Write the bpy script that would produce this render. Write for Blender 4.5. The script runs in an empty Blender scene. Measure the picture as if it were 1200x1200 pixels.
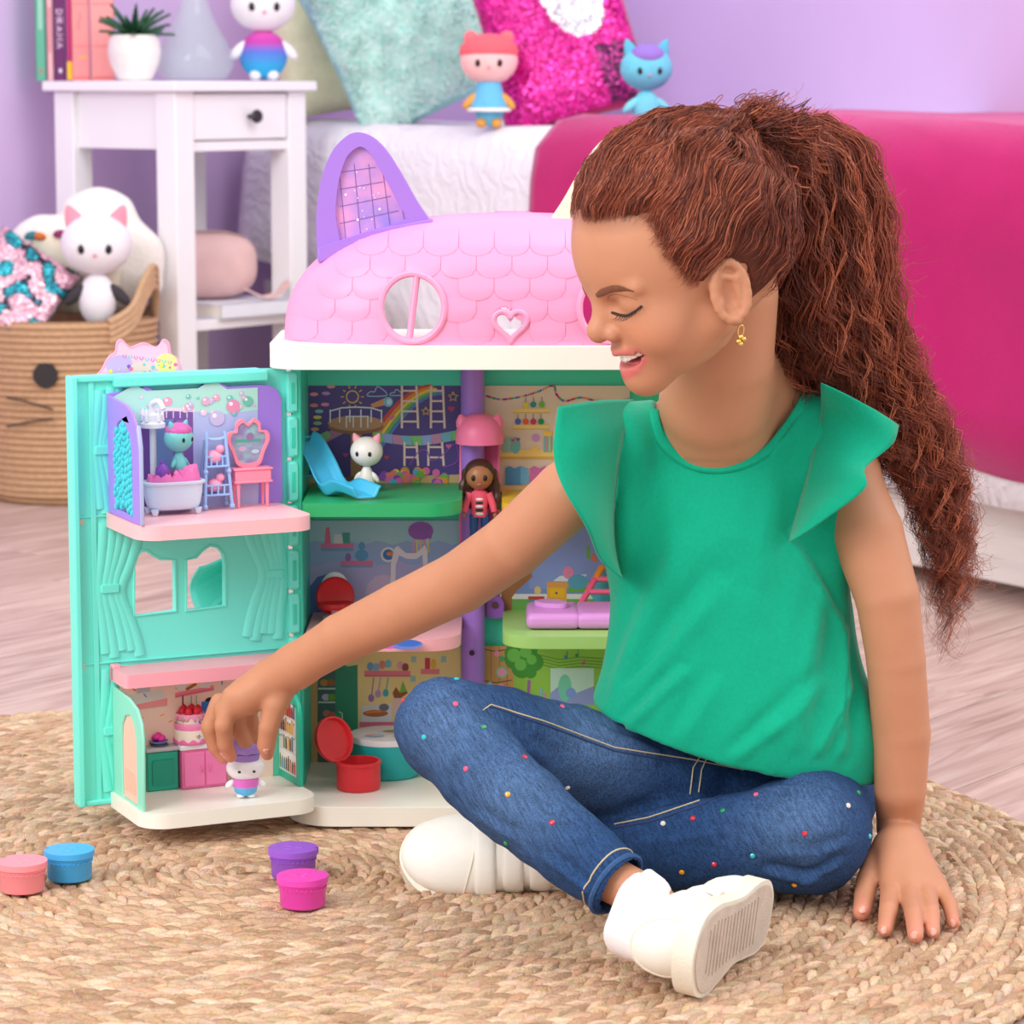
import bpy, bmesh, math, random
import numpy as np
from mathutils import Vector, Matrix, Quaternion, noise
from mathutils.geometry import tessellate_polygon

# ------------------------------------------------------------------ camera, world, lights
scene = bpy.context.scene
COL = scene.collection
FPX, CAMH = 3500.0, 0.70
TH = math.atan(505 / 3500)
CT, ST = math.cos(TH), math.sin(TH)
cam_d = bpy.data.cameras.new('camera')
cam = bpy.data.objects.new('camera', cam_d)
COL.objects.link(cam)
cam.location = (0, 0, CAMH)
cam.rotation_euler = (math.pi / 2 - TH, 0, 0)
cam_d.sensor_width = 36.0
cam_d.lens = FPX / 1200 * 36.0
cam_d.clip_start = 0.05
cam_d.dof.use_dof = True
cam_d.dof.focus_distance = 2.62
cam_d.dof.aperture_fstop = 14.0
scene.camera = cam

world = bpy.data.worlds.new('world')
scene.world = world
world.use_nodes = True
bgn = world.node_tree.nodes['Background']
bgn.inputs[0].default_value = (1.0, 0.985, 0.97, 1)
bgn.inputs[1].default_value = 1.1

def area_light(name, loc, target, size, energy, col=(1, 1, 1), size_y=None):
    l = bpy.data.lights.new(name, 'AREA')
    l.energy = energy
    l.color = col
    l.shape = 'RECTANGLE'
    l.size = size
    l.size_y = size_y or size
    o = bpy.data.objects.new(name, l)
    COL.objects.link(o)
    o.location = loc
    o.rotation_euler = (Vector(target) - Vector(loc)).to_track_quat('-Z', 'Y').to_euler()
    return o
# key: assumed large area light out of view, high and left of the camera
area_light('assumed_key_light', (-2.1, 0.35, 2.3), (0.0, 2.7, 0.25), 1.7, 84, (1.0, 0.975, 0.94))
area_light('added_side_light', (2.9, 2.2, 2.3), (0.1, 3.2, 0.3), 1.6, 26, (0.97, 0.98, 1.0))  # added soft area light from the right, out of view
area_light('background_fill', (0.9, 2.9, 2.7), (-0.1, 5.9, 0.9), 1.6, 34, (1.0, 0.98, 0.97))  # added fill that brightens the bed and back walls; no window there
vs = scene.view_settings
vs.view_transform = 'Standard'
vs.look = 'None'
vs.exposure = 0.0
vs.gamma = 1.0
vs.use_curve_mapping = False
scene.render.film_transparent = False

# ------------------------------------------------------------------ pixel helpers
def ray(u, v):
    a = (u - 600) / FPX
    b = (600 - v) / FPX
    return Vector((a, CT + b * ST, -ST + b * CT))
CAM = Vector((0, 0, CAMH))
def P(u, v, D):
    r = ray(u, v)
    return CAM + r * (D / r.y)
def F(u, v, z=0.0):
    r = ray(u, v)
    return CAM + r * ((z - CAMH) / r.z)
def PL(u, v, p0, n):
    r = ray(u, v)
    return CAM + r * ((Vector(p0) - CAM).dot(n) / r.dot(n))

# ------------------------------------------------------------------ materials
def srgb(c):
    return tuple(((x / 255) / 12.92 if x / 255 <= 0.04045 else ((x / 255 + 0.055) / 1.055) ** 2.4) for x in c)
MATS = {}
def mat(name, rgb=None, rough=0.45, spec=0.5, noise_scale=0, noise_amt=0.0, bump=0.0, bump_scale=200, sss=0.0, sss_r=(1, .4, .25),
        attr=None, trans=0.0, metal=0.0, sheen=0.0, alpha=1.0, coat=0.0, stretch=None, rgb2=None, sss_scale=.01):
    if name in MATS:
        return MATS[name]
    m = bpy.data.materials.new(name)
    m.use_nodes = True
    nt = m.node_tree
    b = nt.nodes['Principled BSDF']
    MATS[name] = m
    b.inputs['Roughness'].default_value = rough
    b.inputs['Specular IOR Level'].default_value = spec
    b.inputs['Metallic'].default_value = metal
    b.inputs['Transmission Weight'].default_value = trans
    b.inputs['Alpha'].default_value = alpha
    b.inputs['Coat Weight'].default_value = coat
    if sheen:
        b.inputs['Sheen Weight'].default_value = sheen
        b.inputs['Sheen Roughness'].default_value = 0.4
    if sss:
        b.inputs['Subsurface Weight'].default_value = sss
        b.inputs['Subsurface Radius'].default_value = sss_r
        b.inputs['Subsurface Scale'].default_value = sss_scale
    if attr:
        a = nt.nodes.new('ShaderNodeAttribute')
        a.attribute_name = attr
        src = a.outputs['Color']
    else:
        r = nt.nodes.new('ShaderNodeRGB')
        r.outputs[0].default_value = (*srgb(rgb), 1)
        src = r.outputs[0]
    tc = nt.nodes.new('ShaderNodeTexCoord')
    mp = nt.nodes.new('ShaderNodeMapping')
    nt.links.new(tc.outputs['Object'], mp.inputs['Vector'])
    if stretch:
        mp.inputs['Scale'].default_value = stretch[:3]
        if len(stretch) > 3:
            mp.inputs['Rotation'].default_value = (0, 0, stretch[3])
    nz = nt.nodes.new('ShaderNodeTexNoise')
    nz.inputs['Scale'].default_value = noise_scale or 18
    nz.inputs['Detail'].default_value = 5
    nt.links.new(mp.outputs[0], nz.inputs['Vector'])
    if rgb2 is not None:
        rr = nt.nodes.new('ShaderNodeValToRGB')
        rr.color_ramp.elements[0].position = .32
        rr.color_ramp.elements[1].position = .68
        rr.color_ramp.elements[0].color = (*srgb(rgb2), 1)
        rr.color_ramp.elements[1].color = (*srgb(rgb), 1)
        nt.links.new(nz.outputs[0], rr.inputs[0])
        src = rr.outputs[0]
    elif noise_amt or True:
        amt = noise_amt or 0.03
        mr = nt.nodes.new('ShaderNodeMapRange')
        mr.inputs['From Min'].default_value = 0.3
        mr.inputs['From Max'].default_value = 0.7
        mr.inputs['To Min'].default_value = 1 - amt
        mr.inputs['To Max'].default_value = 1 + amt
        nt.links.new(nz.outputs[0], mr.inputs[0])
        mx = nt.nodes.new('ShaderNodeVectorMath')
        mx.operation = 'SCALE'
        nt.links.new(src, mx.inputs[0])
        nt.links.new(mr.outputs[0], mx.inputs['Scale'])
        src = mx.outputs[0]
    nt.links.new(src, b.inputs['Base Color'])
    if bump:
        n2 = nt.nodes.new('ShaderNodeTexNoise')
        n2.inputs['Scale'].default_value = bump_scale
        n2.inputs['Detail'].default_value = 3
        nt.links.new(mp.outputs[0], n2.inputs['Vector'])
        bp = nt.nodes.new('ShaderNodeBump')
        bp.inputs['Strength'].default_value = bump
        bp.inputs['Distance'].default_value = 0.002
        nt.links.new(n2.outputs[0], bp.inputs['Height'])
        nt.links.new(bp.outputs[0], b.inputs['Normal'])
    return m
def plas(r, g, b, rough=0.38):
    return mat('plastic_%d_%d_%d' % (r, g, b), (r, g, b), rough, 0.4, 9, 0.015)
def cloth(r, g, b, sheen=0.15):
    return mat('cloth_%d_%d_%d' % (r, g, b), (r, g, b), 0.9, 0.15, 60, 0.05, 0.35, 500, sheen=sheen)

# ------------------------------------------------------------------ objects
XF = {}
def props(o, label=None, cat=None, group=None, kind=None):
    if label: o['label'] = label
    if cat: o['category'] = cat
    if group: o['group'] = group
    if kind: o['kind'] = kind
    return o
def thing(name, label, cat, loc=(0, 0, 0), rotz=0.0, group=None, rot=None):
    o = bpy.data.objects.new(name, None)
    COL.objects.link(o)
    o.empty_display_size = 0.05
    o.location = loc
    o.rotation_euler = rot if rot else (0, 0, rotz)
    XF[o.name] = Matrix.LocRotScale(Vector(loc), o.rotation_euler.copy(), None)
    return props(o, label, cat, group)
def root_xf(o):
    m = Matrix()
    while o is not None:
        m = XF.get(o.name, Matrix()) @ m
        o = o.parent
    return m
def children(o):
    return [c for c in bpy.data.objects if c.parent == o]
def copy_tree(o, parent=None, loc=None, rotz=None, label=None):
    c = o.copy()
    COL.objects.link(c)
    c.parent = parent
    if loc is not None: c.location = loc
    if rotz is not None: c.rotation_euler = (0, 0, rotz)
    if label: c['label'] = label
    for ch in children(o):
        copy_tree(ch, c)
    return c

class MB:
    def __init__(s):
        s.v = []; s.f = []; s.c = []; s.cur = None
    def add(s, vs, fs, col=None):
        n = len(s.v)
        s.v.extend(tuple(x) for x in vs)
        s.f.extend(tuple(i + n for i in f) for f in fs)
        s.c.extend([col if col is not None else s.cur] * len(fs))
        return s
    def box(s, c, size, R=None, col=None, taper=1.0):
        hx, hy, hz = size[0] / 2, size[1] / 2, size[2] / 2
        pts = []
        for z in (-1, 1):
            k = taper if z > 0 else 1.0
            for x, y in ((-1, -1), (1, -1), (1, 1), (-1, 1)):
                p = Vector((x * hx * k, y * hy * k, z * hz))
                if R is not None: p = R @ p
                pts.append(p + Vector(c))
        return s.add(pts, [(3, 2, 1, 0), (4, 5, 6, 7), (0, 1, 5, 4), (1, 2, 6, 5), (2, 3, 7, 6), (3, 0, 4, 7)], col)
    def prism(s, out, holes, fn, c0, c1, col=None):
        loops = [list(out)] + [list(h) for h in holes]
        def area(l): return sum(l[i][0] * l[(i + 1) % len(l)][1] - l[(i + 1) % len(l)][0] * l[i][1] for i in range(len(l)))
        for i, l in enumerate(loops):
            if (area(l) > 0) != (i == 0): l.reverse()
        tri = tessellate_polygon([[Vector((p[0], p[1], 0)) for p in l] for l in loops])
        flat = [p for l in loops for p in l]
        n = len(flat)
        vs_ = [fn(p[0], p[1], c0) for p in flat] + [fn(p[0], p[1], c1) for p in flat]
        fs = []
        for t in tri:
            a, b, c = [flat[i] for i in t]
            if (b[0] - a[0]) * (c[1] - a[1]) - (b[1] - a[1]) * (c[0] - a[0]) < 0: t = (t[0], t[2], t[1])
            fs.append((t[2], t[1], t[0])); fs.append((t[0] + n, t[1] + n, t[2] + n))
        k = 0
        for l in loops:
            m = len(l)
            for i in range(m):
                j = (i + 1) % m
                fs.append((k + i, k + j, n + k + j, n + k + i))
            k += m
        return s.add(vs_, fs, col)
    def lathe(s, prof, c=(0, 0, 0), n=24, R=None, col=None, cap=True, sx=1, sy=1, a0=0, a1=None):
        full = a1 is None
        vs_ = []
        for r, z in prof:
            for i in range(n):
                a = 2 * math.pi * i / n if full else a0 + (a1 - a0) * i / (n - 1)
                p = Vector((r * math.cos(a) * sx, r * math.sin(a) * sy, z))
                if R is not None: p = R @ p
                vs_.append(p + Vector(c))
        fs = []
        for k in range(len(prof) - 1):
            for i in range(n if full else n - 1):
                j = (i + 1) % n
                fs.append((k * n + i, k * n + j, (k + 1) * n + j, (k + 1) * n + i))
        if cap:
            fs.append(tuple(reversed(range(n))))
            fs.append(tuple(range((len(prof) - 1) * n, len(prof) * n)))
        return s.add(vs_, fs, col)
    def ell(s, c, r, R=None, nu=16, nv=10, col=None, e=1.0):
        if not hasattr(r, '__len__'): r = (r, r, r)
        vs_ = []; fs = []
        def sp(x): return math.copysign(abs(x) ** e, x)
        for k in range(1, nv):
            ph = math.pi * k / nv
            for i in range(nu):
                a = 2 * math.pi * i / nu
                p = Vector((r[0] * sp(math.sin(ph)) * sp(math.cos(a)), r[1] * sp(math.sin(ph)) * sp(math.sin(a)), r[2] * sp(math.cos(ph))))
                if R is not None: p = R @ p
                vs_.append(p + Vector(c))
        t = Vector((0, 0, r[2])); b = Vector((0, 0, -r[2]))
        if R is not None: t = R @ t; b = R @ b
        vs_ += [t + Vector(c), b + Vector(c)]
        T = len(vs_) - 2
        for k in range(nv - 2):
            for i in range(nu):
                j = (i + 1) % nu
                fs.append((k * nu + i, (k + 1) * nu + i, (k + 1) * nu + j, k * nu + j))
        for i in range(nu):
            j = (i + 1) % nu
            fs.append((T, i, j)); fs.append((T + 1, (nv - 2) * nu + j, (nv - 2) * nu + i))
        return s.add(vs_, fs, col)
    def tube(s, pts, r, n=8, closed=False, col=None, flat=1.0, up=None):
        pts = [Vector(p) for p in pts]
        m = len(pts)
        rr = r if hasattr(r, '__len__') else [r] * m
        prev = None
        vs_ = []
        for i, p in enumerate(pts):
            if closed: t = (pts[(i + 1) % m] - pts[i - 1])
            else: t = pts[min(i + 1, m - 1)] - pts[max(i - 1, 0)]
            t = t.normalized() if t.length > 1e-12 else Vector((0, 0, 1))
            if up is not None: a = Vector(up) - t * t.dot(Vector(up))
            elif prev is None:
                a = Vector((0, 0, 1)) if abs(t.z) < 0.9 else Vector((1, 0, 0))
                a = a - t * a.dot(t)
            else: a = prev - t * prev.dot(t)
            a.normalize(); prev = a
            b = t.cross(a)
            for k in range(n):
                q = 2 * math.pi * k / n
                vs_.append(p + a * (math.cos(q) * rr[i] * flat) + b * (math.sin(q) * rr[i]))
        fs = []
        for i in range(m if closed else m - 1):
            j = (i + 1) % m
            for k in range(n):
                l = (k + 1) % n
                fs.append((i * n + k, i * n + l, j * n + l, j * n + k))
        if not closed:
            fs.append(tuple(reversed(range(n)))); fs.append(tuple(range((m - 1) * n, m * n)))
        return s.add(vs_, fs, col)
    def grid(s, fn, nu, nv, col=None, wrap=False):
        vs_ = [fn(i / (nu - 1) if not wrap else i / nu, j / (nv - 1)) for j in range(nv) for i in range(nu)]
        fs = []
        for j in range(nv - 1):
            for i in range(nu if wrap else nu - 1):
                k = (i + 1) % nu
                fs.append((j * nu + i, j * nu + k, (j + 1) * nu + k, (j + 1) * nu + i))
        return s.add(vs_, fs, col)
    def build(s, name, m, parent=None, bev=0.0, world=False, smooth=40, label=None, cat=None, group=None, kind=None, loc=None, seg=2, solid=0, sub=0):
        me = bpy.data.meshes.new(name)
        vs_ = s.v
        if world and parent is not None:
            inv = root_xf(parent).inverted()
            vs_ = [inv @ Vector(p) for p in vs_]
        elif loc is not None:
            L = Vector(loc)
            vs_ = [Vector(p) - L for p in vs_]
        me.from_pydata([tuple(p) for p in vs_], [], s.f)
        me.validate()
        if any(c is not None for c in s.c) and len(me.polygons) == len(s.f):
            at = me.color_attributes.new('col', 'FLOAT_COLOR', 'CORNER')
            arr = np.ones((len(me.loops), 4), np.float32)
            for p, c in zip(me.polygons, s.c):
                arr[p.loop_start:p.loop_start + p.loop_total, :3] = srgb(c) if c is not None else (1, 1, 1)
            at.data.foreach_set('color', arr.ravel())
        bm = bmesh.new(); bm.from_mesh(me)
        bmesh.ops.recalc_face_normals(bm, faces=bm.faces) if name != 'wall_print' else None
        bm.to_mesh(me); bm.free()
        if smooth:
            me.shade_smooth()
            me.set_sharp_from_angle(angle=math.radians(smooth))
        me.materials.append(m)
        o = bpy.data.objects.new(name, me)
        COL.objects.link(o)
        if parent is not None: o.parent = parent
        if loc is not None: o.location = loc
        if solid:
            md = o.modifiers.new('s', 'SOLIDIFY'); md.thickness = solid; md.offset = 0
        if bev:
            md = o.modifiers.new('b', 'BEVEL'); md.width = bev; md.segments = seg; md.limit_method = 'ANGLE'; md.angle_limit = math.radians(35)
            md.harden_normals = False
        if sub:
            md = o.modifiers.new('u', 'SUBSURF'); md.levels = sub; md.render_levels = sub
        return props(o, label, cat, group, kind)

def rot_to(zdir, xhint=(1, 0, 0)):
    z = Vector(zdir).normalized()
    x = Vector(xhint); x = (x - z * x.dot(z)).normalized()
    y = z.cross(x)
    return Matrix((x, y, z)).transposed()
def spline(pts, n, closed=False):
    pts = [Vector(p) for p in pts]
    m = len(pts); out = []
    segs = m if closed else m - 1
    for i in range(segs):
        p0 = pts[(i - 1) % m] if closed or i > 0 else pts[0] * 2 - pts[1]
        p1 = pts[i]; p2 = pts[(i + 1) % m]
        p3 = pts[(i + 2) % m] if closed or i + 2 < m else pts[-1] * 2 - pts[-2]
        for k in range(n):
            t = k / n
            out.append(0.5 * ((2 * p1) + (p2 - p0) * t + (2 * p0 - 5 * p1 + 4 * p2 - p3) * t * t + (3 * p1 - p0 - 3 * p2 + p3) * t ** 3))
    if not closed: out.append(pts[-1].copy())
    return out
def spl2(pts, n, closed=True):
    return [(p.x, p.y) for p in spline([(a, b, 0) for a, b in pts], n, closed)]
def rrect(x0, y0, x1, y1, r, n=5):
    rs = r if hasattr(r, '__len__') else (r, r, r, r)
    out = []
    for (cx, cy, a, q) in ((x1, y1, 0, rs[0]), (x0, y1, 90, rs[1]), (x0, y0, 180, rs[2]), (x1, y0, 270, rs[3])):
        sx = 1 if cx == x1 else -1; sy = 1 if cy == y1 else -1
        if q <= 0: out.append((cx, cy)); continue
        for k in range(n + 1):
            t = math.radians(a + 90 * k / n)
            out.append((cx - sx * q + q * math.cos(t), cy - sy * q + q * math.sin(t)))
    return out

PRINT = mat('print_ink', attr='col', rough=0.42, spec=0.35)
class Decal:
    """flat printed artwork: thin coloured shapes laid on a plane; shapes are given in sheet coordinates"""
    def __init__(s, fn):
        s.fn = fn; s.m = MB(); s.k = 0
    def poly(s, pts, col):
        s.k += 1
        pts = [tuple(p) for p in pts]
        a = sum(pts[i][0] * pts[(i + 1) % len(pts)][1] - pts[(i + 1) % len(pts)][0] * pts[i][1] for i in range(len(pts)))
        tri = tessellate_polygon([[Vector((p[0], p[1], 0)) for p in pts]])
        s.m.add([s.fn(p[0], p[1], 0.0002 + s.k * 0.000012) for p in pts], [tuple(t) for t in tri], col)
        return s
    def rect(s, x0, y0, x1, y1, col): return s.poly([(x0, y0), (x1, y0), (x1, y1), (x0, y1)], col)
    def ell(s, x, y, rx, ry, col, n=14, a0=0, a1=360):
        full = a1 - a0 >= 360
        pts = [(x + rx * math.cos(math.radians(a0 + (a1 - a0) * i / (n if full else n - 1))), y + ry * math.sin(math.radians(a0 + (a1 - a0) * i / (n if full else n - 1)))) for i in range(n)]
        return s.poly(pts, col)
    def circ(s, x, y, r, col, n=12): return s.ell(x, y, r, r, col, n)
    def line(s, pts, w, col, closed=False):
        s.k += 1
        if closed: pts = list(pts) + [pts[0]]
        L = []; Rr = []
        for i, p in enumerate(pts):
            a = pts[max(i - 1, 0)]; b = pts[min(i + 1, len(pts) - 1)]
            dx, dy = b[0] - a[0], b[1] - a[1]
            l = math.hypot(dx, dy) or 1
            L.append((p[0] - dy / l * w / 2, p[1] + dx / l * w / 2)); Rr.append((p[0] + dy / l * w / 2, p[1] - dx / l * w / 2))
        z = 0.0002 + s.k * 0.000012
        n = len(pts)
        s.m.add([s.fn(a, b, z) for a, b in L + Rr], [(i, i + 1, n + i + 1, n + i) for i in range(n - 1)], col)
        return s
    def heart(s, x, y, r, col):
        pts = [(x + r * (16 * math.sin(t) ** 3) / 16, y - r * (13 * math.cos(t) - 5 * math.cos(2 * t) - 2 * math.cos(3 * t) - math.cos(4 * t)) / 16) for t in [2 * math.pi * i / 18 for i in range(18)]]
        return s.poly(pts, col)
    def done(s, parent, name='wall_print', world=True):
        return s.m.build(name, PRINT, parent, world=world, smooth=0)
rnd = random.Random(7)
# ------------------------------------------------------------------ the room
NV = Vector((0.6, 0.8, 0)); BV = Vector((0.8, -0.6, 0))
FZ = -0.012
def plank_mat():
    m = bpy.data.materials.new('pinkish_oak_plank'); m.use_nodes = True
    nt = m.node_tree; b = nt.nodes['Principled BSDF']
    tc = nt.nodes.new('ShaderNodeTexCoord'); oi = nt.nodes.new('ShaderNodeObjectInfo')
    mp = nt.nodes.new('ShaderNodeMapping'); mp.inputs['Scale'].default_value = (14, 1.3, 1)
    ad = nt.nodes.new('ShaderNodeVectorMath'); ad.operation = 'ADD'
    sc = nt.nodes.new('ShaderNodeVectorMath'); sc.operation = 'SCALE'; sc.inputs['Scale'].default_value = 37
    cmb = nt.nodes.new('ShaderNodeCombineXYZ')
    for k in range(2): nt.links.new(oi.outputs['Random'], cmb.inputs[k])
    nt.links.new(cmb.outputs[0], sc.inputs[0])
    nt.links.new(tc.outputs['Object'], mp.inputs['Vector'])
    nt.links.new(mp.outputs[0], ad.inputs[0]); nt.links.new(sc.outputs[0], ad.inputs[1])
    n1 = nt.nodes.new('ShaderNodeTexNoise'); n1.inputs['Scale'].default_value = 2.6; n1.inputs['Detail'].default_value = 9; n1.inputs['Distortion'].default_value = 1.6
    nt.links.new(ad.outputs[0], n1.inputs['Vector'])
    rp = nt.nodes.new('ShaderNodeValToRGB')
    e = rp.color_ramp.elements
    e[0].position = .28; e[0].color = (*srgb((168, 138, 128)), 1)
    e[1].position = .72; e[1].color = (*srgb((214, 190, 180)), 1)
    x = e.new(.5); x.color = (*srgb((196, 168, 157)), 1)
    nt.links.new(n1.outputs[0], rp.inputs[0])
    mr = nt.nodes.new('ShaderNodeMapRange'); mr.inputs['To Min'].default_value = .92; mr.inputs['To Max'].default_value = 1.06
    nt.links.new(oi.outputs['Random'], mr.inputs[0])
    mu = nt.nodes.new('ShaderNodeVectorMath'); mu.operation = 'SCALE'
    nt.links.new(rp.outputs[0], mu.inputs[0]); nt.links.new(mr.outputs[0], mu.inputs['Scale'])
    nt.links.new(mu.outputs[0], b.inputs['Base Color'])
    b.inputs['Roughness'].default_value = .42
    bp = nt.nodes.new('ShaderNodeBump'); bp.inputs['Strength'].default_value = .25; bp.inputs['Distance'].default_value = .002
    nt.links.new(n1.outputs[0], bp.inputs['Height']); nt.links.new(bp.outputs[0], b.inputs['Normal'])
    return m
floor = MB().box((0.1, 4.3, FZ - 0.035), (5.0, 7.0, 0.05)).build('floor', mat('subfloor', (120, 95, 85), .8), kind='structure')
PM = plank_mat()
pw, pl = 0.185, 1.25
pmesh = None
for row in range(26):
    bo = -4.10 + row * pw
    for k in range(5):
        no = 0.35 + k * pl + (row * 0.437 % 1) * pl
        c = BV * bo + NV * no
        if abs(c.x) > 2.0 or c.y < 1.7 or c.y > 6.7: continue
        if pmesh is None:
            o = MB().box((0, 0, -0.005), (pw - 0.0025, pl - 0.0025, 0.01)).build('plank', PM, floor, bev=0.0012, seg=1)
            pmesh = o
        else:
            o = pmesh.copy(); COL.objects.link(o)
        o.location = (c.x, c.y, FZ); o.rotation_euler = (0, 0, math.atan2(NV.y, NV.x) - math.pi / 2)
WP = mat('lilac_paint', (214, 187, 231), .75, .25, 3, .03, .12, 300)
def wall(name, p0, p1, h=2.4, t=0.08):
    p0 = Vector(p0); p1 = Vector(p1); d = (p1 - p0); L = d.length; d.normalize(); q = Vector((-d.y, d.x, 0))
    m = MB()
    m.add([p0, p1, p1 + q * t, p0 + q * t, *[v + Vector((0, 0, h)) for v in (p0, p1, p1 + q * t, p0 + q * t)]],
          [(3, 2, 1, 0), (4, 5, 6, 7), (0, 1, 5, 4), (1, 2, 6, 5), (2, 3, 7, 6), (3, 0, 4, 7)])
    for v in range(len(m.v)): m.v[v] = (m.v[v][0], m.v[v][1], m.v[v][2] + FZ)
    m.build(name, WP, kind='structure')
    bb = MB()
    R = Matrix((d, q, Vector((0, 0, 1)))).transposed()
    bb.box((p0 + p1) / 2 - q * 0.008 + Vector((0, 0, FZ + .05)), (L - .05, .014, .1), R)
    bb.build(name.replace('wall', 'baseboard'), mat('white_trim', (238, 236, 238), .5), kind='structure', bev=.004)
W0 = Vector((-0.74, 5.647, 0)); CORNER = Vector((0.077, 6.736, 0)); BD0 = Vector((0.54, -0.84, 0)).normalized()
wall('wall_left', W0 - NV * 2.2, CORNER)
wall('wall_right', CORNER, CORNER + BD0 * 3.2)

# ------------------------------------------------------------------ jute rug
RC = Vector((-0.235, 2.61, 0)); RR = 0.745
rug = thing('jute_rug', 'round braided natural jute rug lying on the wood floor', 'rug', RC)
jute = mat('jute_fibre', attr='col', rough=.85, spec=.2, noise_scale=320, noise_amt=.14, bump=1.0, bump_scale=480)
MB().lathe([(0.0005, -0.0115), (RR - .006, -0.0115), (RR - .004, -0.006), (0.0005, -0.006)], n=72, cap=False).build('backing', mat('jute_backing', (120, 88, 58), .9), rug)
rg = random.Random(3)
ring_w = 0.0245
def lobe(m, p, tdir, ln, wd, ht, col):
    sd = Vector((-tdir.y, tdir.x, 0)); up = Vector((0, 0, 1))
    vs_ = []
    prof = [(-1.0, .12, .3), (-.62, .72, .72), (-.1, 1.0, 1.0), (.45, .86, .85), (.85, .45, .45), (1.05, .1, .1)]
    n = 6
    for (a, w, h) in prof:
        for k in range(n):
            q = 2 * math.pi * k / n
            vs_.append(p + tdir * (a * ln) + sd * (math.cos(q) * wd * w) + up * (math.sin(q) * ht * h))
    fs = [(i * n + k, i * n + (k + 1) % n, (i + 1) * n + (k + 1) % n, (i + 1) * n + k) for i in range(5) for k in range(n)]
    fs += [tuple(reversed(range(n))), tuple(range(5 * n, 6 * n))]
    m.add(vs_, fs, col)
    b0 = len(m.c) - len(fs)
    tone = [rg.uniform(.90, 1.07) for _ in range(n)]
    for i in range(5):
        for k in range(n): m.c[b0 + i * n + k] = tuple(min(250, x * tone[k] * rg.uniform(.97, 1.03)) for x in col)
JC = [(216, 182, 152), (208, 172, 142), (200, 162, 132), (222, 190, 162), (190, 152, 122), (212, 177, 147)]
nr = int(RR / ring_w)
for i in range(nr):
    r = RR - ring_w * (i + .5)
    if r < .01: break
    m = MB()
    cnt = max(6, int(2 * math.pi * r / 0.0185))
    for side in (-1, 1):
        for k in range(cnt):
            a = 2 * math.pi * (k + (0.5 if side > 0 else 0)) / cnt + i * 1.7 + rg.uniform(-.12, .12) / cnt
            rr_ = r + side * ring_w * .24
            p = Vector((rr_ * math.cos(a), rr_ * math.sin(a), -0.0065 + rg.uniform(-.0008, .0008)))
            tg = a + math.pi / 2 + side * 0.33 + rg.uniform(-.12, .12)
            lobe(m, p, Vector((math.cos(tg), math.sin(tg), rg.uniform(-.05, .05))), .0172 * rg.uniform(.9, 1.12), .0066 * rg.uniform(.9, 1.15), .0066 * rg.uniform(.9, 1.05), rg.choice(JC))
    m.build('braid', jute, rug, smooth=60)
m = MB()
for k in range(9000):
    a = rg.uniform(0, 6.283); r = RR * math.sqrt(rg.random())
    p = Vector((r * math.cos(a), r * math.sin(a), -.0015))
    t = rg.uniform(0, 6.283); d = Vector((math.cos(t), math.sin(t), rg.uniform(.0, .5))) * rg.uniform(.003, .010)
    s = Vector((-d.y, d.x, 0)).normalized() * .00022
    bend = Vector((rg.uniform(-1, 1), rg.uniform(-1, 1), .4)) * .0015
    m.add([p - s, p + s, p + d * .5 + s * .8 + bend, p + d * .5 - s * .8 + bend, p + d], [(0, 1, 2, 3), (3, 2, 4)], rg.choice(((236, 208, 172), (190, 150, 108), (160, 118, 80), (214, 178, 136))))
m.build('loose_fibre', jute, rug, kind='stuff', smooth=0)

# ------------------------------------------------------------------ bed, quilt, blanket
BA = Vector((-0.487, 5.80, 0)); BB = Vector((0.67, 4.06, 0))
BDIR = (BB - BA).normalized(); BN = Vector((-BDIR.y, BDIR.x, 0))
BL = 2.45
def bedpt(s, w, z): return BA + BDIR * s + BN * w + Vector((0, 0, z))
bed = thing('bed', 'low white bed with pale weathered wood side panel under the quilt', 'bed', BA)
RBed = Matrix((BDIR, BN, Vector((0, 0, 1)))).transposed()
bw = mat('weathered_white_wood', (226, 218, 214), .6, .3, 5, .09, .3, 60, stretch=(1, 1, 9))
MB().box(bedpt(BL / 2 + .12, .035, .16), (BL - .3, .03, .30), RBed).build('side_panel', bw, bed, bev=.004, world=True)
MB().box(bedpt(BL / 2 + .12, .90, .16), (BL - .3, .03, .30), RBed).build('side_panel', bw, bed, bev=.004, world=True)
MB().box(bedpt(BL / 2, .47, .44), (BL - .04, .86, .27), RBed).build('mattress', cloth(240, 238, 242), bed, bev=.05, seg=4, world=True)
MB().box(bedpt(.06, .10, .29), (.10, .2, .06), RBed).build('head_panel', mat('pale_grey_wood', (198, 188, 196), .6, .3, 6, .1), bed, bev=.004, world=True)
for s_, w_ in ((.05, .08), (.05, .86), (BL - .06, .08), (BL - .06, .86)):
    MB().box(bedpt(s_, w_, .125), (.035, .035, .27), RBed).build('leg', mat('black_metal', (38, 34, 42), .5), bed, bev=.003, world=True)
for w_ in (.1, .86):
    pass
MB().box(bedpt(.05, .47, .20), (.03, .8, .03), RBed).build('rail', MATS['black_metal'], bed, bev=.003, world=True)
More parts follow.
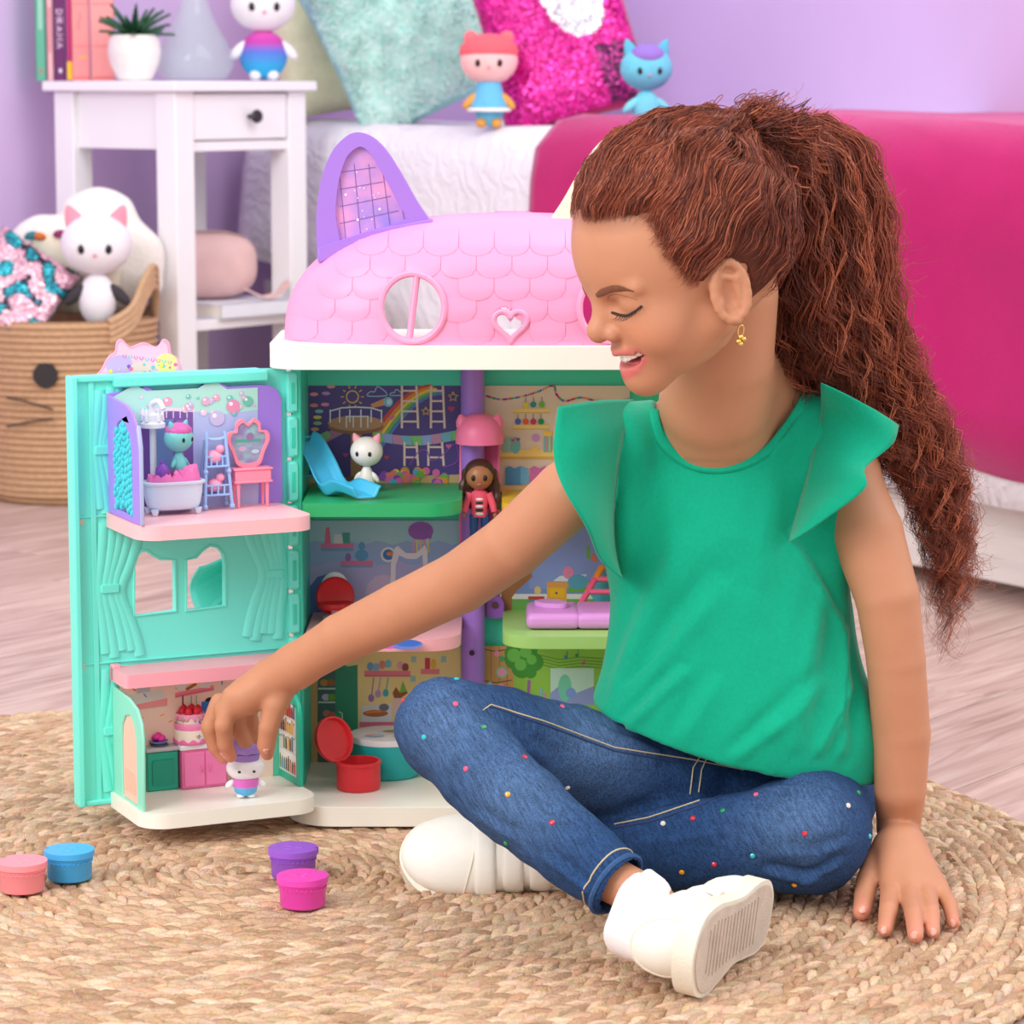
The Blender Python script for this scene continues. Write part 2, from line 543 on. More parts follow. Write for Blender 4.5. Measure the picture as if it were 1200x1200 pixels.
def drape(off, s0, s1, zbot, ns, nt, amp, top=.95, ztop=.605, freq=9.0, seed=0):
    """sheet over the near edge of the bed: goes up the side, round the edge and across the top"""
    def fn(u, t):
        s = s0 + (s1 - s0) * u
        zb = zbot(s)
        rad = .055
        side = ztop - rad - zb; arc = rad * math.pi / 2; tot = side + arc + top
        d = t ** .72 * tot
        wob = amp * (math.sin(s * freq + seed) * .6 + math.sin(s * freq * 2.3 + 1.3 + seed) * .4)
        if d < side:
            k = 1 - d / side
            w = -off - wob * (0.25 + .75 * k) - .02 * k; z = zb + d
        elif d < side + arc:
            a = (d - side) / rad
            w = rad - (rad + off) * math.cos(a) - wob * .25 * math.cos(a); z = ztop - rad + (rad + off) * math.sin(a)
        else:
            w = rad + (d - side - arc); z = ztop + off + .004 * math.sin(s * 7 + w * 9 + seed) + .0025 * noise.noise(Vector((s * 9, w * 9, seed)))
        return bedpt(s, w, z)
    return MB().grid(fn, ns, nt)
def quilt_mat():
    m = mat('white_embossed_quilt', (238, 236, 242), .9, .15, 30, .02)
    nt = m.node_tree; b = nt.nodes['Principled BSDF']
    tc = nt.nodes.new('ShaderNodeTexCoord')
    vo = nt.nodes.new('ShaderNodeTexVoronoi'); vo.inputs['Scale'].default_value = 26; vo.feature = 'SMOOTH_F1'
    wv = nt.nodes.new('ShaderNodeTexWave'); wv.wave_type = 'RINGS'; wv.inputs['Scale'].default_value = 12; wv.inputs['Distortion'].default_value = 9; wv.inputs['Detail Scale'].default_value = 2.2
    ad = nt.nodes.new('ShaderNodeMath'); ad.operation = 'ADD'
    nt.links.new(tc.outputs['Object'], vo.inputs['Vector']); nt.links.new(tc.outputs['Object'], wv.inputs['Vector'])
    nt.links.new(vo.outputs['Distance'], ad.inputs[0]); nt.links.new(wv.outputs['Fac'], ad.inputs[1])
    bp = nt.nodes.new('ShaderNodeBump'); bp.inputs['Strength'].default_value = .35; bp.inputs['Distance'].default_value = .004
    nt.links.new(ad.outputs[0], bp.inputs['Height']); nt.links.new(bp.outputs[0], b.inputs['Normal'])
    return m
q = drape(.012, -.03, BL + .02, lambda s: .36 - .23 * min(1, max(0, (s - .1) / .9)), 90, 46, .016)
q.build('quilt', quilt_mat(), loc=BA, solid=.012, label='white embossed quilt spread over the bed and hanging down its side', cat='quilt')
def fleece():
    m = mat('magenta_fleece', (186, 30, 104), .95, .1, 7, .10, .5, 700, sheen=.6)
    m.node_tree.nodes['Principled BSDF'].inputs['Sheen Tint'].default_value = (1, .55, .8, 1)
    return m
bl = drape(.036, 1.00, BL - .01, lambda s: .22 + .05 * math.sin(s * 5.0), 80, 46, .014, top=.93, freq=7, seed=2.0)
bl.build('throw_blanket', fleece(), loc=bedpt(1.2, 0, .5), solid=.012, label='magenta fleece throw blanket draped over the quilt behind the child', cat='blanket')

# ------------------------------------------------------------------ pillows
def pillow(name, c, R, w, h, t, m, label, cat='pillow', e=.42, group=None, extra=None):
    mb = MB()
    nu = 22
    def side(sg):
        def fn(a, b):
            x = 2 * a - 1; y = 2 * b - 1
            th = t / 2 * ((1 - x ** 4) * (1 - y ** 4)) ** e
            k = 1 - .05 * (1 - abs(x * y))
            px = x * w / 2 * (1 - .06 * (1 - y * y)); py = y * h / 2 * (1 - .06 * (1 - x * x))
            th += .004 * math.sin(7 * x + 3 * y) * (1 - x ** 4) * (1 - y ** 4)
            return Vector(c) + R @ Vector((px, py, sg * th))
        return fn
    mb.grid(side(1), nu, nu); 
    n0 = len(mb.v)
    g = MB().grid(side(-1), nu, nu)
    mb.add(g.v, [tuple(reversed(f)) for f in g.f])
    o = mb.build(name, m, loc=Vector(c) - R @ Vector((0, h / 2, 0)), label=label, cat=cat, group=group, smooth=70)
    md = o.modifiers.new('w', 'WELD'); md.merge_threshold = .0005
    if extra: extra(o, side(1))
    return o
def RFace(yaw, lean, roll=0):
    """pillow frame: +z is the face, +y up; yaw about vertical from facing the camera, lean back, roll in its own plane"""
    return Matrix.Rotation(math.radians(yaw), 3, 'Z') @ Matrix.Rotation(math.radians(90 - lean), 3, 'X') @ Matrix.Rotation(math.radians(roll), 3, 'Z')
# pale yellow-green pillow standing behind
pillow('pillow', P(402, 26, 5.80), RFace(18, 12, 6), .30, .36, .12, mat('pale_lime_plush', (246, 247, 206), .95, .1, 40, .06, .6, 300, sheen=.4), 'pale yellow-green plush pillow between the side table and the mint pillow')
def fur(o, fn, n, ln, cols, m, rs=5):
    rg2 = random.Random(rs); mb = MB(); inv = Matrix.Translation(o.location).inverted()
    for k in range(n):
        a, b = rg2.uniform(.02, .98), rg2.uniform(.02, .98)
        p = fn(a, b); dx = fn(min(1, a + .01), b) - fn(max(0, a - .01), b); dy = fn(a, min(1, b + .01)) - fn(a, max(0, b - .01))
        nn = dx.cross(dy)
        if nn.length < 1e-12: continue
        nn.normalize()
        cl = noise.noise_vector(p * 30)
        d = (nn * .45 + cl * .9 + Vector((rg2.gauss(0, .3), rg2.gauss(0, .3), rg2.gauss(-.25, .3)))).normalized() * ln * rg2.uniform(.6, 1.2)
        s = d.cross(nn)
        if s.length < 1e-9: continue
        s = s.normalized() * .0011
        p = inv @ p
        mid = p + d * .55 + nn * ln * .12
        mb.add([p - s, p + s, mid + s * .7, mid - s * .7, p + d], [(0, 1, 2, 3), (3, 2, 4)], rg2.choice(cols))
    mb.build('fur', m, o, smooth=0, kind='stuff')
furm = mat('mint_fur', attr='col', rough=.9, spec=.15, sheen=.5)
pillow('pillow', P(478, 6, 5.66), RFace(6, 18, 25), .38, .44, .15, mat('mint_plush', (176, 236, 228), .95, .1, 30, .06, .5, 300), 'fluffy mint green pillow leaning on the bed',
       extra=lambda o, fn: fur(o, fn, 34000, .014, ((226, 254, 250), (205, 250, 243), (240, 255, 253), (186, 242, 233), (230, 254, 250)), furm))
# sequin pillow
def sequins(o, fn, colfn, n, m, r=.0042, rs=2):
    rg2 = random.Random(rs); mb = MB(); inv = Matrix.Translation(o.location).inverted()
    for j in range(n):
        for i in range(n):
            a = (i + .5 + .5 * (j % 2)) / n; b = (j + .5) / n
            if not (.02 < a < .98 and .02 < b < .98): continue
            c = colfn(a, b, rg2)
            if c is None: continue
            p = fn(a, b); dx = fn(min(1, a + .01), b) - fn(max(0, a - .01), b); dy = fn(a, min(1, b + .01)) - fn(a, max(0, b - .01))
            nn = dx.cross(dy)
            if nn.length < 1e-12: continue
            nn.normalize()
            nn = (nn + Vector((rg2.gauss(0, .16), rg2.gauss(0, .16), rg2.gauss(0.1, .16)))).normalized()
            x = nn.orthogonal().normalized(); y = nn.cross(x)
            p = inv @ (p + nn * .0022)
            mb.add([p + x * (r * math.cos(t)) + y * (r * math.sin(t)) for t in [k * math.pi / 3 for k in range(6)]], [(0, 1, 2, 3, 4, 5)], c)
    mb.build('sequin', m, o, smooth=0, kind='stuff')
seqm = mat('sequin_foil', attr='col', rough=.28, spec=.6, metal=.45)
def magenta_seq(a, b, r):
    d = ((a - .66) / .2 + (b - .62) * .8, (b - .62) / .26)
    if d[0] ** 2 + d[1] ** 2 < 1: return r.choice(((235, 232, 240), (215, 210, 222), (246, 244, 248), (190, 186, 200)))
    if a > .62 and b > .84: return r.choice(((70, 12, 50), (50, 10, 40), (92, 20, 66)))
    if a > .72 and b < .30: return r.choice(((96, 14, 76), (130, 18, 100), (60, 12, 52), (176, 30, 130)))
    return r.choice(((226, 20, 150), (200, 10, 126), (240, 60, 176), (176, 6, 110), (214, 16, 140)))
pillow('pillow', P(652, 34, 5.30), RFace(-8, 16, 17), .27, .36, .12, mat('magenta_velvet', (178, 14, 92), .9, .15, 30, .08, sheen=.4), 'magenta sequin pillow with a brushed silver patch',
       extra=lambda o, fn: sequins(o, fn, magenta_seq, 66, seqm))

# ------------------------------------------------------------------ soft toys (plain)
def soft_toy(name, label, base, h, cols, ear='round', yaw=0, bead=True, legs=True, hair=None, dress=None, head_w=1.0, group='soft toys', body_w=1.0):
    t = thing(name, label, 'soft toy', base, math.radians(yaw), group=group)
    body_c, head_c, ear_c, limb_c = cols
    hr = h * .27
    hz = h - hr * .95
    MB().ell((0, 0, h * .25), (h * .17 * body_w, h * .14 * body_w, h * .24)).build('body', body_c, t)
    hd = MB().ell((0, 0, hz), (hr * 1.18 * head_w, hr * .95, hr), nu=24, nv=16).build('head', head_c, t)
    for sx in (-1, 1):
        R = Matrix.Rotation(math.radians(sx * 22), 3, 'Y')
        if ear == 'round': MB().ell((sx * hr * .72, 0, hz + hr * .86), (hr * .30, hr * .16, hr * .34), R).build('ear', ear_c, t)
        else: MB().lathe([(hr * .34, 0), (hr * .27, hr * .3), (hr * .12, hr * .62), (hr * .02, hr * .72)], (sx * hr * .66, 0, hz + hr * .62), 14, R, sy=.5).build('ear', ear_c, t)
        if bead: MB().ell((sx * hr * .44, -hr * .86, hz - hr * .12), (hr * .12, hr * .07, hr * .16)).build('eye', mat('black_bead', (20, 18, 22), .2), hd)
        MB().ell((sx * h * (.19 + .1 * (body_w - 1)), -h * .03, h * .30), (h * .055, h * .055, h * .13), Matrix.Rotation(math.radians(-sx * 48), 3, 'Y')).build('arm', limb_c, t)
        if legs: MB().ell((sx * h * .085, -h * .07, h * .055), (h * .06, h * .085, h * .055)).build('leg', limb_c, t)
    if bead: MB().ell((0, -hr * .95, hz - hr * .32), (hr * .07, hr * .05, hr * .05)).build('nose', mat('pink_nose', (236, 130, 150), .6), hd)
    return t, hr, hz
def gradient_mat(name, stops, h, rough=.9):
    m = mat(name, (255, 255, 255), rough, .15)
    nt = m.node_tree; b = nt.nodes['Principled BSDF']
    tc = nt.nodes.new('ShaderNodeTexCoord'); sx = nt.nodes.new('ShaderNodeSeparateXYZ'); mr = nt.nodes.new('ShaderNodeMapRange'); rp = nt.nodes.new('ShaderNodeValToRGB')
    mr.inputs['From Min'].default_value = h[0]; mr.inputs['From Max'].default_value = h[1]
    nt.links.new(tc.outputs['Object'], sx.inputs[0]); nt.links.new(sx.outputs['Z'], mr.inputs[0]); nt.links.new(mr.outputs[0], rp.inputs[0])
    e = rp.color_ramp.elements
    e[0].position, e[1].position = stops[0][0], stops[-1][0]
    e[0].color = (*srgb(stops[0][1]), 1); e[1].color = (*srgb(stops[-1][1]), 1)
    for p, c in stops[1:-1]: x = e.new(p); x.color = (*srgb(c), 1)
    nt.links.new(rp.outputs[0], b.inputs['Base Color'])
    return m
WPL = mat('white_plush', (240, 236, 242), .95, .1, 40, .03, .5, 400, sheen=.3)

# ------------------------------------------------------------------ bedside table
K = P(208, 300, 5.2); K.z = FZ
ns = thing('bedside_table', 'white wooden bedside table with one drawer and a lower shelf', 'bedside table', K, math.atan2(.8, .6))
wp = mat('white_lacquer', (242, 240, 244), .4, .4, 4, .015)
nw, nd = .345, .295
ZT = .712
MB().box((nw / 2, nd / 2, ZT - .009), (nw + .03, nd + .03, .018)).build('top', wp, ns, bev=.003)
lg = .047
for lx in (0, nw - lg):
    for ly in (0, nd - lg):
        MB().box((lx + lg / 2, ly + lg / 2, (ZT - .018) / 2), (lg, lg, ZT - .018)).build('leg', wp, ns, bev=.002)
for lx in (.012, nw - .03):
    MB().box((lx + .009, nd / 2, ZT - .018 - .05), (.018, nd - 2 * lg, .10)).build('side_apron', wp, ns, bev=.001)
MB().box((nw / 2, nd - .02, ZT - .018 - .05), (nw - 2 * lg, .018, .10)).build('back_apron', wp, ns, bev=.001)
MB().box((nw / 2, .02, ZT - .018 - .0955), (nw - 2 * lg, .026, .017)).build('rail', wp, ns, bev=.001)
dr = MB().box((nw / 2, .012, ZT - .018 - .044), (nw - 2 * lg - .006, .018, .080)).build('drawer', wp, ns, bev=.002)
MB().lathe([(.004, 0), (.005, .008), (.010, .014), (.0125, .020), (.010, .025), (.0005, .027)], (nw / 2 + .02, .003, ZT - .018 - .044), 16, rot_to((0, -1, 0))).build('knob', mat('black_knob', (40, 38, 44), .4), dr)
MB().box((nw / 2, nd / 2, .285), (nw - .01, nd - .01, .018)).build('shelf', wp, ns, bev=.002)
def ns_pt(x, y, z=0): return XF[ns.name] @ Vector((x, y, z))
TOPZ = ZT + FZ
def onz(u, v, z): return F(u, v, z)
def ontop(u, y):
    """point on the table top seen at column u, on a line y back from the front face of the table"""
    n = BV; p0 = ns_pt(0, y)
    p = PL(u, 90, p0, n); p.z = TOPZ
    return p
# books standing upright
bk = [(48.5, 13, (96, 176, 150), 'thin green paperback at the left end of the book row'), (59.5, 8, (236, 178, 186), 'slim pale pink paperback between the green and purple books'),
      (71, 14, (104, 36, 100), 'dark purple paperback with white spine lettering'), (82, 6.5, (196, 44, 120), 'slim magenta paperback with a yellow foot to its spine'),
      (95.5, 21, (244, 150, 150), 'thick coral pink hardback in the book row'), (121, 28, (246, 160, 158), 'widest coral hardback at the right end of the book row')]
byaw = math.radians(8)
for u, wpx, c, lb in bk:
    p = P(u, 92, 5.40); p.z = TOPZ + .0005
    w = wpx / 3500 * 5.40 - .001
    h = .215 + (.01 if wpx > 20 else rnd.uniform(-.012, .01))
    dp = .065
    t = thing('book', lb, 'book', p, byaw, group='books on the bedside table')
    cm = mat('bookcover_%d_%d_%d' % c, c, .5, .4, 8, .04)
    mb = MB(); mb.box((0, .001, h / 2), (w, .002, h)); mb.box((-w / 2 + .001, dp / 2, h / 2), (.002, dp, h)); mb.box((w / 2 - .001, dp / 2, h / 2), (.002, dp, h))
    mb.build('cover', cm, t)
    MB().box((0, dp / 2, h / 2), (max(.003, w - .004), dp - .006, h - .006)).build('pages', mat('paper', (236, 228, 214), .9), t)
    d = Decal(lambda x, y, z: Vector((x, -z, y)))
    if c == (104, 36, 100):
        s_ = w * .55
        def letter(ch, y0):
            L = {'D': [[(0, 0), (0, 1), (.6, .8), (.75, .5), (.6, .2), (0, 0)]], 'R': [[(0, 0), (0, 1), (.7, .85), (.7, .6), (0, .5)], [(.2, .5), (.8, 0)]],
                 'A': [[(0, 0), (.4, 1), (.8, 0)], [(.15, .4), (.65, .4)]], 'M': [[(0, 0), (0, 1), (.4, .4), (.8, 1), (.8, 0)]]}[ch]
            for st in L: d.line([((y_ - .5) * s_, y0 - x_ * s_ * 1.0) for x_, y_ in st], .0018, (226, 206, 226))
        for i, ch in enumerate('DRAMA'): letter(ch, .125 - i * .0145)
        d.ell(0, .018, .003, .004, (226, 226, 236))
    elif c == (196, 44, 120): d.rect(-w / 2, .002, w / 2, .034, (240, 190, 40))
    elif c == (96, 176, 150):
        d.rect(-w * .2, .09, w * .2, .16, (150, 204, 186)); d.circ(0, .018, .003, (220, 70, 70))
    elif wpx > 20:
        d.rect(-w * .42, .004, w * .42, .007, (230, 110, 110)); d.rect(-w * .42, .06, w * .42, .062, (232, 120, 120)); d.rect(-w * .42, .135, w * .42, .137, (232, 120, 120))
        if wpx < 25: d.line([(-w * .05, .085 + .004 * math.sin(k)) if False else (-.002 + .002 * math.sin(k * 1.3), .12 - k * .006) for k in range(6)], .0015, (206, 90, 96)); d.rect(-w * .1, .04, w * .3, .043, (240, 190, 70))
    else: d.rect(-w * .2, .05, w * .2, .13, (214, 130, 150))
    d.done(t, 'spine_print', world=False)
# potted plant
p = P(158, 92, 5.33); p.z = TOPZ + .0005
t = thing('potted_plant', 'small spiky green plant in a white faceted ceramic pot', 'plant', p)
mb = MB()
prof = [(.026, 0), (.031, .004), (.043, .03), (.047, .05), (.044, .072), (.038, .080)]
def potfn(u, v):
    k = v * (len(prof) - 1); i = min(int(k), len(prof) - 2); f_ = k - i
    r = prof[i][0] * (1 - f_) + prof[i + 1][0] * f_; z = prof[i][1] * (1 - f_) + prof[i + 1][1] * f_
    a = 2 * math.pi * u
    r *= 1 + .035 * (abs(((u * 14 + v * 6) % 1) - .5) + abs(((u * 14 - v * 6) % 1) - .5) - .5) * (1 if .05 < v < .93 else 0)
    return Vector((r * math.cos(a), r * math.sin(a), z))
mb.grid(potfn, 84, 34, wrap=True)
mb.lathe([(.038, .080), (.034, .080), (.034, .07), (.0005, .07)], n=30, cap=False)
mb.build('pot', mat('white_ceramic', (238, 234, 228), .35, .5), t, smooth=20)
for k in range(26):
    a = k * 2.4; el = .25 + .9 * (k / 26)
    d = Vector((math.cos(a) * math.cos(el), math.sin(a) * math.cos(el), math.sin(el)))
    ln = .055 + .02 * rnd.random()
    s = Vector((-d.y, d.x, 0)).normalized()
    o = Vector((0, 0, .072)) + d * .006
    up = s.cross(d)
    mb = MB()
    def leaf(u, v, o=o, d=d, s=s, up=up, ln=ln):
        w = .0068 * (math.sin(math.pi * min(.98, .25 + .75 * v)) ** .8) * (1 - v * .35)
        return o + d * ln * v + s * (u - .5) * 2 * w - up * (.004 * (1 - abs(u - .5) * 2) - .012 * v * v)
    mb.grid(leaf, 3, 6)
    mb.build('leaf', mat('succulent_green', (44, 92, 62), .5, .4, 30, .15), t, solid=.0015)
# glass vase
p = P(229, 93, 5.42); p.z = TOPZ + .0005
vs_prof = [(.040, 0), (.058, .004), (.070, .022), (.0715, .036), (.064, .060), (.050, .085), (.034, .115), (.022, .15), (.017, .19), (.017, .24), (.021, .255)]
inner = [(max(.002, r - .0035), z if i else .004) for i, (r, z) in enumerate(vs_prof)]
mb = MB().lathe(vs_prof + inner[::-1], n=40, cap=False)
gm = mat('pale_green_glass', (206, 236, 232), .04, .8, alpha=.13)
vv = mb.build('vase', gm, label='clear greenish glass bulb vase on the bedside table', cat='vase', smooth=50)
vv.location = p
# soft toys
base = P(309, 94, 5.47); base.z = TOPZ + .0006
soft_toy('soft_toy', 'round white soft toy with a magenta-to-blue body on the bedside table', base, .185,
         (gradient_mat('dip_dyed_plush', [(0.05, (56, 170, 222)), (.4, (96, 120, 214)), (.62, (196, 70, 170)), (.8, (214, 90, 180))], (.02, .1)), WPL, WPL, WPL), ear='round', yaw=8, body_w=1.4)
def bed_top(u, w):
    q = PL(u, 160, bedpt(0, w, 0), BN); q.z = .6205
    return q
pk = cloth(250, 196, 196)
t, hr, hz = soft_toy('soft_toy', 'pink-headed soft toy in a spotted blue dress on the bed', bed_top(573, .025), .155, (cloth(110, 190, 226), pk, cloth(244, 120, 128), cloth(226, 164, 84)), ear='round', yaw=0, head_w=1.0)
MB().ell((0, .002, hz + hr * .34), (hr * 1.22, hr * .99, hr * .74), nu=24).build('hair_cap', cloth(240, 104, 116), t)
m = MB().lathe([(.020, .078), (.026, .055), (.036, .030), (.034, .030), (.0005, .06)], n=28, cap=False)
dsk = m.build('dress', cloth(108, 190, 228), t)
for k in range(9):
    a = -2.7 + k * .28; zz = .042 + .012 * (k % 3); r = .0335 - (zz - .03) * .42
    MB().ell((r * math.cos(a), r * math.sin(a), zz), .0028, nu=8, nv=6).build('dot', cloth(*((240, 200, 60), (220, 60, 120), (120, 190, 80), (60, 110, 200))[k % 4]), dsk)
MB().lathe([(.0375, .028), (.0385, .031), (.036, .034)], n=28, cap=False).build('hem', cloth(246, 240, 240), t)
t, hr, hz = soft_toy('soft_toy', 'turquoise blue soft toy with a violet fringe sitting on the bed behind the child', bed_top(757, .10), .135, (cloth(120, 206, 226), cloth(112, 200, 226), cloth(96, 184, 214), cloth(128, 212, 230)), ear='cone', yaw=8)
MB().ell((0, -.004, hz + hr * .52), (hr * .82, hr * .84, hr * .56), nu=20).build('fringe', cloth(150, 120, 206), t)

# lower shelf: handbag and book
SZ = .294 + FZ
p = P(240, 340, 5.42); p.z = SZ + .027
hb = thing('handbag', 'dusty pink rounded handbag lying on the shelf of the bedside table', 'handbag', p, math.radians(20))
MB().ell((0, 0, .062), (.095, .06, .062), nu=28, nv=18, e=.72).build('body', mat('pink_leather', (222, 184, 182), .5, .4, 30, .05, .3, 260), hb)
MB().tube([(-.06, -.03, .120), (-.02, -.035, .124), (.03, -.035, .123), (.07, -.028, .112)], .0018, 6).build('zip', mat('zip_grey', (170, 140, 140), .4), hb)
MB().tube(spline([(.06, -.05, .02), (.10, -.07, .004), (.135, -.06, .020), (.14, -.045, .03), (.12, -.055, .012), (.09, -.06, .004)], 8), .006, 8, flat=.3).build('strap', MATS['pink_leather'], hb)
p = P(277, 352, 5.40); p.z = SZ + .0006
bkw = thing('book', 'white hardback lying flat on the lower shelf under the handbag', 'book', p, math.radians(50), group='books on the bedside table')
mb = MB(); mb.box((0, 0, .001), (.2, .13, .002)); mb.box((0, 0, .025), (.2, .13, .002)); mb.box((0, -.064, .013), (.2, .002, .026))
mb.build('cover', mat('white_cover', (232, 234, 244), .45), bkw)
MB().box((0, .003, .013), (.194, .122, .0215)).build('pages', MATS['paper'], bkw)

# ------------------------------------------------------------------ rope basket with cushions
bc = Vector((-0.765, 5.14, FZ))
bk_ = thing('rope_basket', 'coiled tan rope basket with a dark round eye mark and looped handles', 'basket', bc)
rope = mat('tan_rope', (200, 164, 130), .9, .15, 120, .1, .6, 300)
BR = .152
def bw_fn(u, v):
    a = 2 * math.pi * u
    hz_ = .312
    z = v * hz_
    r = BR * (1.0 - .05 * (1 - v)) + .0035 * math.sin(v * 27 * 2 * math.pi) + (-.02 * max(0, .06 - v) / .06)
    return Vector((r * math.cos(a), r * math.sin(a), z))
mb = MB().grid(bw_fn, 64, 164, wrap=True)
mb.lathe([(BR - .012, .312), (BR - .016, .02), (.0005, .02)], n=64, cap=False)
mb.lathe([(.0005, .001), (BR - .02, .001)], n=64, cap=False)
mb.build('body', rope, bk_, smooth=60)
for ang in (math.radians(-8), math.radians(172)):
    ap = spline([(-.125, 0, -.002), (-.075, 0, .022), (-.038, .0, .068), (0, 0, .086), (.038, 0, .068), (.075, 0, .022), (.125, 0, -.002)], 7)
    for k in range(4):
        pts = []
        for q_ in ap:
            a = ang + q_.x / BR
            s_ = .312 + q_.z - k * .011 * (1 if q_.z > 0 else 1)
            pts.append(Vector(((BR) * math.cos(a), BR * math.sin(a), s_)))
        MB().tube(pts, .0062, 8).build('handle', rope, bk_)
def on_basket(u, v):
    dirn = ray(u, v); o = CAM - bc
    A = dirn.x ** 2 + dirn.y ** 2; B = 2 * (o.x * dirn.x + o.y * dirn.y); C = o.x ** 2 + o.y ** 2 - (BR + .004) ** 2
    t = (-B - math.sqrt(max(0, B * B - 4 * A * C))) / (2 * A)
    return o + dirn * t
c0 = on_basket(53, 440); rn = Vector((c0.x, c0.y, 0)).normalized()
MB().lathe([(.0215, -.002), (.021, .002), (.0005, .003)], c0, 18, rot_to(rn)).build('eye_patch', mat('black_felt', (52, 48, 48), .9), bk_)
for l in (((8, 466), (30, 470), (62, 480)), ((62, 491), (30, 495), (8, 500))):
    MB().tube([on_basket(*q) + rn * .001 for q in l], .0016, 6).build('whisker_stitch', MATS['black_felt'], bk_)
white_boucle = mat('white_boucle', (240, 236, 230), .95, .1, 60, .04, .9, 160, sheen=.3)
# cloud cushion
mb = MB()
cl = thing('cushion', 'white fleecy cloud-shaped cushion standing in the rope basket', 'cushion', P(118, 345, 5.20))
def blob(pts, nm, m, parent, k=.02, h=.006):
    pass
cloud_out = spl2([(18, 300), (15, 272), (40, 253), (70, 250), (80, 232), (115, 219), (150, 232), (165, 258), (190, 285), (192, 320), (180, 350), (100, 370), (30, 350)], 6)
def puff(outline, D, thick, nm, m, parent, yaw=0, cxy=None):
    cx = sum(p[0] for p in outline) / len(outline); cy = sum(p[1] for p in outline) / len(outline)
    if cxy: cx, cy = cxy
    mb = MB(); n = len(outline); rings = 9
    for sg in (-1, 1):
        vs_ = []
        for k in range(rings):
            t = k / (rings - 1)
            s_ = math.cos(t * math.pi / 2)
            for (x, y) in outline:
                q = P(cx + (x - cx) * s_, cy + (y - cy) * s_, D)
                vs_.append(q + Vector((0, sg * thick / 2 * math.sin(t * math.pi / 2) ** .8, 0)))
        fs = [(k * n + i, k * n + (i + 1) % n, (k + 1) * n + (i + 1) % n, (k + 1) * n + i) for k in range(rings - 1) for i in range(n)]
        if sg > 0: fs = [tuple(reversed(f)) for f in fs]
        mb.add(vs_, fs)
    o = mb.build(nm, m, parent, world=True, smooth=70)
    md = o.modifiers.new('w', 'WELD'); md.merge_threshold = .0008
    return o
puff(cloud_out, 5.20, .09, 'body', white_boucle, cl)
cr = thing('cushion', 'cream cushion with embroidered coloured flowers tucked in the basket', 'cushion', P(88, 360, 5.13))
puff(spl2([(38, 272), (85, 276), (132, 262), (140, 300), (130, 360), (50, 360), (40, 310)], 5), 5.12, .04, 'body', mat('cream_linen', (238, 226, 206), .9, .15, 40, .05), cr)
for u, v, c in ((46, 277, (206, 110, 60)), (70, 274, (150, 60, 110)), (110, 277, (220, 80, 60)), (118, 270, (214, 60, 50)), (95, 282, (120, 160, 90)), (36, 276, (60, 130, 140))):
    MB().ell(P(u, v, 5.105), (.012, .006, .007), Matrix.Rotation(rnd.uniform(-.6, .6), 3, 'Y')).build('embroidery', cloth(*c), cr, world=True)
def tealpink(a, b, r):
    k = noise.noise(Vector((a * 5, b * 5, 3)))
    if k > .12: return r.choice(((20, 140, 160), (40, 180, 196), (10, 100, 124)))
    if k > .04: return (44, 40, 60)
    return r.choice(((240, 190, 206), (226, 170, 190), (250, 214, 222), (206, 150, 176)))
pillow('cushion', P(20, 338, 5.06), RFace(12, 20, -35), .16, .16, .06, mat('teal_satin', (30, 140, 160), .5), 'teal and pink flip-sequin cushion at the left of the basket', cat='cushion',
       extra=lambda o, fn: sequins(o, fn, tealpink, 44, seqm, r=.0036))
b0 = P(115, 384, 5.06)
soft_toy('soft_toy', 'white soft toy with pink ears peeking out of the rope basket', b0, .19, (WPL, WPL, cloth(244, 150, 170), mat('charcoal_plush', (60, 56, 62), .95)), ear='cone', yaw=4, legs=False)
# ------------------------------------------------------------------ the dollhouse
TEAL = plas(66, 216, 188); TEAL_L = plas(116, 240, 224); PINKR = plas(250, 158, 200); CREAM = plas(246, 243, 232); PURP = plas(168, 122, 222)
dh = thing('dollhouse', 'large turquoise open dollhouse with a pink scalloped roof and pointed ears', 'dollhouse', (0, 2.86, 0))
def xyz(x, y, z): return Vector((x, y, z))
MB().prism(rrect(-.2136, 2.757, .2136, 2.985, (.02, .02, .045, .045), 8), [], xyz, .001, .020).build('base', CREAM, dh, bev=.004, world=True)
YB = 2.948
MB().box((0, YB + .005, .226), (.424, .010, .412)).build('back_wall', TEAL, dh, world=True)
for sx in (-1, 1):
    MB().box((sx * .207, 2.90, .226), (.010, .106, .412)).build('side_wall', TEAL, dh, bev=.002, world=True)
MB().prism(rrect(-.2305, 2.800, .2305, 2.995, (.02, .02, .035, .035), 8), [], xyz, .431, .4535).build('roof_ledge', CREAM, dh, bev=.006, seg=3, world=True)
MB().box((0, YB - .002, .4255), (.404, .004, .011)).build('lintel', TEAL, dh, world=True)
# roof shell
RA, RB_, RH, RY, RZ0 = .2205, .088, .1225, 2.895, .452
def roof_s(x, z): return min(.9999, (abs(x) / RA) ** 2.5 + (abs(z) / RH) ** 2.5)
def roof_pt(x, z, off=0.0, sg=-1):
    def y_(x, z): return RY + sg * RB_ * (1 - roof_s(x, z)) ** .40
    p = Vector((x, y_(x, z), RZ0 + z))
    if off:
        e = .0008
        s0 = roof_s(x, z)
        g = Vector((x / RA ** 2 * 1.6, sg * (1 - s0) ** .3 * 7.5, z / RH ** 2 * .9))
        g.normalize()
        p += g * off
    return p
def roof_px(u, v):
    """x,z on the roof front seen at a pixel"""
    y = 2.82
    for _ in range(8):
        q = P(u, v, y); x, z = q.x, max(0, q.z - RZ0)
        y = RY - RB_ * (1 - roof_s(x, z)) ** .40
    return x, z
WL = roof_px(484, 361); HT = roof_px(598, 380); WR = (-WL[0], WL[1]); WRAD = .0285
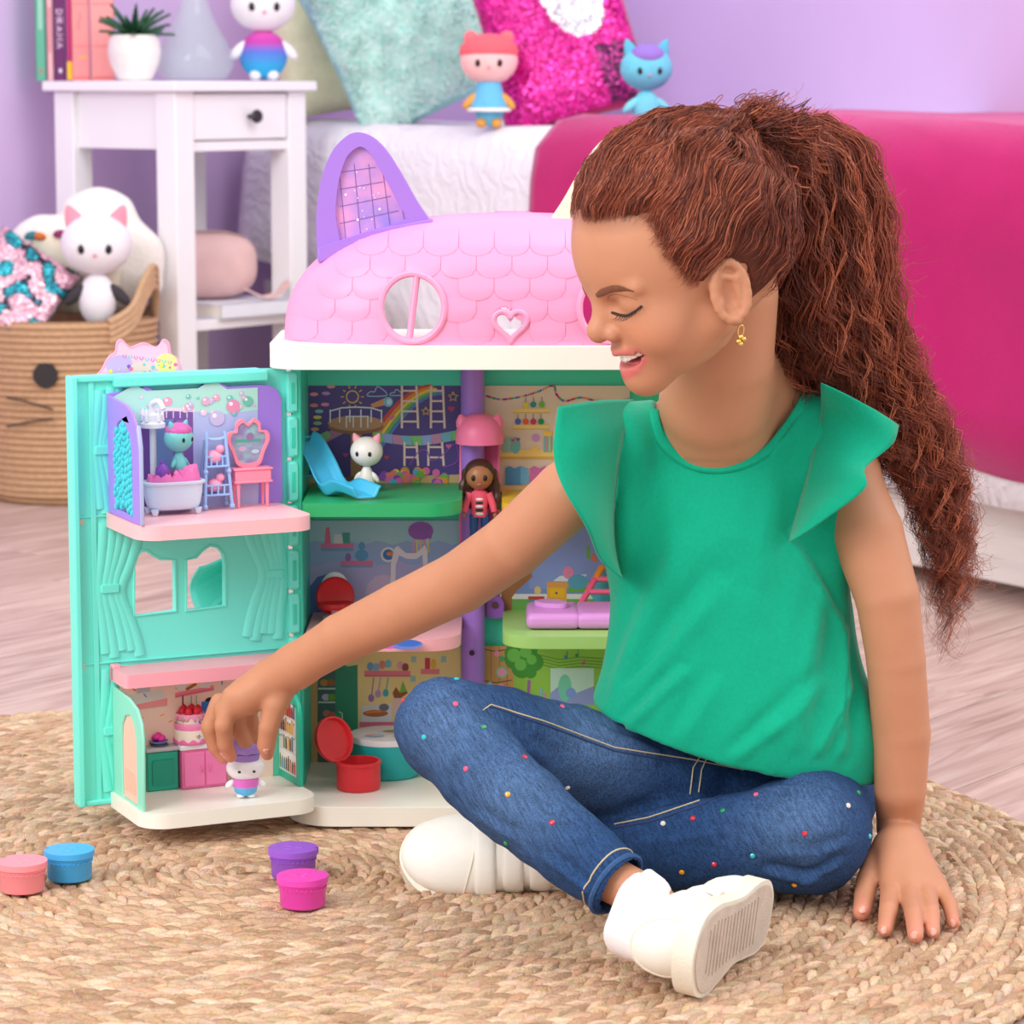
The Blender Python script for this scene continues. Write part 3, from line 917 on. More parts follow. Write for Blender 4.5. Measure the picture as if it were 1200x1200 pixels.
def in_heart(x, z, k=1.0):
    X = (x - HT[0]) / (.0145 * k); Z = (z - HT[1] + .001) / (.0145 * k)
    return (X * X + Z * Z - .8) ** 3 - X * X * Z ** 3 < 0
m = MB()
nu, nv = 260, 110
idx = {}
def hole(x, z): return any((x - w[0]) ** 2 + ((z - w[1]) * .92) ** 2 < WRAD ** 2 for w in (WL, WR)) or in_heart(x, z, 1.02)
for sg in (-1,):
    base_i = len(m.v)
    pts = []
    for j in range(nv + 1):
        z = RH * math.sin(math.pi / 2 * j / nv) ** .9 if j else 0
        zz = min(z, RH * .9995)
        hw = RA * max(0.0, (1 - (zz / RH) ** 2.5)) ** .4
        for i in range(nu + 1):
            t = -1 + 2 * i / nu
            x = hw * math.sin(t * math.pi / 2)
            pts.append((x, zz))
    m.v.extend(tuple(roof_pt(x, z, 0, sg)) for x, z in pts)
    for j in range(nv):
        for i in range(nu):
            ids = [j * (nu + 1) + i, j * (nu + 1) + i + 1, (j + 1) * (nu + 1) + i + 1, (j + 1) * (nu + 1) + i]
            cx = sum(pts[k][0] for k in ids) / 4; cz = sum(pts[k][1] for k in ids) / 4
            if hole(cx, cz): continue
            m.f.append(tuple(base_i + k for k in ids)); m.c.append(None)
roof = m.build('roof', PINKR, dh, world=True, smooth=60)
md = roof.modifiers.new('s', 'SOLIDIFY'); md.thickness = .002; md.offset = 1
# scalloped shingles
sw, sh = .0335, .0205
row = 0
for row in range(-1, 7):
    zt = .013 + row * sh
    nrow = 16
    for k in range(-nrow, nrow + 1):
        xc = (k + (.5 if row % 2 else 0)) * sw
        zc = zt + .004
        if roof_s(xc, max(0, zc)) > .90 or abs(xc) > RA * .95: continue
        if any(math.hypot(xc - w[0], zc - w[1]) < WRAD + .010 for w in (WL, WR)) or math.hypot(xc - HT[0], zc - HT[1]) < .024: continue
        mb = MB()
        def tile(u, v, xc=xc, zt=zt):
            # v 0 top .. 1 bottom, scalloped lower edge
            x = (u - .5) * sw * .985
            prof = math.sqrt(max(0, 1 - (2 * u - 1) ** 2 * .96))
            z = zt + sh * .62 - v * (sh * .62 + sh * .52 * prof)
            X, Z = xc + x, z
            s = roof_s(X, max(Z, 0.0))
            if s > .965:
                q = (.965 / s) ** .4; X *= q; Z = max(Z, 0) * q
            edge = min(1, 6 * (1 - v)) 
            return roof_pt(X, max(.0005, Z), .0003 + .0017 * v * (.25 + .75 * prof) * (1 if v < .97 else .2))
        mb.grid(tile, 9, 5)
        mb.build('shingle', PINKR, roof, world=True, smooth=50)
def window_ring(w, r, tilt):
    pts = [roof_pt(w[0] + r * math.cos(a), w[1] + r * math.sin(a) / .96, .001) for a in [2 * math.pi * k / 40 for k in range(40)]]
    o = MB().tube(pts, .0032, 8, closed=True).build('window_frame', plas(250, 160, 198), roof, world=True)
    dx = math.sin(tilt) * r
    MB().tube([roof_pt(w[0] - dx, w[1] - r, .0), roof_pt(w[0] + dx, w[1] + r, .0)], .0032, 8).build('window_bar', plas(250, 160, 198), roof, world=True)
window_ring(WL, WRAD + .0015, .12); window_ring(WR, WRAD + .0015, -.12)
hp = [(HT[0] + .0155 * (16 * math.sin(t) ** 3) / 16, HT[1] + .0155 * (13 * math.cos(t) - 5 * math.cos(2 * t) - 2 * math.cos(3 * t) - math.cos(4 * t)) / 16) for t in [2 * math.pi * k / 36 for k in range(36)]]
MB().tube([roof_pt(x, z, .001) for x, z in hp], .0028, 8, closed=True).build('heart_frame', plas(250, 160, 198), roof, world=True)
# ears
def ear(mirror, colm, shift=0, pane=True):
    f_ = (lambda u: 1194 - u + shift) if mirror else (lambda u: u)
    out = spl2([(373, 306), (371, 262), (375, 218), (387, 182), (403, 162), (418, 155), (436, 160), (453, 176), (470, 202), (488, 234), (504, 258)], 5, False) + [(507, 262), (505, 268), (440, 283), (378, 308)]
    inn = spl2([(399, 283), (394, 250), (397, 215), (405, 188), (413, 177), (424, 172), (436, 182), (450, 206), (466, 236), (478, 256)], 4, False) + [(440, 270)]
    DE = 2.872
    fn = lambda x, y, c: P(f_(x), y, DE) + Vector((0, c, 0))
    o = MB().prism(out, [inn], fn, -.007, .007).build('ear_frame', colm, dh, bev=.002, world=True)
    lo = [(372, 290), (440, 268), (507, 256), (509, 266), (440, 283), (374, 308)]
    MB().prism(lo, [], fn, -.010, .010).build('ear_base', colm, dh, bev=.0015, world=True)
    if not pane: MB().prism(inn, [], fn, -.001, .001).build('ear_pane', plas(250, 246, 226), dh, world=True)
    if pane:
        MB().prism(inn, [], fn, -.001, .001).build('ear_pane', galaxy, dh, world=True)
        d = Decal(lambda x, y, c: P(x, y, DE - .0015 - c * .1))
        for k in range(5): d.line([(398 + k * 17, 186 - 0 * k + abs(k - 1.5) * 12), (405 + k * 17.5, 280 - k * 4)], .7, (120, 90, 170))
        for k in range(5): d.line([(398, 200 + k * 20 + 2), (440 + k * 9, 196 + k * 17)], .7, (120, 90, 170))
        for k in range(26):
            u = rnd.uniform(400, 464); v = rnd.uniform(190, 275)
            if u > 425 + (v - 180) * .5: continue
            d.circ(u, v, rnd.choice((.7, .9, 1.6)), (250, 236, 250), 7)
        d.done(dh, 'pane_print')
        for (a, b) in ((402, 210), (398, 240), (399, 262), (455, 215), (466, 237)): pass
galaxy = mat('galaxy_print', (252, 168, 208), .3, .5, 22, rgb2=(150, 130, 224))
ear(False, PURP); ear(True, plas(244, 240, 214), shift=-46, pane=False)
# pole and lift
XT = P(554, 600, 2.925).x
MB().lathe([(.0117, .020), (.0117, .431)], (XT, 2.925, 0), 28).build('pole', PURP, dh, world=True)
for v_ in (765, 662): MB().lathe([(.0028, 0), (.0028, .0015)], PL(553, v_, (XT, 2.9133, 0), Vector((0, 1, 0))) + Vector((0, -.0001, 0)), 12, rot_to((0, -1, 0))).build('screw_hole', plas(50, 30, 60), dh, world=True)
XL = P(562, 560, 2.905).x
LIFT = plas(244, 122, 168)
zt, zb = P(562, 520, 2.90).z, P(562, 645, 2.90).z
lift = MB().lathe([(.0205, zb), (.0205, zt)], (XL, 2.915, 0), 20, cap=False, a0=.35, a1=math.pi - .35).build('lift_car', LIFT, dh, world=True, solid=.002)
MB().lathe([(.0235, zt), (.0238, zt + .004), (.0225, zt + .014), (.018, zt + .023), (.010, zt + .028), (.0005, zt + .029)], (XL, 2.905, 0), 28).build('lift_hood', LIFT, dh, world=True)
for sx in (-1, 1): MB().lathe([(.0075, 0), (.006, .006), (.0015, .011)], (XL + sx * .0155, 2.902, zt + .018), 12, Matrix.Rotation(sx * .3, 3, 'Y'), sy=.6).build('lift_ear', LIFT, dh, world=True)
MB().lathe([(.021, zb - .003), (.021, zb)], (XL, 2.900, 0), 24).build('lift_floor', LIFT, dh, world=True)
# shelves (fixed floors of the rooms)
def shelf(name, x0, x1, zt_, th, col, y0=2.80, r=.035, left=True):
    rs = (.004, .004, .006, r) if left else (.004, .004, r, .006)
    return MB().prism(rrect(x0, y0, x1, YB, rs, 10), [], xyz, zt_ - th, zt_).build(name, col, dh, bev=.0025, world=True)
ZG = P(450, 590, 2.80).z
shelf('green_floor', -.199, P(541, 590, 2.84).x, ZG, .013, plas(44, 172, 106))
ZP = P(450, 748, 2.805).z
shelf('pink_floor', -.199, P(540, 750, 2.84).x, ZP, .012, plas(246, 176, 184))
ZY = P(640, 590, 2.85).z
shelf('yellow_floor', P(588, 588, 2.86).x, .199, ZY, .012, plas(246, 196, 40), left=False, y0=2.83)
ZL = P(660, 745, 2.805).z
shelf('light_green_floor', P(589, 745, 2.84).x, .199, ZL, .012, plas(166, 214, 122), left=False)

# printed room cards on the back wall
def bw_(u, v, c): return P(u, v, YB - c - .0004)
d = Decal(bw_)
# play room
d.rect(361, 452, 540, 577, (84, 66, 140)); d.poly([(361, 556), (400, 560), (540, 556), (540, 577), (361, 577)], (206, 172, 128))
for (u, v, c) in ((368, 462, (240, 150, 170)), (368, 475, (220, 140, 120)), (381, 474, (236, 140, 180)), (372, 489, (226, 206, 110)), (369, 503, (216, 150, 120)), (382, 461, (190, 150, 220)), (374, 482, (130, 190, 200)), (372, 496, (140, 190, 130)), (388, 453, (230, 160, 170))):
    d.ell(u, v, 5, 2.2, c)
for k, c in enumerate(((214, 70, 60), (232, 140, 50), (240, 206, 70), (110, 180, 90), (80, 130, 200))):
    pts = [(425 + 5 * math.cos(0) + (105 - k * 4.2) * (1 - math.cos(t)) * .92, 540 + k * 3 - (92 - k * 3.2) * math.sin(t) * .95) for t in [math.pi / 2 * i / 12 for i in range(13)]]
    pts = [(424 + k * 3.2 + i * 6.8, 534 + k * 2.2 - 82 * (1 - (1 - i / 12) ** 1.9)) for i in range(13)]
    d.line(pts, 3.4, c)
ycol = (240, 196, 60)
d.line([(413 + 7 * math.cos(a), 465 + 7 * math.sin(a)) for a in [2 * math.pi * k / 16 for k in range(17)]], 1.3, ycol)
for k in range(10):
    a = 2 * math.pi * k / 10; d.line([(413 + 10 * math.cos(a), 465 + 10 * math.sin(a)), (413 + 13.5 * math.cos(a), 465 + 13.5 * math.sin(a))], 1.1, ycol)
for cx, cy, s in ((442, 462, 1.0), (464, 462, .62)):
    pts = spl2([(cx - 11 * s, cy + 2 * s), (cx - 8 * s, cy - 3 * s), (cx - 3 * s, cy - 3 * s), (cx, cy - 9 * s), (cx + 6 * s, cy - 6 * s), (cx + 11 * s, cy - 1 * s), (cx + 9 * s, cy + 2 * s)], 4)
    d.line(pts, 1.1, (150, 200, 226), True)
d.poly([(368, 512), (400, 500), (406, 506), (374, 523)], (180, 120, 160)); d.poly([(372, 510), (384, 505), (388, 512), (378, 518)], (130, 180, 120))
for k in range(9):
    u = 436 + k * 11.5; d.poly([(u, 505 + 6 * math.sin(k * .38)), (u + 11.5, 505 + 6 * math.sin((k + 1) * .38)), (u + 13, 516 + 6 * math.sin((k + 1) * .38)), (u + 2, 516 + 6 * math.sin(k * .38))], ((132, 196, 120), (150, 170, 226), (200, 140, 180), (120, 180, 200))[k % 4])
d.rect(411, 500, 424, 562, (176, 128, 96)); d.ell(417, 562, 14, 4, (130, 92, 60)); d.ell(417, 500, 33, 9, (150, 102, 72)); d.ell(417, 496, 33, 9, (190, 140, 108))
wl = (226, 226, 236)
d.line([(386, 482), (400, 478), (417, 477), (435, 478), (448, 482)], 1.6, wl)
for u in (387, 398, 410, 423, 435, 447): d.line([(u, 480), (u, 495)], 1.5, wl)
d.line([(405, 488), (432, 488)], 1.4, wl)
for u in (406, 414, 423, 431): d.line([(u, 488), (u, 501)], 1.4, wl)
d.poly([(434, 474), (452, 466), (455, 474), (437, 478)], (216, 150, 110)); d.ell(455, 471, 5.5, 6, (120, 190, 226)); d.ell(456, 471, 3, 3.6, (190, 226, 240))
for (u0, u1, v0, v1) in ((471, 488, 452, 502), (505, 519, 452, 502), (474, 488, 518, 546), (502, 518, 518, 546)):
    ku = -1 if u0 > 490 else 1
    d.line([(u0, v0), (u0, v1)], 2.6, (236, 206, 196)); d.line([(u1, v0), (u1 + 2, v1)], 2.6, (236, 206, 196))
    for k in range(int((v1 - v0) / 12)): d.line([(u0, v0 + 6 + k * 12), (u1 + 1, v0 + 6 + k * 12)], 2.2, (236, 206, 196))
for (u, v, r) in ((531, 465, 6), (499, 482, 5)):
    pts = [(u + (r if k % 2 == 0 else r * .45) * math.sin(k * math.pi / 5), v - (r if k % 2 == 0 else r * .45) * math.cos(k * math.pi / 5)) for k in range(11)]
    d.line(pts, 1.1, ycol)
for (u, v, r, c) in ((529, 479, 4, (200, 60, 110)), (459, 489, 3.6, (220, 110, 150)), (430, 517, 3.2, (210, 100, 140)), (405, 533, 3.5, (170, 80, 150)), (526, 523, 3.5, (214, 110, 150)), (453, 536, 3, (190, 60, 80))): d.heart(u, v, r, c)
d.line(spl2([(480, 545), (490, 530), (500, 528), (506, 540), (520, 532), (534, 520), (536, 540), (520, 548)], 4, False), 1.2, (150, 80, 190))
balls = [(rnd.uniform(448, 524), rnd.uniform(551, 570)) for _ in range(46)]
for (u, v) in sorted(balls, key=lambda q: q[1]):
    if ((u - 486) / 40) ** 2 + ((v - 561) / 11) ** 2 < 1.05: d.circ(u, v, 4.6, rnd.choice(((110, 190, 70), (240, 150, 60), (90, 180, 220), (230, 110, 180), (250, 220, 80), (140, 80, 190), (240, 130, 120))), 12)
# bathroom card (middle left)
d.rect(361, 610, 540, 742, (150, 180, 226))
d.poly([(361, 610), (540, 610)] + [(540 - k * 9, 636 + 2.5 * math.sin(k * 1.6)) for k in range(21)][::1], (160, 206, 222))
d.poly([(361, 664)] + [(361 + k * 9, 660 + 3 * math.sin(k * 1.5)) for k in range(20)] + [(540, 742), (361, 742)], (178, 178, 226))
d.poly([(361, 690), (372, 676), (386, 672), (400, 690), (400, 742), (361, 742)], (86, 110, 176)); d.poly([(361, 720), (400, 716), (400, 742), (361, 742)], (170, 90, 130))
d.rect(376, 637, 414, 642, (226, 120, 170)); d.rect(376, 642, 414, 646, (120, 160, 210)); d.rect(399, 657, 437, 662, (226, 120, 170)); d.rect(399, 662, 437, 665, (130, 160, 210))
d.poly([(382, 618), (386, 618), (388, 637), (380, 637)], (226, 110, 150)); d.poly([(392, 626), (400, 626), (402, 637), (391, 637)], (220, 222, 232)); d.poly([(401, 624), (410, 624), (410, 637), (402, 637)], (70, 160, 150))
d.ell(408, 653, 3.5, 5, (150, 110, 180)); d.ell(424, 651, 8, 7, (90, 160, 210)); d.ell(424, 640, 4, 5, (90, 160, 210))
d.ell(493, 622, 15, 11, (150, 96, 190)); d.poly([(478, 622), (508, 622), (505, 632), (498, 628), (490, 633), (483, 628)], (150, 96, 190))
for k in range(5): d.line([(485 + k * 4, 632), (484 + k * 4.5, 648)], 2, ((236, 150, 190), (230, 220, 120), (240, 180, 160))[k % 3])
d.circ(455, 650, 9, (226, 232, 240)); d.circ(455, 650, 6.5, (60, 120, 190)); d.ell(457, 649, 4, 2.5, (236, 140, 60))
d.circ(450, 695, 22, (206, 190, 226)); d.circ(520, 700, 26, (190, 200, 232))
# kitchen card (lower left)
d.rect(361, 758, 540, 905, (240, 218, 150))
d.rect(361, 758, 378, 905, (214, 170, 112))
d.poly([(372, 905), (372, 800), (376, 788), (384, 782), (394, 781), (394, 905)], (70, 110, 106))
for v in (806, 822): d.rect(373, v, 393, v + 2, (196, 214, 206))
for (u, v, c) in ((380, 800, (206, 140, 60)), (388, 800, (170, 110, 60)), (382, 817, (200, 190, 220)), (389, 817, (110, 170, 60)), (383, 836, (206, 130, 110)), (389, 838, (190, 110, 96))): d.ell(u, v, 5, 4, c)
d.poly([(393, 905), (393, 782), (400, 778), (408, 781), (419, 779), (420, 905)], (54, 150, 118)); d.line([(397, 834), (401, 836), (401, 846), (397, 848)], 1.4, (214, 220, 216))
for (u, v, c) in ((434, 781, (120, 170, 214)), (441, 782, (140, 190, 226)), (448, 779, (226, 140, 120)), (455, 778, (130, 200, 214)), (469, 780, (240, 170, 190)), (475, 782, (150, 80, 70))): d.ell(u, v, 4, 5, c)
d.rect(427, 786, 481, 791, (236, 130, 150)); d.rect(427, 791, 481, 793, (214, 110, 130)); d.rect(493, 784, 515, 790, (236, 130, 150))
d.rect(498, 771, 504, 784, (206, 60, 90)); d.ell(508, 778, 3.5, 6, (236, 190, 70))
for (u, v, c) in ((435, 818, (170, 120, 190)), (443, 813, (190, 150, 200)), (452, 812, (70, 180, 180))): d.line([(u + 3, 794), (u, v)], 1.3, c); d.ell(u, v, 3.6, 4.6, c)
for (u, v) in ((485, 772), (520, 772), (484, 795)): d.rect(u - 3, v - 3, u + 3, v + 4, (160, 206, 196))
d.poly([(460, 812), (464, 805), (468, 811), (472, 803), (478, 812), (470, 818), (462, 818)], (150, 90, 50)); d.poly([(468, 812), (472, 798), (477, 810)], (130, 190, 70)); d.poly([(460, 818), (478, 818), (476, 838), (461, 838)], (236, 200, 190))
d.poly([(425, 827), (458, 825), (460, 846), (422, 848)], (224, 222, 232)); d.ell(440, 836, 15, 4.2, (176, 110, 64)); d.line([(428, 835), (452, 833)], 2.6, (240, 130, 50)); d.ell(450, 829, 6, 4.5, (120, 120, 136)); d.rect(421, 846, 470, 852, (226, 120, 150))
# craft room card (upper right)
d.rect(568, 452, 738, 577, (224, 210, 200))
beads = spl2([(570, 464), (586, 468), (605, 466), (628, 460), (648, 452), (652, 462), (662, 470), (680, 466), (700, 470), (724, 470), (737, 468)], 8, False)
for k, (u, v) in enumerate(beads): d.circ(u, v, 1.5 if k % 3 else 1.1, ((120, 60, 170), (210, 50, 70), (50, 160, 110), (70, 120, 210), (236, 150, 60))[(k // 2) % 5], 7)
for v in (479, 498): d.rect(601, v, 644, v + 4, (240, 214, 130)); d.rect(601, v + 4, 644, v + 5, (214, 180, 90))
for (u, v, c) in ((616, 475, (226, 214, 70)), (625, 474, (40, 150, 150)), (635, 474, (110, 190, 70)), (607, 494, (70, 110, 200)), (616, 494, (226, 100, 50)), (625, 494, (206, 50, 110)), (634, 494, (30, 150, 80))): d.line([(u, v - 9), (u, v)], 1, (140, 140, 140)); d.circ(u, v, 3.7, c)
d.rect(584, 527, 700, 537, (238, 208, 130)); d.rect(584, 535, 700, 538, (214, 178, 90))
d.poly([(590, 520), (593, 512), (602, 512), (604, 530), (588, 531)], (150, 200, 200)); d.ell(604, 522, 6, 10, (110, 190, 200)); d.heart(601, 516, 2.6, (220, 60, 80)); d.heart(607, 515, 2.6, (150, 70, 180))
d.rect(637, 509, 647, 530, (110, 190, 190)); d.rect(637, 505, 647, 511, (240, 200, 90)); d.line([(640, 511), (640, 529)], 1.6, (226, 120, 170)); d.line([(644, 511), (644, 529)], 1.6, (230, 200, 90))
d.poly([(618, 528), (628, 521), (634, 530)], (236, 200, 110)); d.circ(628, 513, 5, (200, 150, 210))
for (u, c, c2) in ((592, (80, 150, 214), (110, 180, 230)), (621, (210, 110, 190), (230, 140, 210))):
    d.poly([(u, 568), (u, 549), (u + 5, 546), (u + 11, 549), (u + 18, 546), (u + 18, 568)], c); d.poly([(u + 18, 568), (u + 18, 546), (u + 27, 549), (u + 28, 566)], c2)
d.rect(568, 569, 738, 577, (236, 190, 140))
# bedroom card (middle right)
d.rect(568, 604, 742, 722, (120, 150, 214)); d.poly([(620, 640), (690, 604), (742, 604), (742, 690), (620, 690)], (136, 160, 220))
d.rect(568, 696, 742, 703, (230, 232, 236)); d.rect(568, 702, 742, 722, (110, 176, 90))
d.poly([(586, 722), (588, 690), (594, 676), (606, 680), (622, 670), (624, 676), (606, 692), (600, 700), (600, 722)], (166, 112, 70)); d.poly([(568, 690), (586, 688), (586, 722), (568, 722)], (190, 140, 90))
for k, c in enumerate(((60, 130, 190), (206, 80, 130), (150, 80, 170), (60, 160, 190), (200, 70, 60))): d.rect(619 + (k % 2), 716 - k * 4.3, 638 - (k % 2), 720 - k * 4.3, c)
d.rect(619, 716, 640, 720, (240, 200, 60)); d.ell(630, 692, 4, 5, (226, 200, 130))
d.rect(641, 682, 690, 688, (224, 164, 76)); d.rect(641, 688, 664, 718, (236, 176, 70)); d.rect(644, 690, 661, 700, (240, 196, 40)); d.rect(644, 703, 661, 716, (214, 110, 56)); d.rect(666, 687, 690, 694, (110, 180, 60))
d.circ(652, 695, 1.6, (140, 70, 150)); d.circ(652, 710, 1.6, (140, 70, 150)); d.poly([(648, 681), (656, 675), (688, 673), (682, 682)], (214, 232, 240)); d.ell(666, 671, 6.5, 7.5, (226, 140, 180)); d.ell(677, 682, 12, 9, (90, 170, 200), a0=0)
d.ell(705, 690, 14, 18, (90, 190, 214)); d.line([(689, 640), (690, 655)], 4, (110, 180, 80)); d.line([(694, 650), (698, 658)], 5, (220, 120, 80))
# garden card (lower right)
d.rect(568, 757, 742, 905, (150, 200, 80)); d.rect(565, 757, 602, 905, (206, 156, 96))
for u in (575, 585, 594): d.line([(u, 757), (u + 1, 860)], .9, (170, 116, 66))
for v in (760, 797): d.line(spl2([(566, v), (580, v + 3), (600, v)], 5, False), 1.1, (90, 60, 40))
for (u, v, r, c) in ((582, 766, 3.6, (240, 140, 180)), (587, 804, 3.6, (240, 150, 190)), (574, 802, 3.2, (160, 210, 230))): d.circ(u, v, r, c)
d.circ(588, 788, 7, (120, 200, 160)); d.circ(588, 788, 5.2, (240, 160, 190)); d.circ(588, 772, 3.5, (80, 170, 110))
for (u, v, r) in ((604, 772, 13), (618, 762, 12), (612, 782, 13), (626, 776, 11), (600, 765, 9), (622, 788, 7)): d.circ(u, v, r, (70, 150, 60), 16)
for (u, v, r) in ((602, 768, 8), (616, 764, 7), (610, 779, 7), (623, 773, 6)): d.circ(u, v, r, (110, 190, 84), 14)
for k in range(4): d.line([(634, 768 + k * 3.6), (655, 773 + k * 3.6), (680, 770 + k * 3.6), (706, 772 + k * 3.6)], .8, (90, 140, 60))
for (u, v, c) in ((663, 770, (60, 140, 190)), (676, 768, (60, 150, 90)), (684, 777, (200, 90, 160))): d.circ(u, v, 2, c); d.line([(u + 1.6, v), (u + 1.6, v - 7)], .9, c)
d.rect(645, 783, 696, 826, (196, 226, 214)); d.poly([(645, 826), (645, 812), (660, 800), (676, 812), (696, 804), (696, 826)], (150, 160, 220)); d.ell(662, 806, 8, 16, (120, 206, 180)); d.circ(669, 812, 6, (130, 160, 230))
d.line([(620, 797), (619, 815)], 3.4, (170, 100, 180)); d.ell(612, 816, 7, 5, (180, 110, 190)); d.line([(634, 806), (634, 825)], 3, (130, 190, 200)); d.line([(638, 812), (640, 824)], 2.6, (220, 130, 190))
d.done(dh)
# tabs on the wall
for (u, v, w) in ((497, 576, 12), (606, 576, 12)):
    MB().box(P(u, v, YB - .003), (w / 1180, .003, .004)).build('card_clip', TEAL, dh, world=True)
# raised white mirror frame and red chair of the bathroom card
mf = [(457, 692), (458, 660), (462, 643), (466, 639), (476, 648), (488, 648), (498, 638), (501, 646), (502, 690)]
MB().prism(mf, [[(463, 690), (464, 662), (468, 651), (477, 655), (488, 655), (495, 650), (497, 690)]], lambda x, y, c: P(x, y, YB - .001 - c), 0, .0025).build('mirror_frame', plas(232, 230, 242), dh, bev=.0006, world=True)
mm = MB().prism([(463, 690), (464, 662), (468, 651), (477, 655), (488, 655), (495, 650), (497, 690)], [], lambda x, y, c: P(x, y, YB - .001 - c), 0, .001)
mm.build('mirror_pane', mat('mirror_print', (200, 170, 160), .2, .5, 60, rgb2=(90, 70, 110)), dh, world=True)

# ------------------------------------------------------------------ the opened wing
WA = math.radians(25); HN = Vector((-.212, 2.85, 0)); WD = Vector((-math.cos(WA), -math.sin(WA), 0)); WN = Vector((math.sin(WA), -math.cos(WA), 0))
def W(a, z, c=0): return HN + WD * a + WN * c + Vector((0, 0, z))
def onw(u, v, c=0):
    p = PL(u, v, HN + WN * c, WN) - HN
    return (p.dot(WD), p.z)
def wpx(c): return lambda u, v, k: (lambda q: W(q[0], q[1], c + k))(onw(u, v, c))
w1 = [onw(u, v) for u, v in [(157, 722), (157, 664), (160, 652), (165, 646), (172, 645), (180, 651), (188, 655), (205, 656), (206, 716)]]
w2 = [onw(u, v) for u, v in [(218, 716), (218, 656), (230, 653), (237, 645), (246, 639), (255, 641), (262, 650), (264, 662), (264, 710)]]
wing = MB().prism([(.004, .021), (.219, .021), (.219, .4285), (.10, .4285), (.04, .4285), (.004, .4275)], [w1, w2], W, -.010, 0).build('wing', TEAL_L, dh, world=True, bev=.001)
def wbox(nm, a0, a1, z0, z1, c0, c1, m=TEAL_L, bev=.0015):
    return MB().prism([(a0, z0), (a1, z0), (a1, z1), (a0, z1)], [], W, c0, c1).build(nm, m, wing, world=True, bev=bev)
wbox('edge_rim', .2135, .2195, .0205, .429, -.012, .008)
wbox('edge_rim', .196, .2012, .0225, .427, 0, .0022, bev=.0006)
wbox('top_rim', .03, .2135, .423, .429, -.012, .004)
wbox('top_bar', .026, .178, .4175, .4275, 0, .010)
for z in (.156, .296): wbox('seam', .0, .2135, z, z + .0016, 0, .0018, bev=.0004)
wbox('bottom_rim', .004, .2135, .0205, .026, -.010, .005)
for (u, v) in ((94, 612), (97, 780)):
    a, z = onw(u, v)
    MB().lathe([(.0034, 0), (.0034, .001), (.0005, .0016)], W(a, z, 0), 14, rot_to(WN)).build('screw', plas(206, 204, 180), wing, world=True)
for k in range(9):
    z1 = .425 - k * .043
    wbox('hinge_knuckle', -.0035, .006, z1 - .0395, z1, -.002, .0085, bev=.0022)
    wbox('hinge_slot', -.0005, .003, z1 - .030, z1 - .010, .0083, .0092, m=TEAL, bev=.0004)
def curtain(a0, a1, z0, z1, flip=1):
    mb = MB()
    for k in range(5):
        t = (k + .5) / 5
        pts = []
        for j in range(13):
            s = j / 12
            if s < .45: pin = s / .45
            elif s < .55: pin = 1
            else: pin = 1 - (s - .55) / .45 * .85
            a = a0 + (a1 - a0) * t
            tgt = (a1 if flip > 0 else a0) + (t - .5) * (a1 - a0) * .62 - flip * (a1 - a0) * .2
            a = a * (1 - pin ** 1.6) + tgt * pin ** 1.6
            pts.append(W(a, z1 - (z1 - z0) * s - .004 * math.cos(k * 2), .0004))
        mb.tube(pts, .0058, 8, flat=.38, up=WN)
    mid = z1 - (z1 - z0) * .5
    mb.build('curtain', TEAL_L, wing, world=True)
    c = (a1 if flip > 0 else a0) - flip * (a1 - a0) * .2
    wbox('tieback', c - .009, c + .009, mid - .004, mid + .004, 0, .0045, bev=.001)
curtain(.150, .193, .165, .290); curtain(.150, .193, .032, .150); curtain(.162, .194, .303, .415); curtain(.012, .052, .170, .290, -1)
# moulded window surround and slide seen through the right window
for ww in (w1, w2):
    MB().tube([W(a, z, .0003) for a, z in ww], .0014, 6, closed=True).build('window_rim', TEAL_L, wing, world=True)
sl = MB()
pts = [W(a, z, -.055) for a, z in ((.030, .296), (.060, .286), (.085, .276))]
def arc_(u, v):
    a = .024 + .062 * v
    return W(a, .268 - .032 * math.sin(v * 1.4) - .05 * u, -.025 - .03 * math.sin(u * math.pi))
sl.grid(arc_, 8, 10)
sl.build('outer_balcony', TEAL_L, wing, world=True, solid=.003)
ar = [(.026 + .054 * .5 + .024 * math.cos(t), .170 + .034 * math.sin(t)) for t in [math.pi * k / 12 for k in range(13)]]
MB().prism([(.022, .170), (.022, .222), (.090, .222), (.090, .170)][::-1], [], W, -.034, -.030) if False else None
MB().tube([W(a, z, -.03) for a, z in ar], .005, 8).build('outer_arch', TEAL_L, wing, world=True)
# name plaque fixed behind the wing
plq = spl2([(119, 445), (120, 430), (127, 417), (134, 412), (136, 401), (142, 397), (152, 406), (168, 401), (183, 406), (191, 397), (198, 402), (200, 414), (208, 420), (213, 433), (213, 445)], 4)
po = MB().prism(plq, [], wpx(-.02), 0, .003).build('plaque', plas(250, 170, 206), wing, world=True, bev=.0006)
d = Decal(wpx(-.0168))
ctr = (167, 424)
ins = [(ctr[0] + (x - ctr[0]) * .93, ctr[1] + (y - ctr[1]) * .90 + 1) for x, y in plq]
d.poly(ins, (240, 196, 220))
d.ell(140, 428, 16, 12, (206, 176, 236)); d.ell(172, 414, 18, 9, (250, 196, 226)); d.ell(195, 426, 13, 12, (240, 240, 150)); d.ell(166, 432, 14, 8, (236, 206, 200))
for k in range(9): d.line([(146 + k * 6.6 + 2.2 * math.cos(a), 417 + (k * .9) + 2.2 * math.sin(a)) for a in (-.9, .3, 1.57, 2.9, 4.0)], 1.1, ((214, 110, 190), (110, 200, 210), (226, 120, 190))[k % 3])
for k in range(16): d.circ(rnd.uniform(128, 206), rnd.uniform(427, 437), rnd.choice((1, 1.6, 2.4)), rnd.choice(((250, 226, 90), (110, 200, 220), (150, 90, 200), (240, 110, 170))), 7)
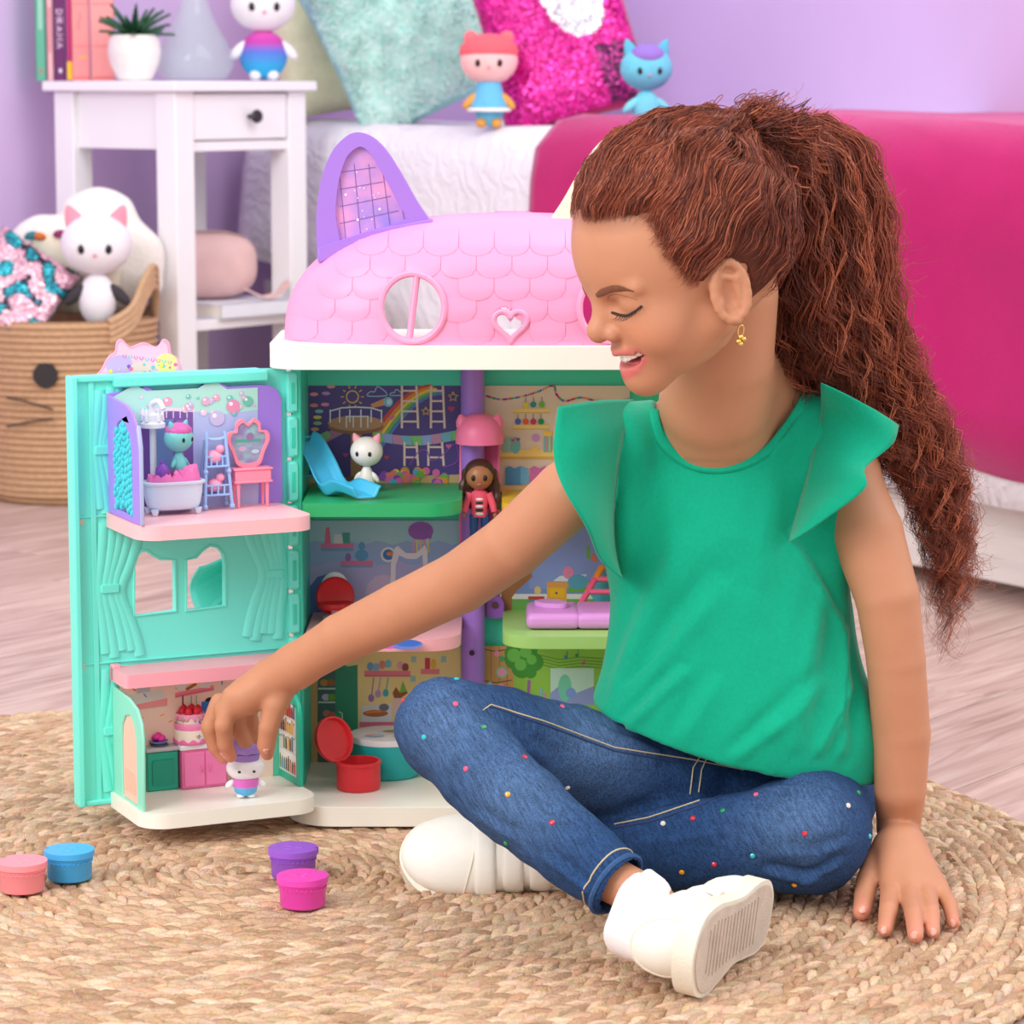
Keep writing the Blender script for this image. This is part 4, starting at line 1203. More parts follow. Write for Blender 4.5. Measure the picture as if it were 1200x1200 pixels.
d.done(wing, 'plaque_print')
# ------------------------------------------------------------------ clip-on toy bathroom
WROT = math.pi - 0.0
RW = Matrix((-WD, -WN, Vector((0, 0, 1)))).transposed()      # local x along the wing towards the hinge, local y into the wing
RWZ = WA
def wthing(name, label, cat, p, group=None, extra=0.0): return thing(name, label, cat, p, RWZ + extra, group)
ba = wthing('toy_bathroom', 'clip-on toy bathroom with purple walls on a pink floor on the open wing', 'toy room', W(.1, .287, .05))
def wprism(nm, m, par, pts, f3, c0, c1, holes=(), bev=.0012): return MB().prism(pts, holes, f3, c0, c1).build(nm, m, par, world=True, bev=bev)
VIO = plas(170, 132, 236); BPINK = plas(252, 192, 200)
plat = lambda a, c, z: W(a, z, c)
wprism('floor_tray', BPINK, ba, rrect(.016, .001, .187, .107, (.022, .022, .003, .003), 8), plat, .2865, .300, bev=.0025)
bwall = [(.012, .300), (.184, .300), (.184, .412), (.160, .414), (.146, .4175), (.140, .413), (.095, .413), (.088, .418), (.075, .4195), (.066, .4135), (.040, .414), (.026, .4135), (.016, .409), (.012, .400)]
wprism('wall_panel', VIO, ba, bwall, W, .0015, .0065)
sd_out = [(.003, .300), (.098, .300), (.098, .372), (.092, .390), (.078, .402), (.060, .407), (.003, .411)]
hole_ = [(.022, .306), (.076, .306), (.076, .360), (.070, .378), (.060, .388), (.049, .392), (.036, .388), (.026, .376), (.022, .358)]
side_f = lambda c, z, k: W(.183 + k, z, c)
wprism('arch_wall', VIO, ba, sd_out, side_f, -.0015, .0015, holes=[hole_])
wprism('arch_wall', plas(176, 184, 226), ba, [(.0985, .300), (.1015, .300), (.1015, .372), (.095, .392), (.0925, .389), (.0985, .371)], side_f, -.002, .002)
# curtain of turquoise beads in the arch
rb = random.Random(4)
for k in range(8):
    c = .025 + k * .007
    z = .390 - abs(c - .049) * .55
    mb = MB()
    while z > .308:
        mb.ell(W(.183 + rb.uniform(-.001, .001), z, c + rb.uniform(-.0012, .0012)), (.0026, .0026, .0038), nu=7, nv=5); z -= .0062
    mb.build('bead_string', plas(72, 206, 222), ba, world=True, kind='stuff')
# wall art
d = Decal(wpx(.0067))
d.poly([(131, 600), (131, 466), (150, 455), (160, 452), (172, 458), (232, 455), (240, 450), (256, 449), (266, 456), (302, 454), (303, 580), (302, 594)], (186, 198, 244))
d.poly([(131, 520), (131, 466), (150, 455), (160, 452), (172, 458), (232, 455), (240, 450), (256, 449), (266, 456), (302, 454), (302, 480), (265, 485), (226, 482), (180, 490)], (182, 234, 224))
d.poly([(165, 600), (165, 484), (226, 480), (227, 596)], (130, 92, 170)); d.poly([(176, 600), (176, 492), (203, 491), (203, 596)], (120, 150, 206)); d.rect(206, 492, 216, 594, (150, 110, 190))
d.line([(162, 484), (190, 479), (228, 481)], 4, (240, 226, 240)); 
for k in range(9): d.line([(163 + k * 8, 482), (163 + k * 8, 490)], 1.4, (226, 210, 236))
for k in range(26):
    u, v = rb.uniform(165, 300), rb.uniform(456, 486); r = rb.choice((2, 3, 4, 5.5)); c = rb.choice(((240, 170, 200), (120, 206, 196), (210, 190, 236), (236, 214, 232)))
    d.circ(u, v, r, c); d.circ(u - r * .3, v - r * .3, r * .35, (250, 246, 250), 7)
for (u, v, r, c) in ((273, 476, 8, (236, 150, 190)), (254, 490, 9, (206, 196, 236)), (290, 470, 6, (120, 200, 186)), (241, 470, 5, (226, 180, 210)), (284, 560, 9, (196, 190, 232)), (295, 545, 6, (230, 206, 236))): d.circ(u, v, r, c, 16); d.circ(u - r * .35, v - r * .35, r * .3, (252, 246, 252), 8)
d.done(ba)
# bathtub
def wpos(u, c, z=.3003, v=597): return W(onw(u, v, c)[0], z, c)
pb = wpos(203, .036)
tub = wthing('toy_bathtub', 'pale blue toy bathtub filled with pink foam in the toy bathroom', 'toy bathtub', pb)
TB = plas(206, 222, 240)
tl, tw, thh = .029, .017, .031
def tubfn(prof):
    def fn(u, v):
        k = v * (len(prof) - 1); i = min(int(k), len(prof) - 2); f_ = k - i
        s = prof[i][0] * (1 - f_) + prof[i + 1][0] * f_; z = prof[i][1] * (1 - f_) + prof[i + 1][1] * f_
        a = 2 * math.pi * u
        ca, sa = math.cos(a), math.sin(a)
        return Vector((math.copysign(abs(ca) ** .6, ca) * tl * s, math.copysign(abs(sa) ** .6, sa) * tw * s, z))
    return fn
MB().grid(tubfn([(.02, .0045), (.74, .0045), (.86, .009), (.93, .02), (.95, .028), (1.03, .0285), (1.04, .031), (.92, .0315), (.88, .029), (.80, .012), (.02, .010)]), 40, 24, wrap=True).build('basin', TB, tub, smooth=50)
for sx in (-1, 1):
    for sy in (-1, 1): MB().lathe([(.0022, 0), (.003, .002), (.004, .006)], (sx * .021, sy * .010, 0), 10).build('foot', TB, tub)
mb = MB()
FO = plas(240, 120, 190)
def foam(u, v):
    a = 2 * math.pi * u; r = v
    k = (.0 + .0055 * abs(math.sin(a * 7)) + .004 * noise.noise(Vector((math.cos(a) * 3, math.sin(a) * 3, r * 3))))
    z = .029 + (.006 + k if .3 < v < .93 else (k * .3 if v <= .3 else -.003)) + .005 * math.cos(a) * v
    return Vector((math.cos(a) * tl * .93 * r + 1e-5, math.sin(a) * tw * .93 * r, z))
mb.grid(foam, 56, 9, wrap=True)
mb.build('foam', FO, tub, smooth=25)
q = F(187, 552, .3003)
sh = wthing('toy_shower', 'white toy shower column with a curved head beside the bathtub', 'toy shower', W(.146, .3003, .022))
SHW = plas(226, 230, 240)
MB().lathe([(.006, 0), (.006, .002), (.0032, .004), (.0032, .086)], n=16).build('column', SHW, sh)
MB().lathe([(.0118, .080), (.0118, .084), (.009, .086), (.009, .092), (.003, .094)], n=18).build('shower_tray', SHW, sh)
MB().tube(spline([(0, 0, .092), (-.001, -.002, .102), (0.003, -.010, .105), (.006, -.014, .098)], 6), .0027, 10).build('shower_head', SHW, sh)
for k in range(5): MB().lathe([(.002, .086), (.0016, .094), (.0005, .098)], (.0095 * math.cos(k * 1.257), .0095 * math.sin(k * 1.257), 0), 8).build('point', SHW, sh)

def figurine(name, label, base, h, headm, bodym, earm=None, rotz=0.0, group='toy figurines', ear='cone', eye=True, wide=1.1, limb=None):
    t = thing(name, label, 'figurine', base, rotz, group=group)
    limb = limb or bodym
    hr = h * .27; hz = h - hr
    MB().lathe([(h * .07, h * .06), (h * .135, h * .12), (h * .15, h * .22), (h * .12, h * .34), (h * .06, h * .46)], n=18).build('body', bodym, t)
    hd = MB().ell((0, 0, hz), (hr * wide, hr * .96, hr), nu=22, nv=14).build('head', headm, t)
    for sx in (-1, 1):
        if earm is not None:
            if ear == 'cone': MB().lathe([(hr * .32, 0), (hr * .26, hr * .25), (hr * .12, hr * .5), (hr * .02, hr * .6)], (sx * hr * .62, 0, hz + hr * .68), 12, Matrix.Rotation(sx * .45, 3, 'Y'), sy=.6).build('ear', earm, t)
            else: MB().ell((sx * hr * .7, 0, hz + hr * .75), hr * .28).build('ear', earm, t)
        if eye: MB().ell((sx * hr * .42, -hr * .87, hz - hr * .08), (hr * .13, hr * .06, hr * .17), nu=10, nv=8).build('eye', mat('black_bead', (20, 18, 22), .2), hd)
        MB().ell((sx * h * .165, -h * .02, h * .27), (h * .045, h * .045, h * .11), Matrix.Rotation(-sx * .6, 3, 'Y'), nu=10, nv=8).build('arm', limb, t)
        MB().ell((sx * h * .065, -h * .03, h * .045), (h * .05, h * .07, h * .045), nu=10, nv=8).build('leg', limb, t)
    return t, hr, hz
t_, hr_, hz_ = figurine('figurine', 'small turquoise figurine sitting in the foam of the toy bathtub', XF[tub.name] @ Vector((.007, .002, .034)), .050, plas(120, 206, 206), plas(116, 200, 204), plas(110, 196, 200), RWZ + .5)
MB().ell((0, .0, hz_ + hr_ * .45), (hr_ * 1.0, hr_ * .92, hr_ * .62)).build('fringe', plas(206, 96, 170), t_)
MB().ell((-.010, -.010, .016), (.0055, .0055, .0065)).build('body_wash', plas(120, 60, 170), t_) if False else None
lb = XF[tub.name] @ Vector((-.012, -.006, .034))
bt = wthing('toy_bottle', 'round purple toy bottle standing in the pink foam', 'toy bottle', lb)
MB().lathe([(.004, 0), (.0065, .004), (.006, .010), (.0025, .014), (.0025, .016), (.0005, .017)], n=16).build('bottle', plas(128, 66, 176), bt)
# ladder shelf
ls = wthing('toy_ladder_shelf', 'pale blue toy ladder shelf with two tiers in the toy bathroom', 'toy shelf', wpos(254, .026))
LB = plas(160, 192, 242)
for sx in (-1, 1):
    MB().tube([(sx * .0135, -.006, .003), (sx * .0095, -.001, .066), (sx * .0090, 0, .074)], .0016, 8).build('side_rail', LB, ls)
    MB().tube([(sx * .0135, .012, .003), (sx * .0095, .004, .066)], .0016, 8).build('side_rail', LB, ls)
    for y in (-.006, .012): MB().ell((sx * .0135, y, .003), .0028, nu=10, nv=8).build('castor', LB, ls)
    MB().ell((sx * .0115, -.0035, .036), .0026, nu=10, nv=8).build('knob', LB, ls)
for z, k in ((.014, .0125), (.041, .0112)):
    MB().box((0, .003, z), (k * 2, .018, .0018)).build('tier', LB, ls, bev=.0004)
    MB().box((0, -.0055 + z * .08, z + .009), (k * 2, .0018, .0018)).build('rail', LB, ls, bev=.0004)
    for s in (-.5, 0, .5): MB().box((s * k, -.0055 + z * .08, z + .0045), (.0016, .0016, .008)).build('spindle', LB, ls)
MB().tube([(-.0093, 0, .068), (-.004, 0, .066), (.004, 0, .066), (.0093, 0, .068)], .0016, 8).build('top_rail', LB, ls)
PB = plas(250, 164, 196)
for z, lbx in ((.0422, 'pink toy towel bundle on the upper tier of the ladder shelf'), (.0152, 'pink toy towel bundle on the lower tier of the ladder shelf')):
    tt = wthing('toy_towel', lbx, 'toy towel', XF[ls.name] @ Vector((0, .003, z)))
    mb = MB().ell((-.001, 0, .007), (.0085, .007, .0068), nu=14, nv=10).build('roll', PB, tt)
    MB().ell((.0045, -.002, .0145), (.0045, .0042, .0042), nu=12, nv=8).build('roll', PB, tt)
# vanity
va = wthing('toy_vanity', 'pink toy vanity table with a shell-shaped mirror', 'toy vanity', wpos(294, .022))
VP = plas(252, 146, 172)
MB().box((0, 0, .0295), (.036, .018, .013)).build('drawer_box', VP, va, bev=.0012)
MB().box((0, 0, .0365), (.039, .020, .002)).build('table_top', VP, va, bev=.0006)
MB().box((0, -.0006, .0245), (.038, .0195, .002)).build('ledge', VP, va, bev=.0006)
for sx in (-1, 1):
    for y in (-.006, .006): MB().lathe([(.0014, 0), (.0021, .024)], (sx * .0145, y, 0), 10).build('leg', VP, va)
sh_ = spl2([(-.010, .0385), (-.0165, .052), (-.0215, .063), (-.0195, .071), (-.013, .0725), (-.012, .0795), (-.006, .0835), (0, .079), (.006, .0835), (.012, .0795), (.013, .0725), (.0195, .071), (.0215, .063), (.0165, .052), (.010, .0385)], 4)
ish = [(x * .82, .061 + (z - .061) * .83) for x, z in sh_]
vf = lambda x, z, c: Vector((x - .001, .003 - c, z))
MB().prism(sh_, [ish], vf, -.002, .002).build('mirror_frame', VP, va, bev=.0008)
MB().prism(ish, [], vf, -.001, .0005).build('mirror_glass', mat('mirror_art', (150, 196, 200), .2, .5, 120, rgb2=(150, 130, 186)), va)
dv = Decal(lambda x, z, c: vf(x, z, c + .0004))
dv.rect(-.0125, .061, .0125, .064, (90, 170, 150)); dv.ell(.002, .066, .004, .004, (150, 120, 170)); dv.ell(-.006, .055, .004, .0025, (206, 170, 206)); dv.ell(.007, .052, .004, .002, (190, 210, 226))
dv.done(va, 'mirror_print', world=False)

# ------------------------------------------------------------------ clip-on toy kitchen
ki = wthing('toy_kitchen', 'clip-on toy kitchen with a cream floor and pink canopy at the foot of the wing', 'toy room', W(.1, .018, .05))
wprism('floor_tray', CREAM, ki, rrect(.014, .001, .188, .109, (.026, .026, .003, .003), 8), plat, .018, .032, bev=.003)
MINT = plas(150, 226, 204)
wprism('wall_panel', plas(100, 206, 180), ki, [(.012, .032), (.185, .032), (.185, .134), (.150, .140), (.012, .140)], W, .0015, .0055)
sk = [(.003, .032), (.092, .032), (.094, .10), (.090, .115), (.078, .126), (.055, .132), (.003, .135)]
hk = [(.030, .034), (.074, .034), (.074, .096), (.068, .110), (.056, .116), (.042, .113), (.033, .104), (.030, .090)]
wprism('door_wall', MINT, ki, sk, side_f, -.0015, .0015, holes=[hk])
kd = wprism('door', plas(252, 196, 178), ki, [(c + .001 if c < .05 else c - .001, z) for c, z in hk], side_f, -.001, .0005)
wprism('door_panel', plas(250, 186, 168), kd, [(.036, .042), (.069, .042), (.069, .064), (.036, .064)], side_f, -.0018, .001)
wprism('canopy', plas(250, 168, 184), ki, rrect(.010, .002, .186, .050, (.004, .02, .003, .003), 6), plat, .140, .153, bev=.003)
wprism('canopy_lip', plas(250, 168, 184), ki, [(.178, .140), (.186, .140), (.186, .156), (.178, .156)], W, .002, .012)
# right wall: larder door with printed jars
lar = [(.003, .032), (.060, .032), (.062, .10), (.058, .112), (.048, .12), (.003, .126)]
lf = lambda c, z, k: W(.0165 + k, z, c)
wprism('larder_wall', plas(34, 184, 152), ki, lar, lf, -.0022, .0022)
d = Decal(lambda c, z, k: W(.0188 + k, z, c))
d.poly([(.008, .040), (.054, .040), (.054, .108), (.008, .114)], (236, 238, 232))
for z in (.040, .061, .078, .094):
    d.rect(.008, z, .054, z + .0022, (210, 220, 214))
    for k in range(8):
        c = .011 + k * .0056; h = rb.uniform(.008, .0135)
        d.rect(c - .002, z + .002, c + .002, z + .002 + h, rb.choice(((200, 60, 50), (240, 180, 60), (110, 150, 70), (90, 60, 50), (226, 226, 220), (60, 130, 150), (220, 130, 60)))); d.rect(c - .0012, z + .002 + h, c + .0012, z + .004 + h, (90, 70, 60))
d.done(ki, 'larder_print')
d = Decal(wpx(.0058))
d.poly([(140, 800), (140, 948), (320, 920), (320, 770), (236, 782)], (250, 222, 204))
d.rect(160, 803, 176, 815, (196, 196, 206)); d.poly([(146, 815), (190, 808), (196, 820), (196, 828), (144, 836), (146, 826)], (220, 226, 218)); d.poly([(158, 826), (196, 818), (196, 827), (160, 832)], (246, 160, 160))
for (u, v) in ((170, 815), (192, 800), (208, 806), (236, 800), (252, 818), (260, 800), (166, 840), (176, 870), (246, 842), (190, 838), (260, 787), (200, 845), (157, 808), (222, 858)):
    a = rb.uniform(0, 3.1); d.line([(u - 2.6 * math.cos(a), v - 2.6 * math.sin(a)), (u + 2.6 * math.cos(a), v + 2.6 * math.sin(a))], 1.4, rb.choice(((226, 80, 60), (90, 140, 210), (240, 180, 40), (90, 180, 190))))
d.poly([(205, 812), (250, 803), (251, 809), (205, 818)], (246, 140, 160)); d.line([(206, 816), (250, 807)], 1, (214, 100, 130))
d.ell(212, 803, 6, 6, (232, 234, 232)); d.line([(212, 799), (206, 793)], 2.4, (80, 160, 70)); d.line([(212, 799), (220, 793)], 2.4, (80, 160, 70)); d.line([(218, 808), (230, 801)], 3.4, (176, 110, 60)); d.rect(233, 797, 246, 806, (236, 236, 230)); d.rect(233, 793, 246, 798, (240, 170, 200))
for (u, v, c) in ((214, 830, (40, 36, 40)), (224, 832, (90, 200, 180)), (230, 828, (150, 210, 190))): d.line([(u, 815), (u, v)], 1.3, c)
d.ell(213, 834, 5, 4, (40, 36, 40)); d.ell(246, 822, 6, 5, (40, 36, 40)); d.rect(236, 822, 248, 836, (60, 120, 200))
d.done(ki)
# stove
st = wthing('toy_stove', 'teal toy stove with grey hob in the toy kitchen', 'toy stove', F(186, 928, .0323) + Vector((-.001, .016, 0)))
MB().box((0, 0, .019), (.031, .024, .038)).build('oven', plas(32, 170, 140), st, bev=.0015)
MB().prism(rrect(-.011, .006, .011, .030, .002), [], lambda x, z, c: Vector((x, -.0122 - c, z)), 0, .001).build('oven_door', plas(22, 150, 122), st, bev=.0004)
MB().box((0, 0, .040), (.034, .027, .004)).build('hob', plas(186, 186, 190), st, bev=.001)
MB().prism(rrect(-.016, .042, .016, .066, (.005, .005, 0, 0)), [], lambda x, z, c: Vector((x, .013 - c, z)), 0, .003).build('splashback', plas(196, 196, 202), st, bev=.0008)
MB().lathe([(.007, .042), (.0085, .0425), (.0085, .0435), (.006, .044)], (.0, -.002, 0), 18).build('burner', plas(90, 90, 96), st)
pn = wthing('toy_pan', 'small blue toy dish with magenta food on the toy stove', 'toy dish', XF[st.name] @ Vector((-.001, -.002, .0441)))
MB().lathe([(.006, 0), (.009, .0025), (.0092, .003), (.007, .002), (.0005, .0015)], n=20, cap=False).build('dish', plas(130, 150, 220), pn)
for k in range(5): MB().ell((.0035 * math.cos(k * 1.26), .0035 * math.sin(k * 1.26), .005 + .002 * (k % 2)), (.0035, .0035, .003), nu=10, nv=7).build('food', plas(240, 60, 170), pn)
# pink cabinet
cb = wthing('toy_cabinet', 'pink toy kitchen cabinet with two doors and a white worktop', 'toy cabinet', F(234, 924, .0323) + Vector((0, .0145, 0)))
CP = plas(244, 122, 178)
MB().box((0, 0, .019), (.046, .024, .038)).build('carcass', CP, cb, bev=.0012)
for sx in (-1, 1):
    dd = MB().box((sx * .0108, -.0125, .019), (.0205, .0018, .033)).build('door', plas(248, 132, 186), cb, bev=.0007)
    MB().tube([(sx * .004, -.0135, .022), (sx * .004, -.0155, .0205), (sx * .004, -.0155, .018), (sx * .004, -.0135, .0165)], .0008, 6).build('handle', CP, dd)
MB().box((0, 0, .0405), (.050, .027, .005)).build('worktop', plas(244, 242, 246), cb, bev=.0012)
# cake
ck = wthing('toy_cake', 'two-tier pink and white toy cake topped with red strawberries', 'toy cake', XF[cb.name] @ Vector((-.010, .0, .0433)))
def drip(r, z0, z1, n=11, amp=.0022):
    def fn(u, v):
        a = 2 * math.pi * u
        z = z1 - v * (z1 - z0 + amp * math.sin(a * n))
        return Vector((r * math.cos(a), r * math.sin(a), z))
    return fn
MB().lathe([(.0155, 0), (.0155, .013), (.0145, .014), (.0125, .0142), (.0125, .026), (.012, .028), (.0005, .0285)], n=28).build('sponge', plas(250, 238, 222), ck)
MB().grid(drip(.0160, .0035, .0, 10, -.0015), 60, 4, wrap=True).build('icing', CP, ck, solid=.001)
MB().grid(drip(.0146, .0115, .0195), 60, 4, wrap=True).build('icing', plas(248, 140, 190), ck, solid=.0012)
MB().grid(drip(.0131, .024, .0285), 60, 4, wrap=True).build('icing', plas(250, 160, 200), ck, solid=.001)
for k in range(24):
    a = rb.uniform(0, 6.28); z = rb.choice((rb.uniform(.004, .010), rb.uniform(.0195, .024))); r = .0157 if z < .014 else .0127
    MB().box((r * math.cos(a), r * math.sin(a), z), (.0011, .0011, .0024), Matrix.Rotation(a, 3, 'Z') @ Matrix.Rotation(rb.uniform(0, 3), 3, 'X')).build('sprinkle', plas(*rb.choice(((226, 60, 90), (240, 170, 60), (110, 180, 210), (150, 100, 200)))), ck, smooth=0)
for k in range(7):
    a = k * 2 * math.pi / 6; r = .008 if k < 6 else 0
    MB().lathe([(.0038, 0), (.004, .002), (.0028, .0055), (.0006, .0075)], (r * math.cos(a), r * math.sin(a), .0282), 10).build('strawberry', plas(220, 36, 60), ck)
# chef figurine held by the child
CH0 = F(288, 934, .0323)
t = thing('figurine', 'small white figurine with a purple chef hat held by the child', 'figurine', CH0, RWZ * .4, group='toy figurines')
WFG = plas(246, 242, 246)
MB().lathe([(.0075, .003), (.0105, .006), (.0118, .012), (.0122, .018), (.009, .020)], n=24).build('body', gradient_mat('striped_cup_plastic', [(0, (90, 180, 230)), (.45, (110, 180, 232)), (.55, (226, 110, 200)), (1, (226, 120, 206))], (.004, .018), .4), t)
fh = MB().ell((0, 0, .0285), (.0182, .0155, .0125), nu=24, nv=16).build('head', WFG, t)
for sx in (-1, 1):
    MB().ell((sx * .0068, -.0143, .0275), (.0016, .0008, .0012), nu=10, nv=7).build('eye', MATS['black_bead'], fh)
    MB().ell((sx * .0148, -.001, .0135), (.0032, .003, .0052), Matrix.Rotation(-sx * .9, 3, 'Y'), nu=10, nv=8).build('arm', WFG, t)
    MB().ell((sx * .0048, -.002, .0024), (.0042, .0052, .0024), nu=10, nv=8).build('leg', WFG, t)
HT_ = .0385
MB().lathe([(.0132, HT_ - .002), (.0140, HT_ + .004)], n=26).build('hat_band', plas(160, 128, 214), t)
mb = MB()
def hat(u, v):
    a = 2 * math.pi * u; ph = v * math.pi * .98
    r = (.0165 + .0009 * math.sin(a * 7)) * math.sin(ph) ** .55 if v > 0 else .0001
    return Vector((max(r, .0002) * math.cos(a), max(r, .0002) * math.sin(a), HT_ + .0105 - .0085 * math.cos(ph)))
mb.grid(hat, 42, 14, wrap=True)
mb.build('hat', plas(164, 134, 218), t, smooth=60)
CHEF_HAT = CH0 + Vector((0, 0, HT_ + .012))

# ------------------------------------------------------------------ toys inside the house
# slide
SLB = plas(72, 188, 232)
sb = P(424, 598, 2.815); sb.z = ZG + .0006
slt = thing('toy_slide', 'light blue plastic toy slide curving down to the green floor', 'toy slide', P(372, 575, 2.87).xy.to_3d() + Vector((0, 0, ZG)))
path = [P(352, 518, 2.895), P(362, 526, 2.888), P(376, 550, 2.872), P(390, 578, 2.853), P(406, 594, 2.836), P(430, 598, 2.818)]
path = [Vector((p.x, p.y, max(p.z, ZG + .003))) for p in path]
path[-1].z = ZG + .003; path[-2].z = ZG + .008
sp = spline(path, 8)
mb = MB()
side_dir = Vector((.92, .40, 0)).normalized()
def slide_fn(u, v):
    i = v * (len(sp) - 1); k = min(int(i), len(sp) - 2); f_ = i - k
    p = sp[k] * (1 - f_) + sp[k + 1] * f_
    x = (u - .5) * 2
    return p + side_dir * (x * .0145) + Vector((0, 0, .0105 * max(0, (abs(x) - .7) / .3) ** .5))
mb.grid(slide_fn, 15, 44)
mb.build('chute', SLB, slt, world=True, solid=.0016)
for s in (-1, 1):
    a = P(360, 514, 2.905) + side_dir * (s * .011); b = Vector((a.x, a.y, ZG + .001))
    MB().tube([a, b], .0016, 8).build('post', SLB, slt, world=True)
for k in range(4):
    z = ZG + .012 + k * .013
    a = P(360, 514, 2.905)
    MB().tube([Vector((a.x, a.y, z)) - side_dir * .011, Vector((a.x, a.y, z)) + side_dir * .011], .0014, 8).build('rung', SLB, slt, world=True)
fb = P(430, 592, 2.878); fb.z = ZG + .0006
figurine('figurine', 'small white figurine with pink ears behind the toy slide', fb, .054, plas(240, 236, 232), plas(240, 236, 232), plas(244, 160, 180), -.2, limb=plas(238, 234, 232))
# doll in the lift
db = Vector((XL, 2.893, zb + .0006))
dl = thing('doll', 'small doll with long dark hair, pink jacket and blue trousers standing in the lift', 'doll', db)
SK = plas(170, 112, 78); HA = plas(70, 44, 36)
DH = P(563, 533, 2.893).z - db.z
for sx in (-1, 1):
    MB().tube([(sx * .0055, 0, .036), (sx * .0056, -.0005, .018), (sx * .0058, -.001, .003)], [.0046, .0038, .0032], 12).build('trouser_leg', plas(40, 84, 150), dl)
    MB().ell((sx * .0058, -.003, .0022), (.0034, .0055, .0022), nu=10, nv=7).build('shoe', plas(240, 200, 206), dl)
    MB().tube([(sx * .0085, 0, .057), (sx * .0125, -.001, .048), (sx * .0145, -.003, .039)], [.0042, .0036, .003], 10).build('sleeve', plas(240, 92, 120), dl)
    MB().ell((sx * .0152, -.004, .0355), (.0022, .0024, .0032), nu=8, nv=6).build('hand', SK, dl)
to = MB().lathe([(.0085, .034), (.0078, .042), (.0088, .052), (.0082, .058), (.004, .061)], n=18, sy=.75).build('jacket', plas(240, 92, 120), dl)
for k in range(5): MB().ell((0, -.0052, .0375 + k * .0036), (.0042, .0019, .0018), nu=10, nv=6).build('striped_top', plas(*((244, 244, 246), (40, 36, 44))[k % 2]), dl)
hd = MB().ell((0, -.001, .074), (.0135, .0125, .0135), nu=22, nv=14).build('head', SK, dl)
for sx in (-1, 1): MB().ell((sx * .0056, -.0122, .0735), (.0024, .0012, .003), nu=10, nv=7).build('eye', plas(40, 26, 24), hd)
MB().ell((0, -.0128, .0675), (.0022, .0009, .0010), nu=8, nv=6).build('mouth', plas(206, 100, 110), hd)
mb = MB().ell((0, .0025, .077), (.0152, .0132, .0140), nu=22, nv=14)
mb.build('hair', HA, dl)
for sx in (-1, 1):
    for k in range(3):
        x0 = sx * (.0125 - k * .003)
        MB().tube(spline([(x0, .002 + k * .002, .080), (x0 * 1.25, .003 + k * .002, .066), (x0 * 1.45, .001 + k * .002, .052), (x0 * 1.3, .001 + k * .002, .042)], 5), [.0036 + .0008 * math.sin(i * 1.4) for i in range(16)], 8).build('hair_lock', HA, dl)
# the red chair toy of the bathroom
rc = thing('toy_chair', 'round red toy chair with white base in the middle room', 'toy chair', Vector((P(392, 742, 2.90).x, 2.905, ZP + .0006)))
xr = P(392, 700, 2.905)
MB().lathe([(.0005, 0), (.017, .0005), (.0195, .003), (.0185, .005), (.0165, .0035), (.0005, .003)], (0, .004, xr.z - ZP), 26, rot_to((0.25, -1, .1)), cap=False).build('seat_back', plas(206, 36, 44), rc)
MB().lathe([(.012, 0), (.012, .003), (.004, .006), (.004, .012)], n=18).build('pedestal', plas(230, 226, 236), rc)
MB().lathe([(.0005, .012), (.0165, .0122), (.018, .015), (.0165, .018), (.0005, .0182)], (0, -.006, 0), 26, cap=False).build('seat', plas(206, 36, 44), rc)
MB().ell((0, .009, .026), (.015, .003, .02)).build('chair_back', plas(228, 226, 236), rc)
# pink floor decal: blue pool print
d = Decal(lambda u, v, c: F(u, v, ZP + c))
d.ell(474, 755, 22, 6, (110, 130, 210)); d.ell(478, 754, 15, 4, (60, 110, 200)); d.ell(455, 758, 7, 2.6, (220, 90, 190))
d.done(dh, 'floor_print')
# red hinged tub
rp = thing('toy_pot', 'round red toy pot with its hinged lid open on the house base', 'toy pot', F(419, 929, .0205) + Vector((0, .02, 0)))
RED = plas(226, 48, 58)
MB().lathe([(.0205, 0), (.0215, .002), (.0212, .024), (.0222, .0245), (.0222, .0275), (.0195, .0275), (.0195, .003), (.0005, .003)], n=40, cap=False).build('tub', RED, rp, smooth=45)
RL = rot_to((.62, -.62, .30), (0, 0, 1))
MB().lathe([(.0005, 0), (.0215, 0), (.0225, .0015), (.0225, .006), (.0205, .006), (.0195, .002), (.0005, .0018)], (-.0265, .009, .0455), 40, RL, cap=False).build('lid', RED, rp, smooth=45)
MB().box((-.020, .004, .0265), (.010, .009, .004), Matrix.Rotation(-.5, 3, 'Z')).build('hinge', RED, rp, bev=.001)
# teal bowl
bl_ = thing('toy_table', 'teal round toy table with a printed white top behind the red pot', 'toy table', Vector((P(453, 860, 2.88).x, 2.893, .0206)))
zt_ = P(453, 868, 2.86).z - .0206
MB().lathe([(.031, 0), (.034, .004), (.035, zt_ - .010), (.036, zt_ - .008), (.0362, zt_ - .003)], n=44).build('drum', plas(40, 184, 184), bl_)
MB().lathe([(.0368, zt_ - .006), (.0372, zt_ - .004), (.0372, zt_), (.0005, zt_ + .0005)], n=44, cap=False).build('table_top', plas(236, 236, 240), bl_)
d = Decal(lambda x, y, c: Vector((x, y, zt_ + .0008 + c)))
d.ell(.006, .004, .016, .010, (224, 230, 236), 22); d.ell(.006, .005, .011, .006, (206, 96, 60)); d.ell(.004, .008, .007, .004, (110, 160, 70)); d.ell(-.012, -.014, .010, .006, (170, 206, 226)); d.ell(-.016, -.012, .005, .003, (220, 140, 150)); d.ell(.012, -.018, .006, .004, (190, 220, 230))
d.done(bl_, 'top_print', world=False)
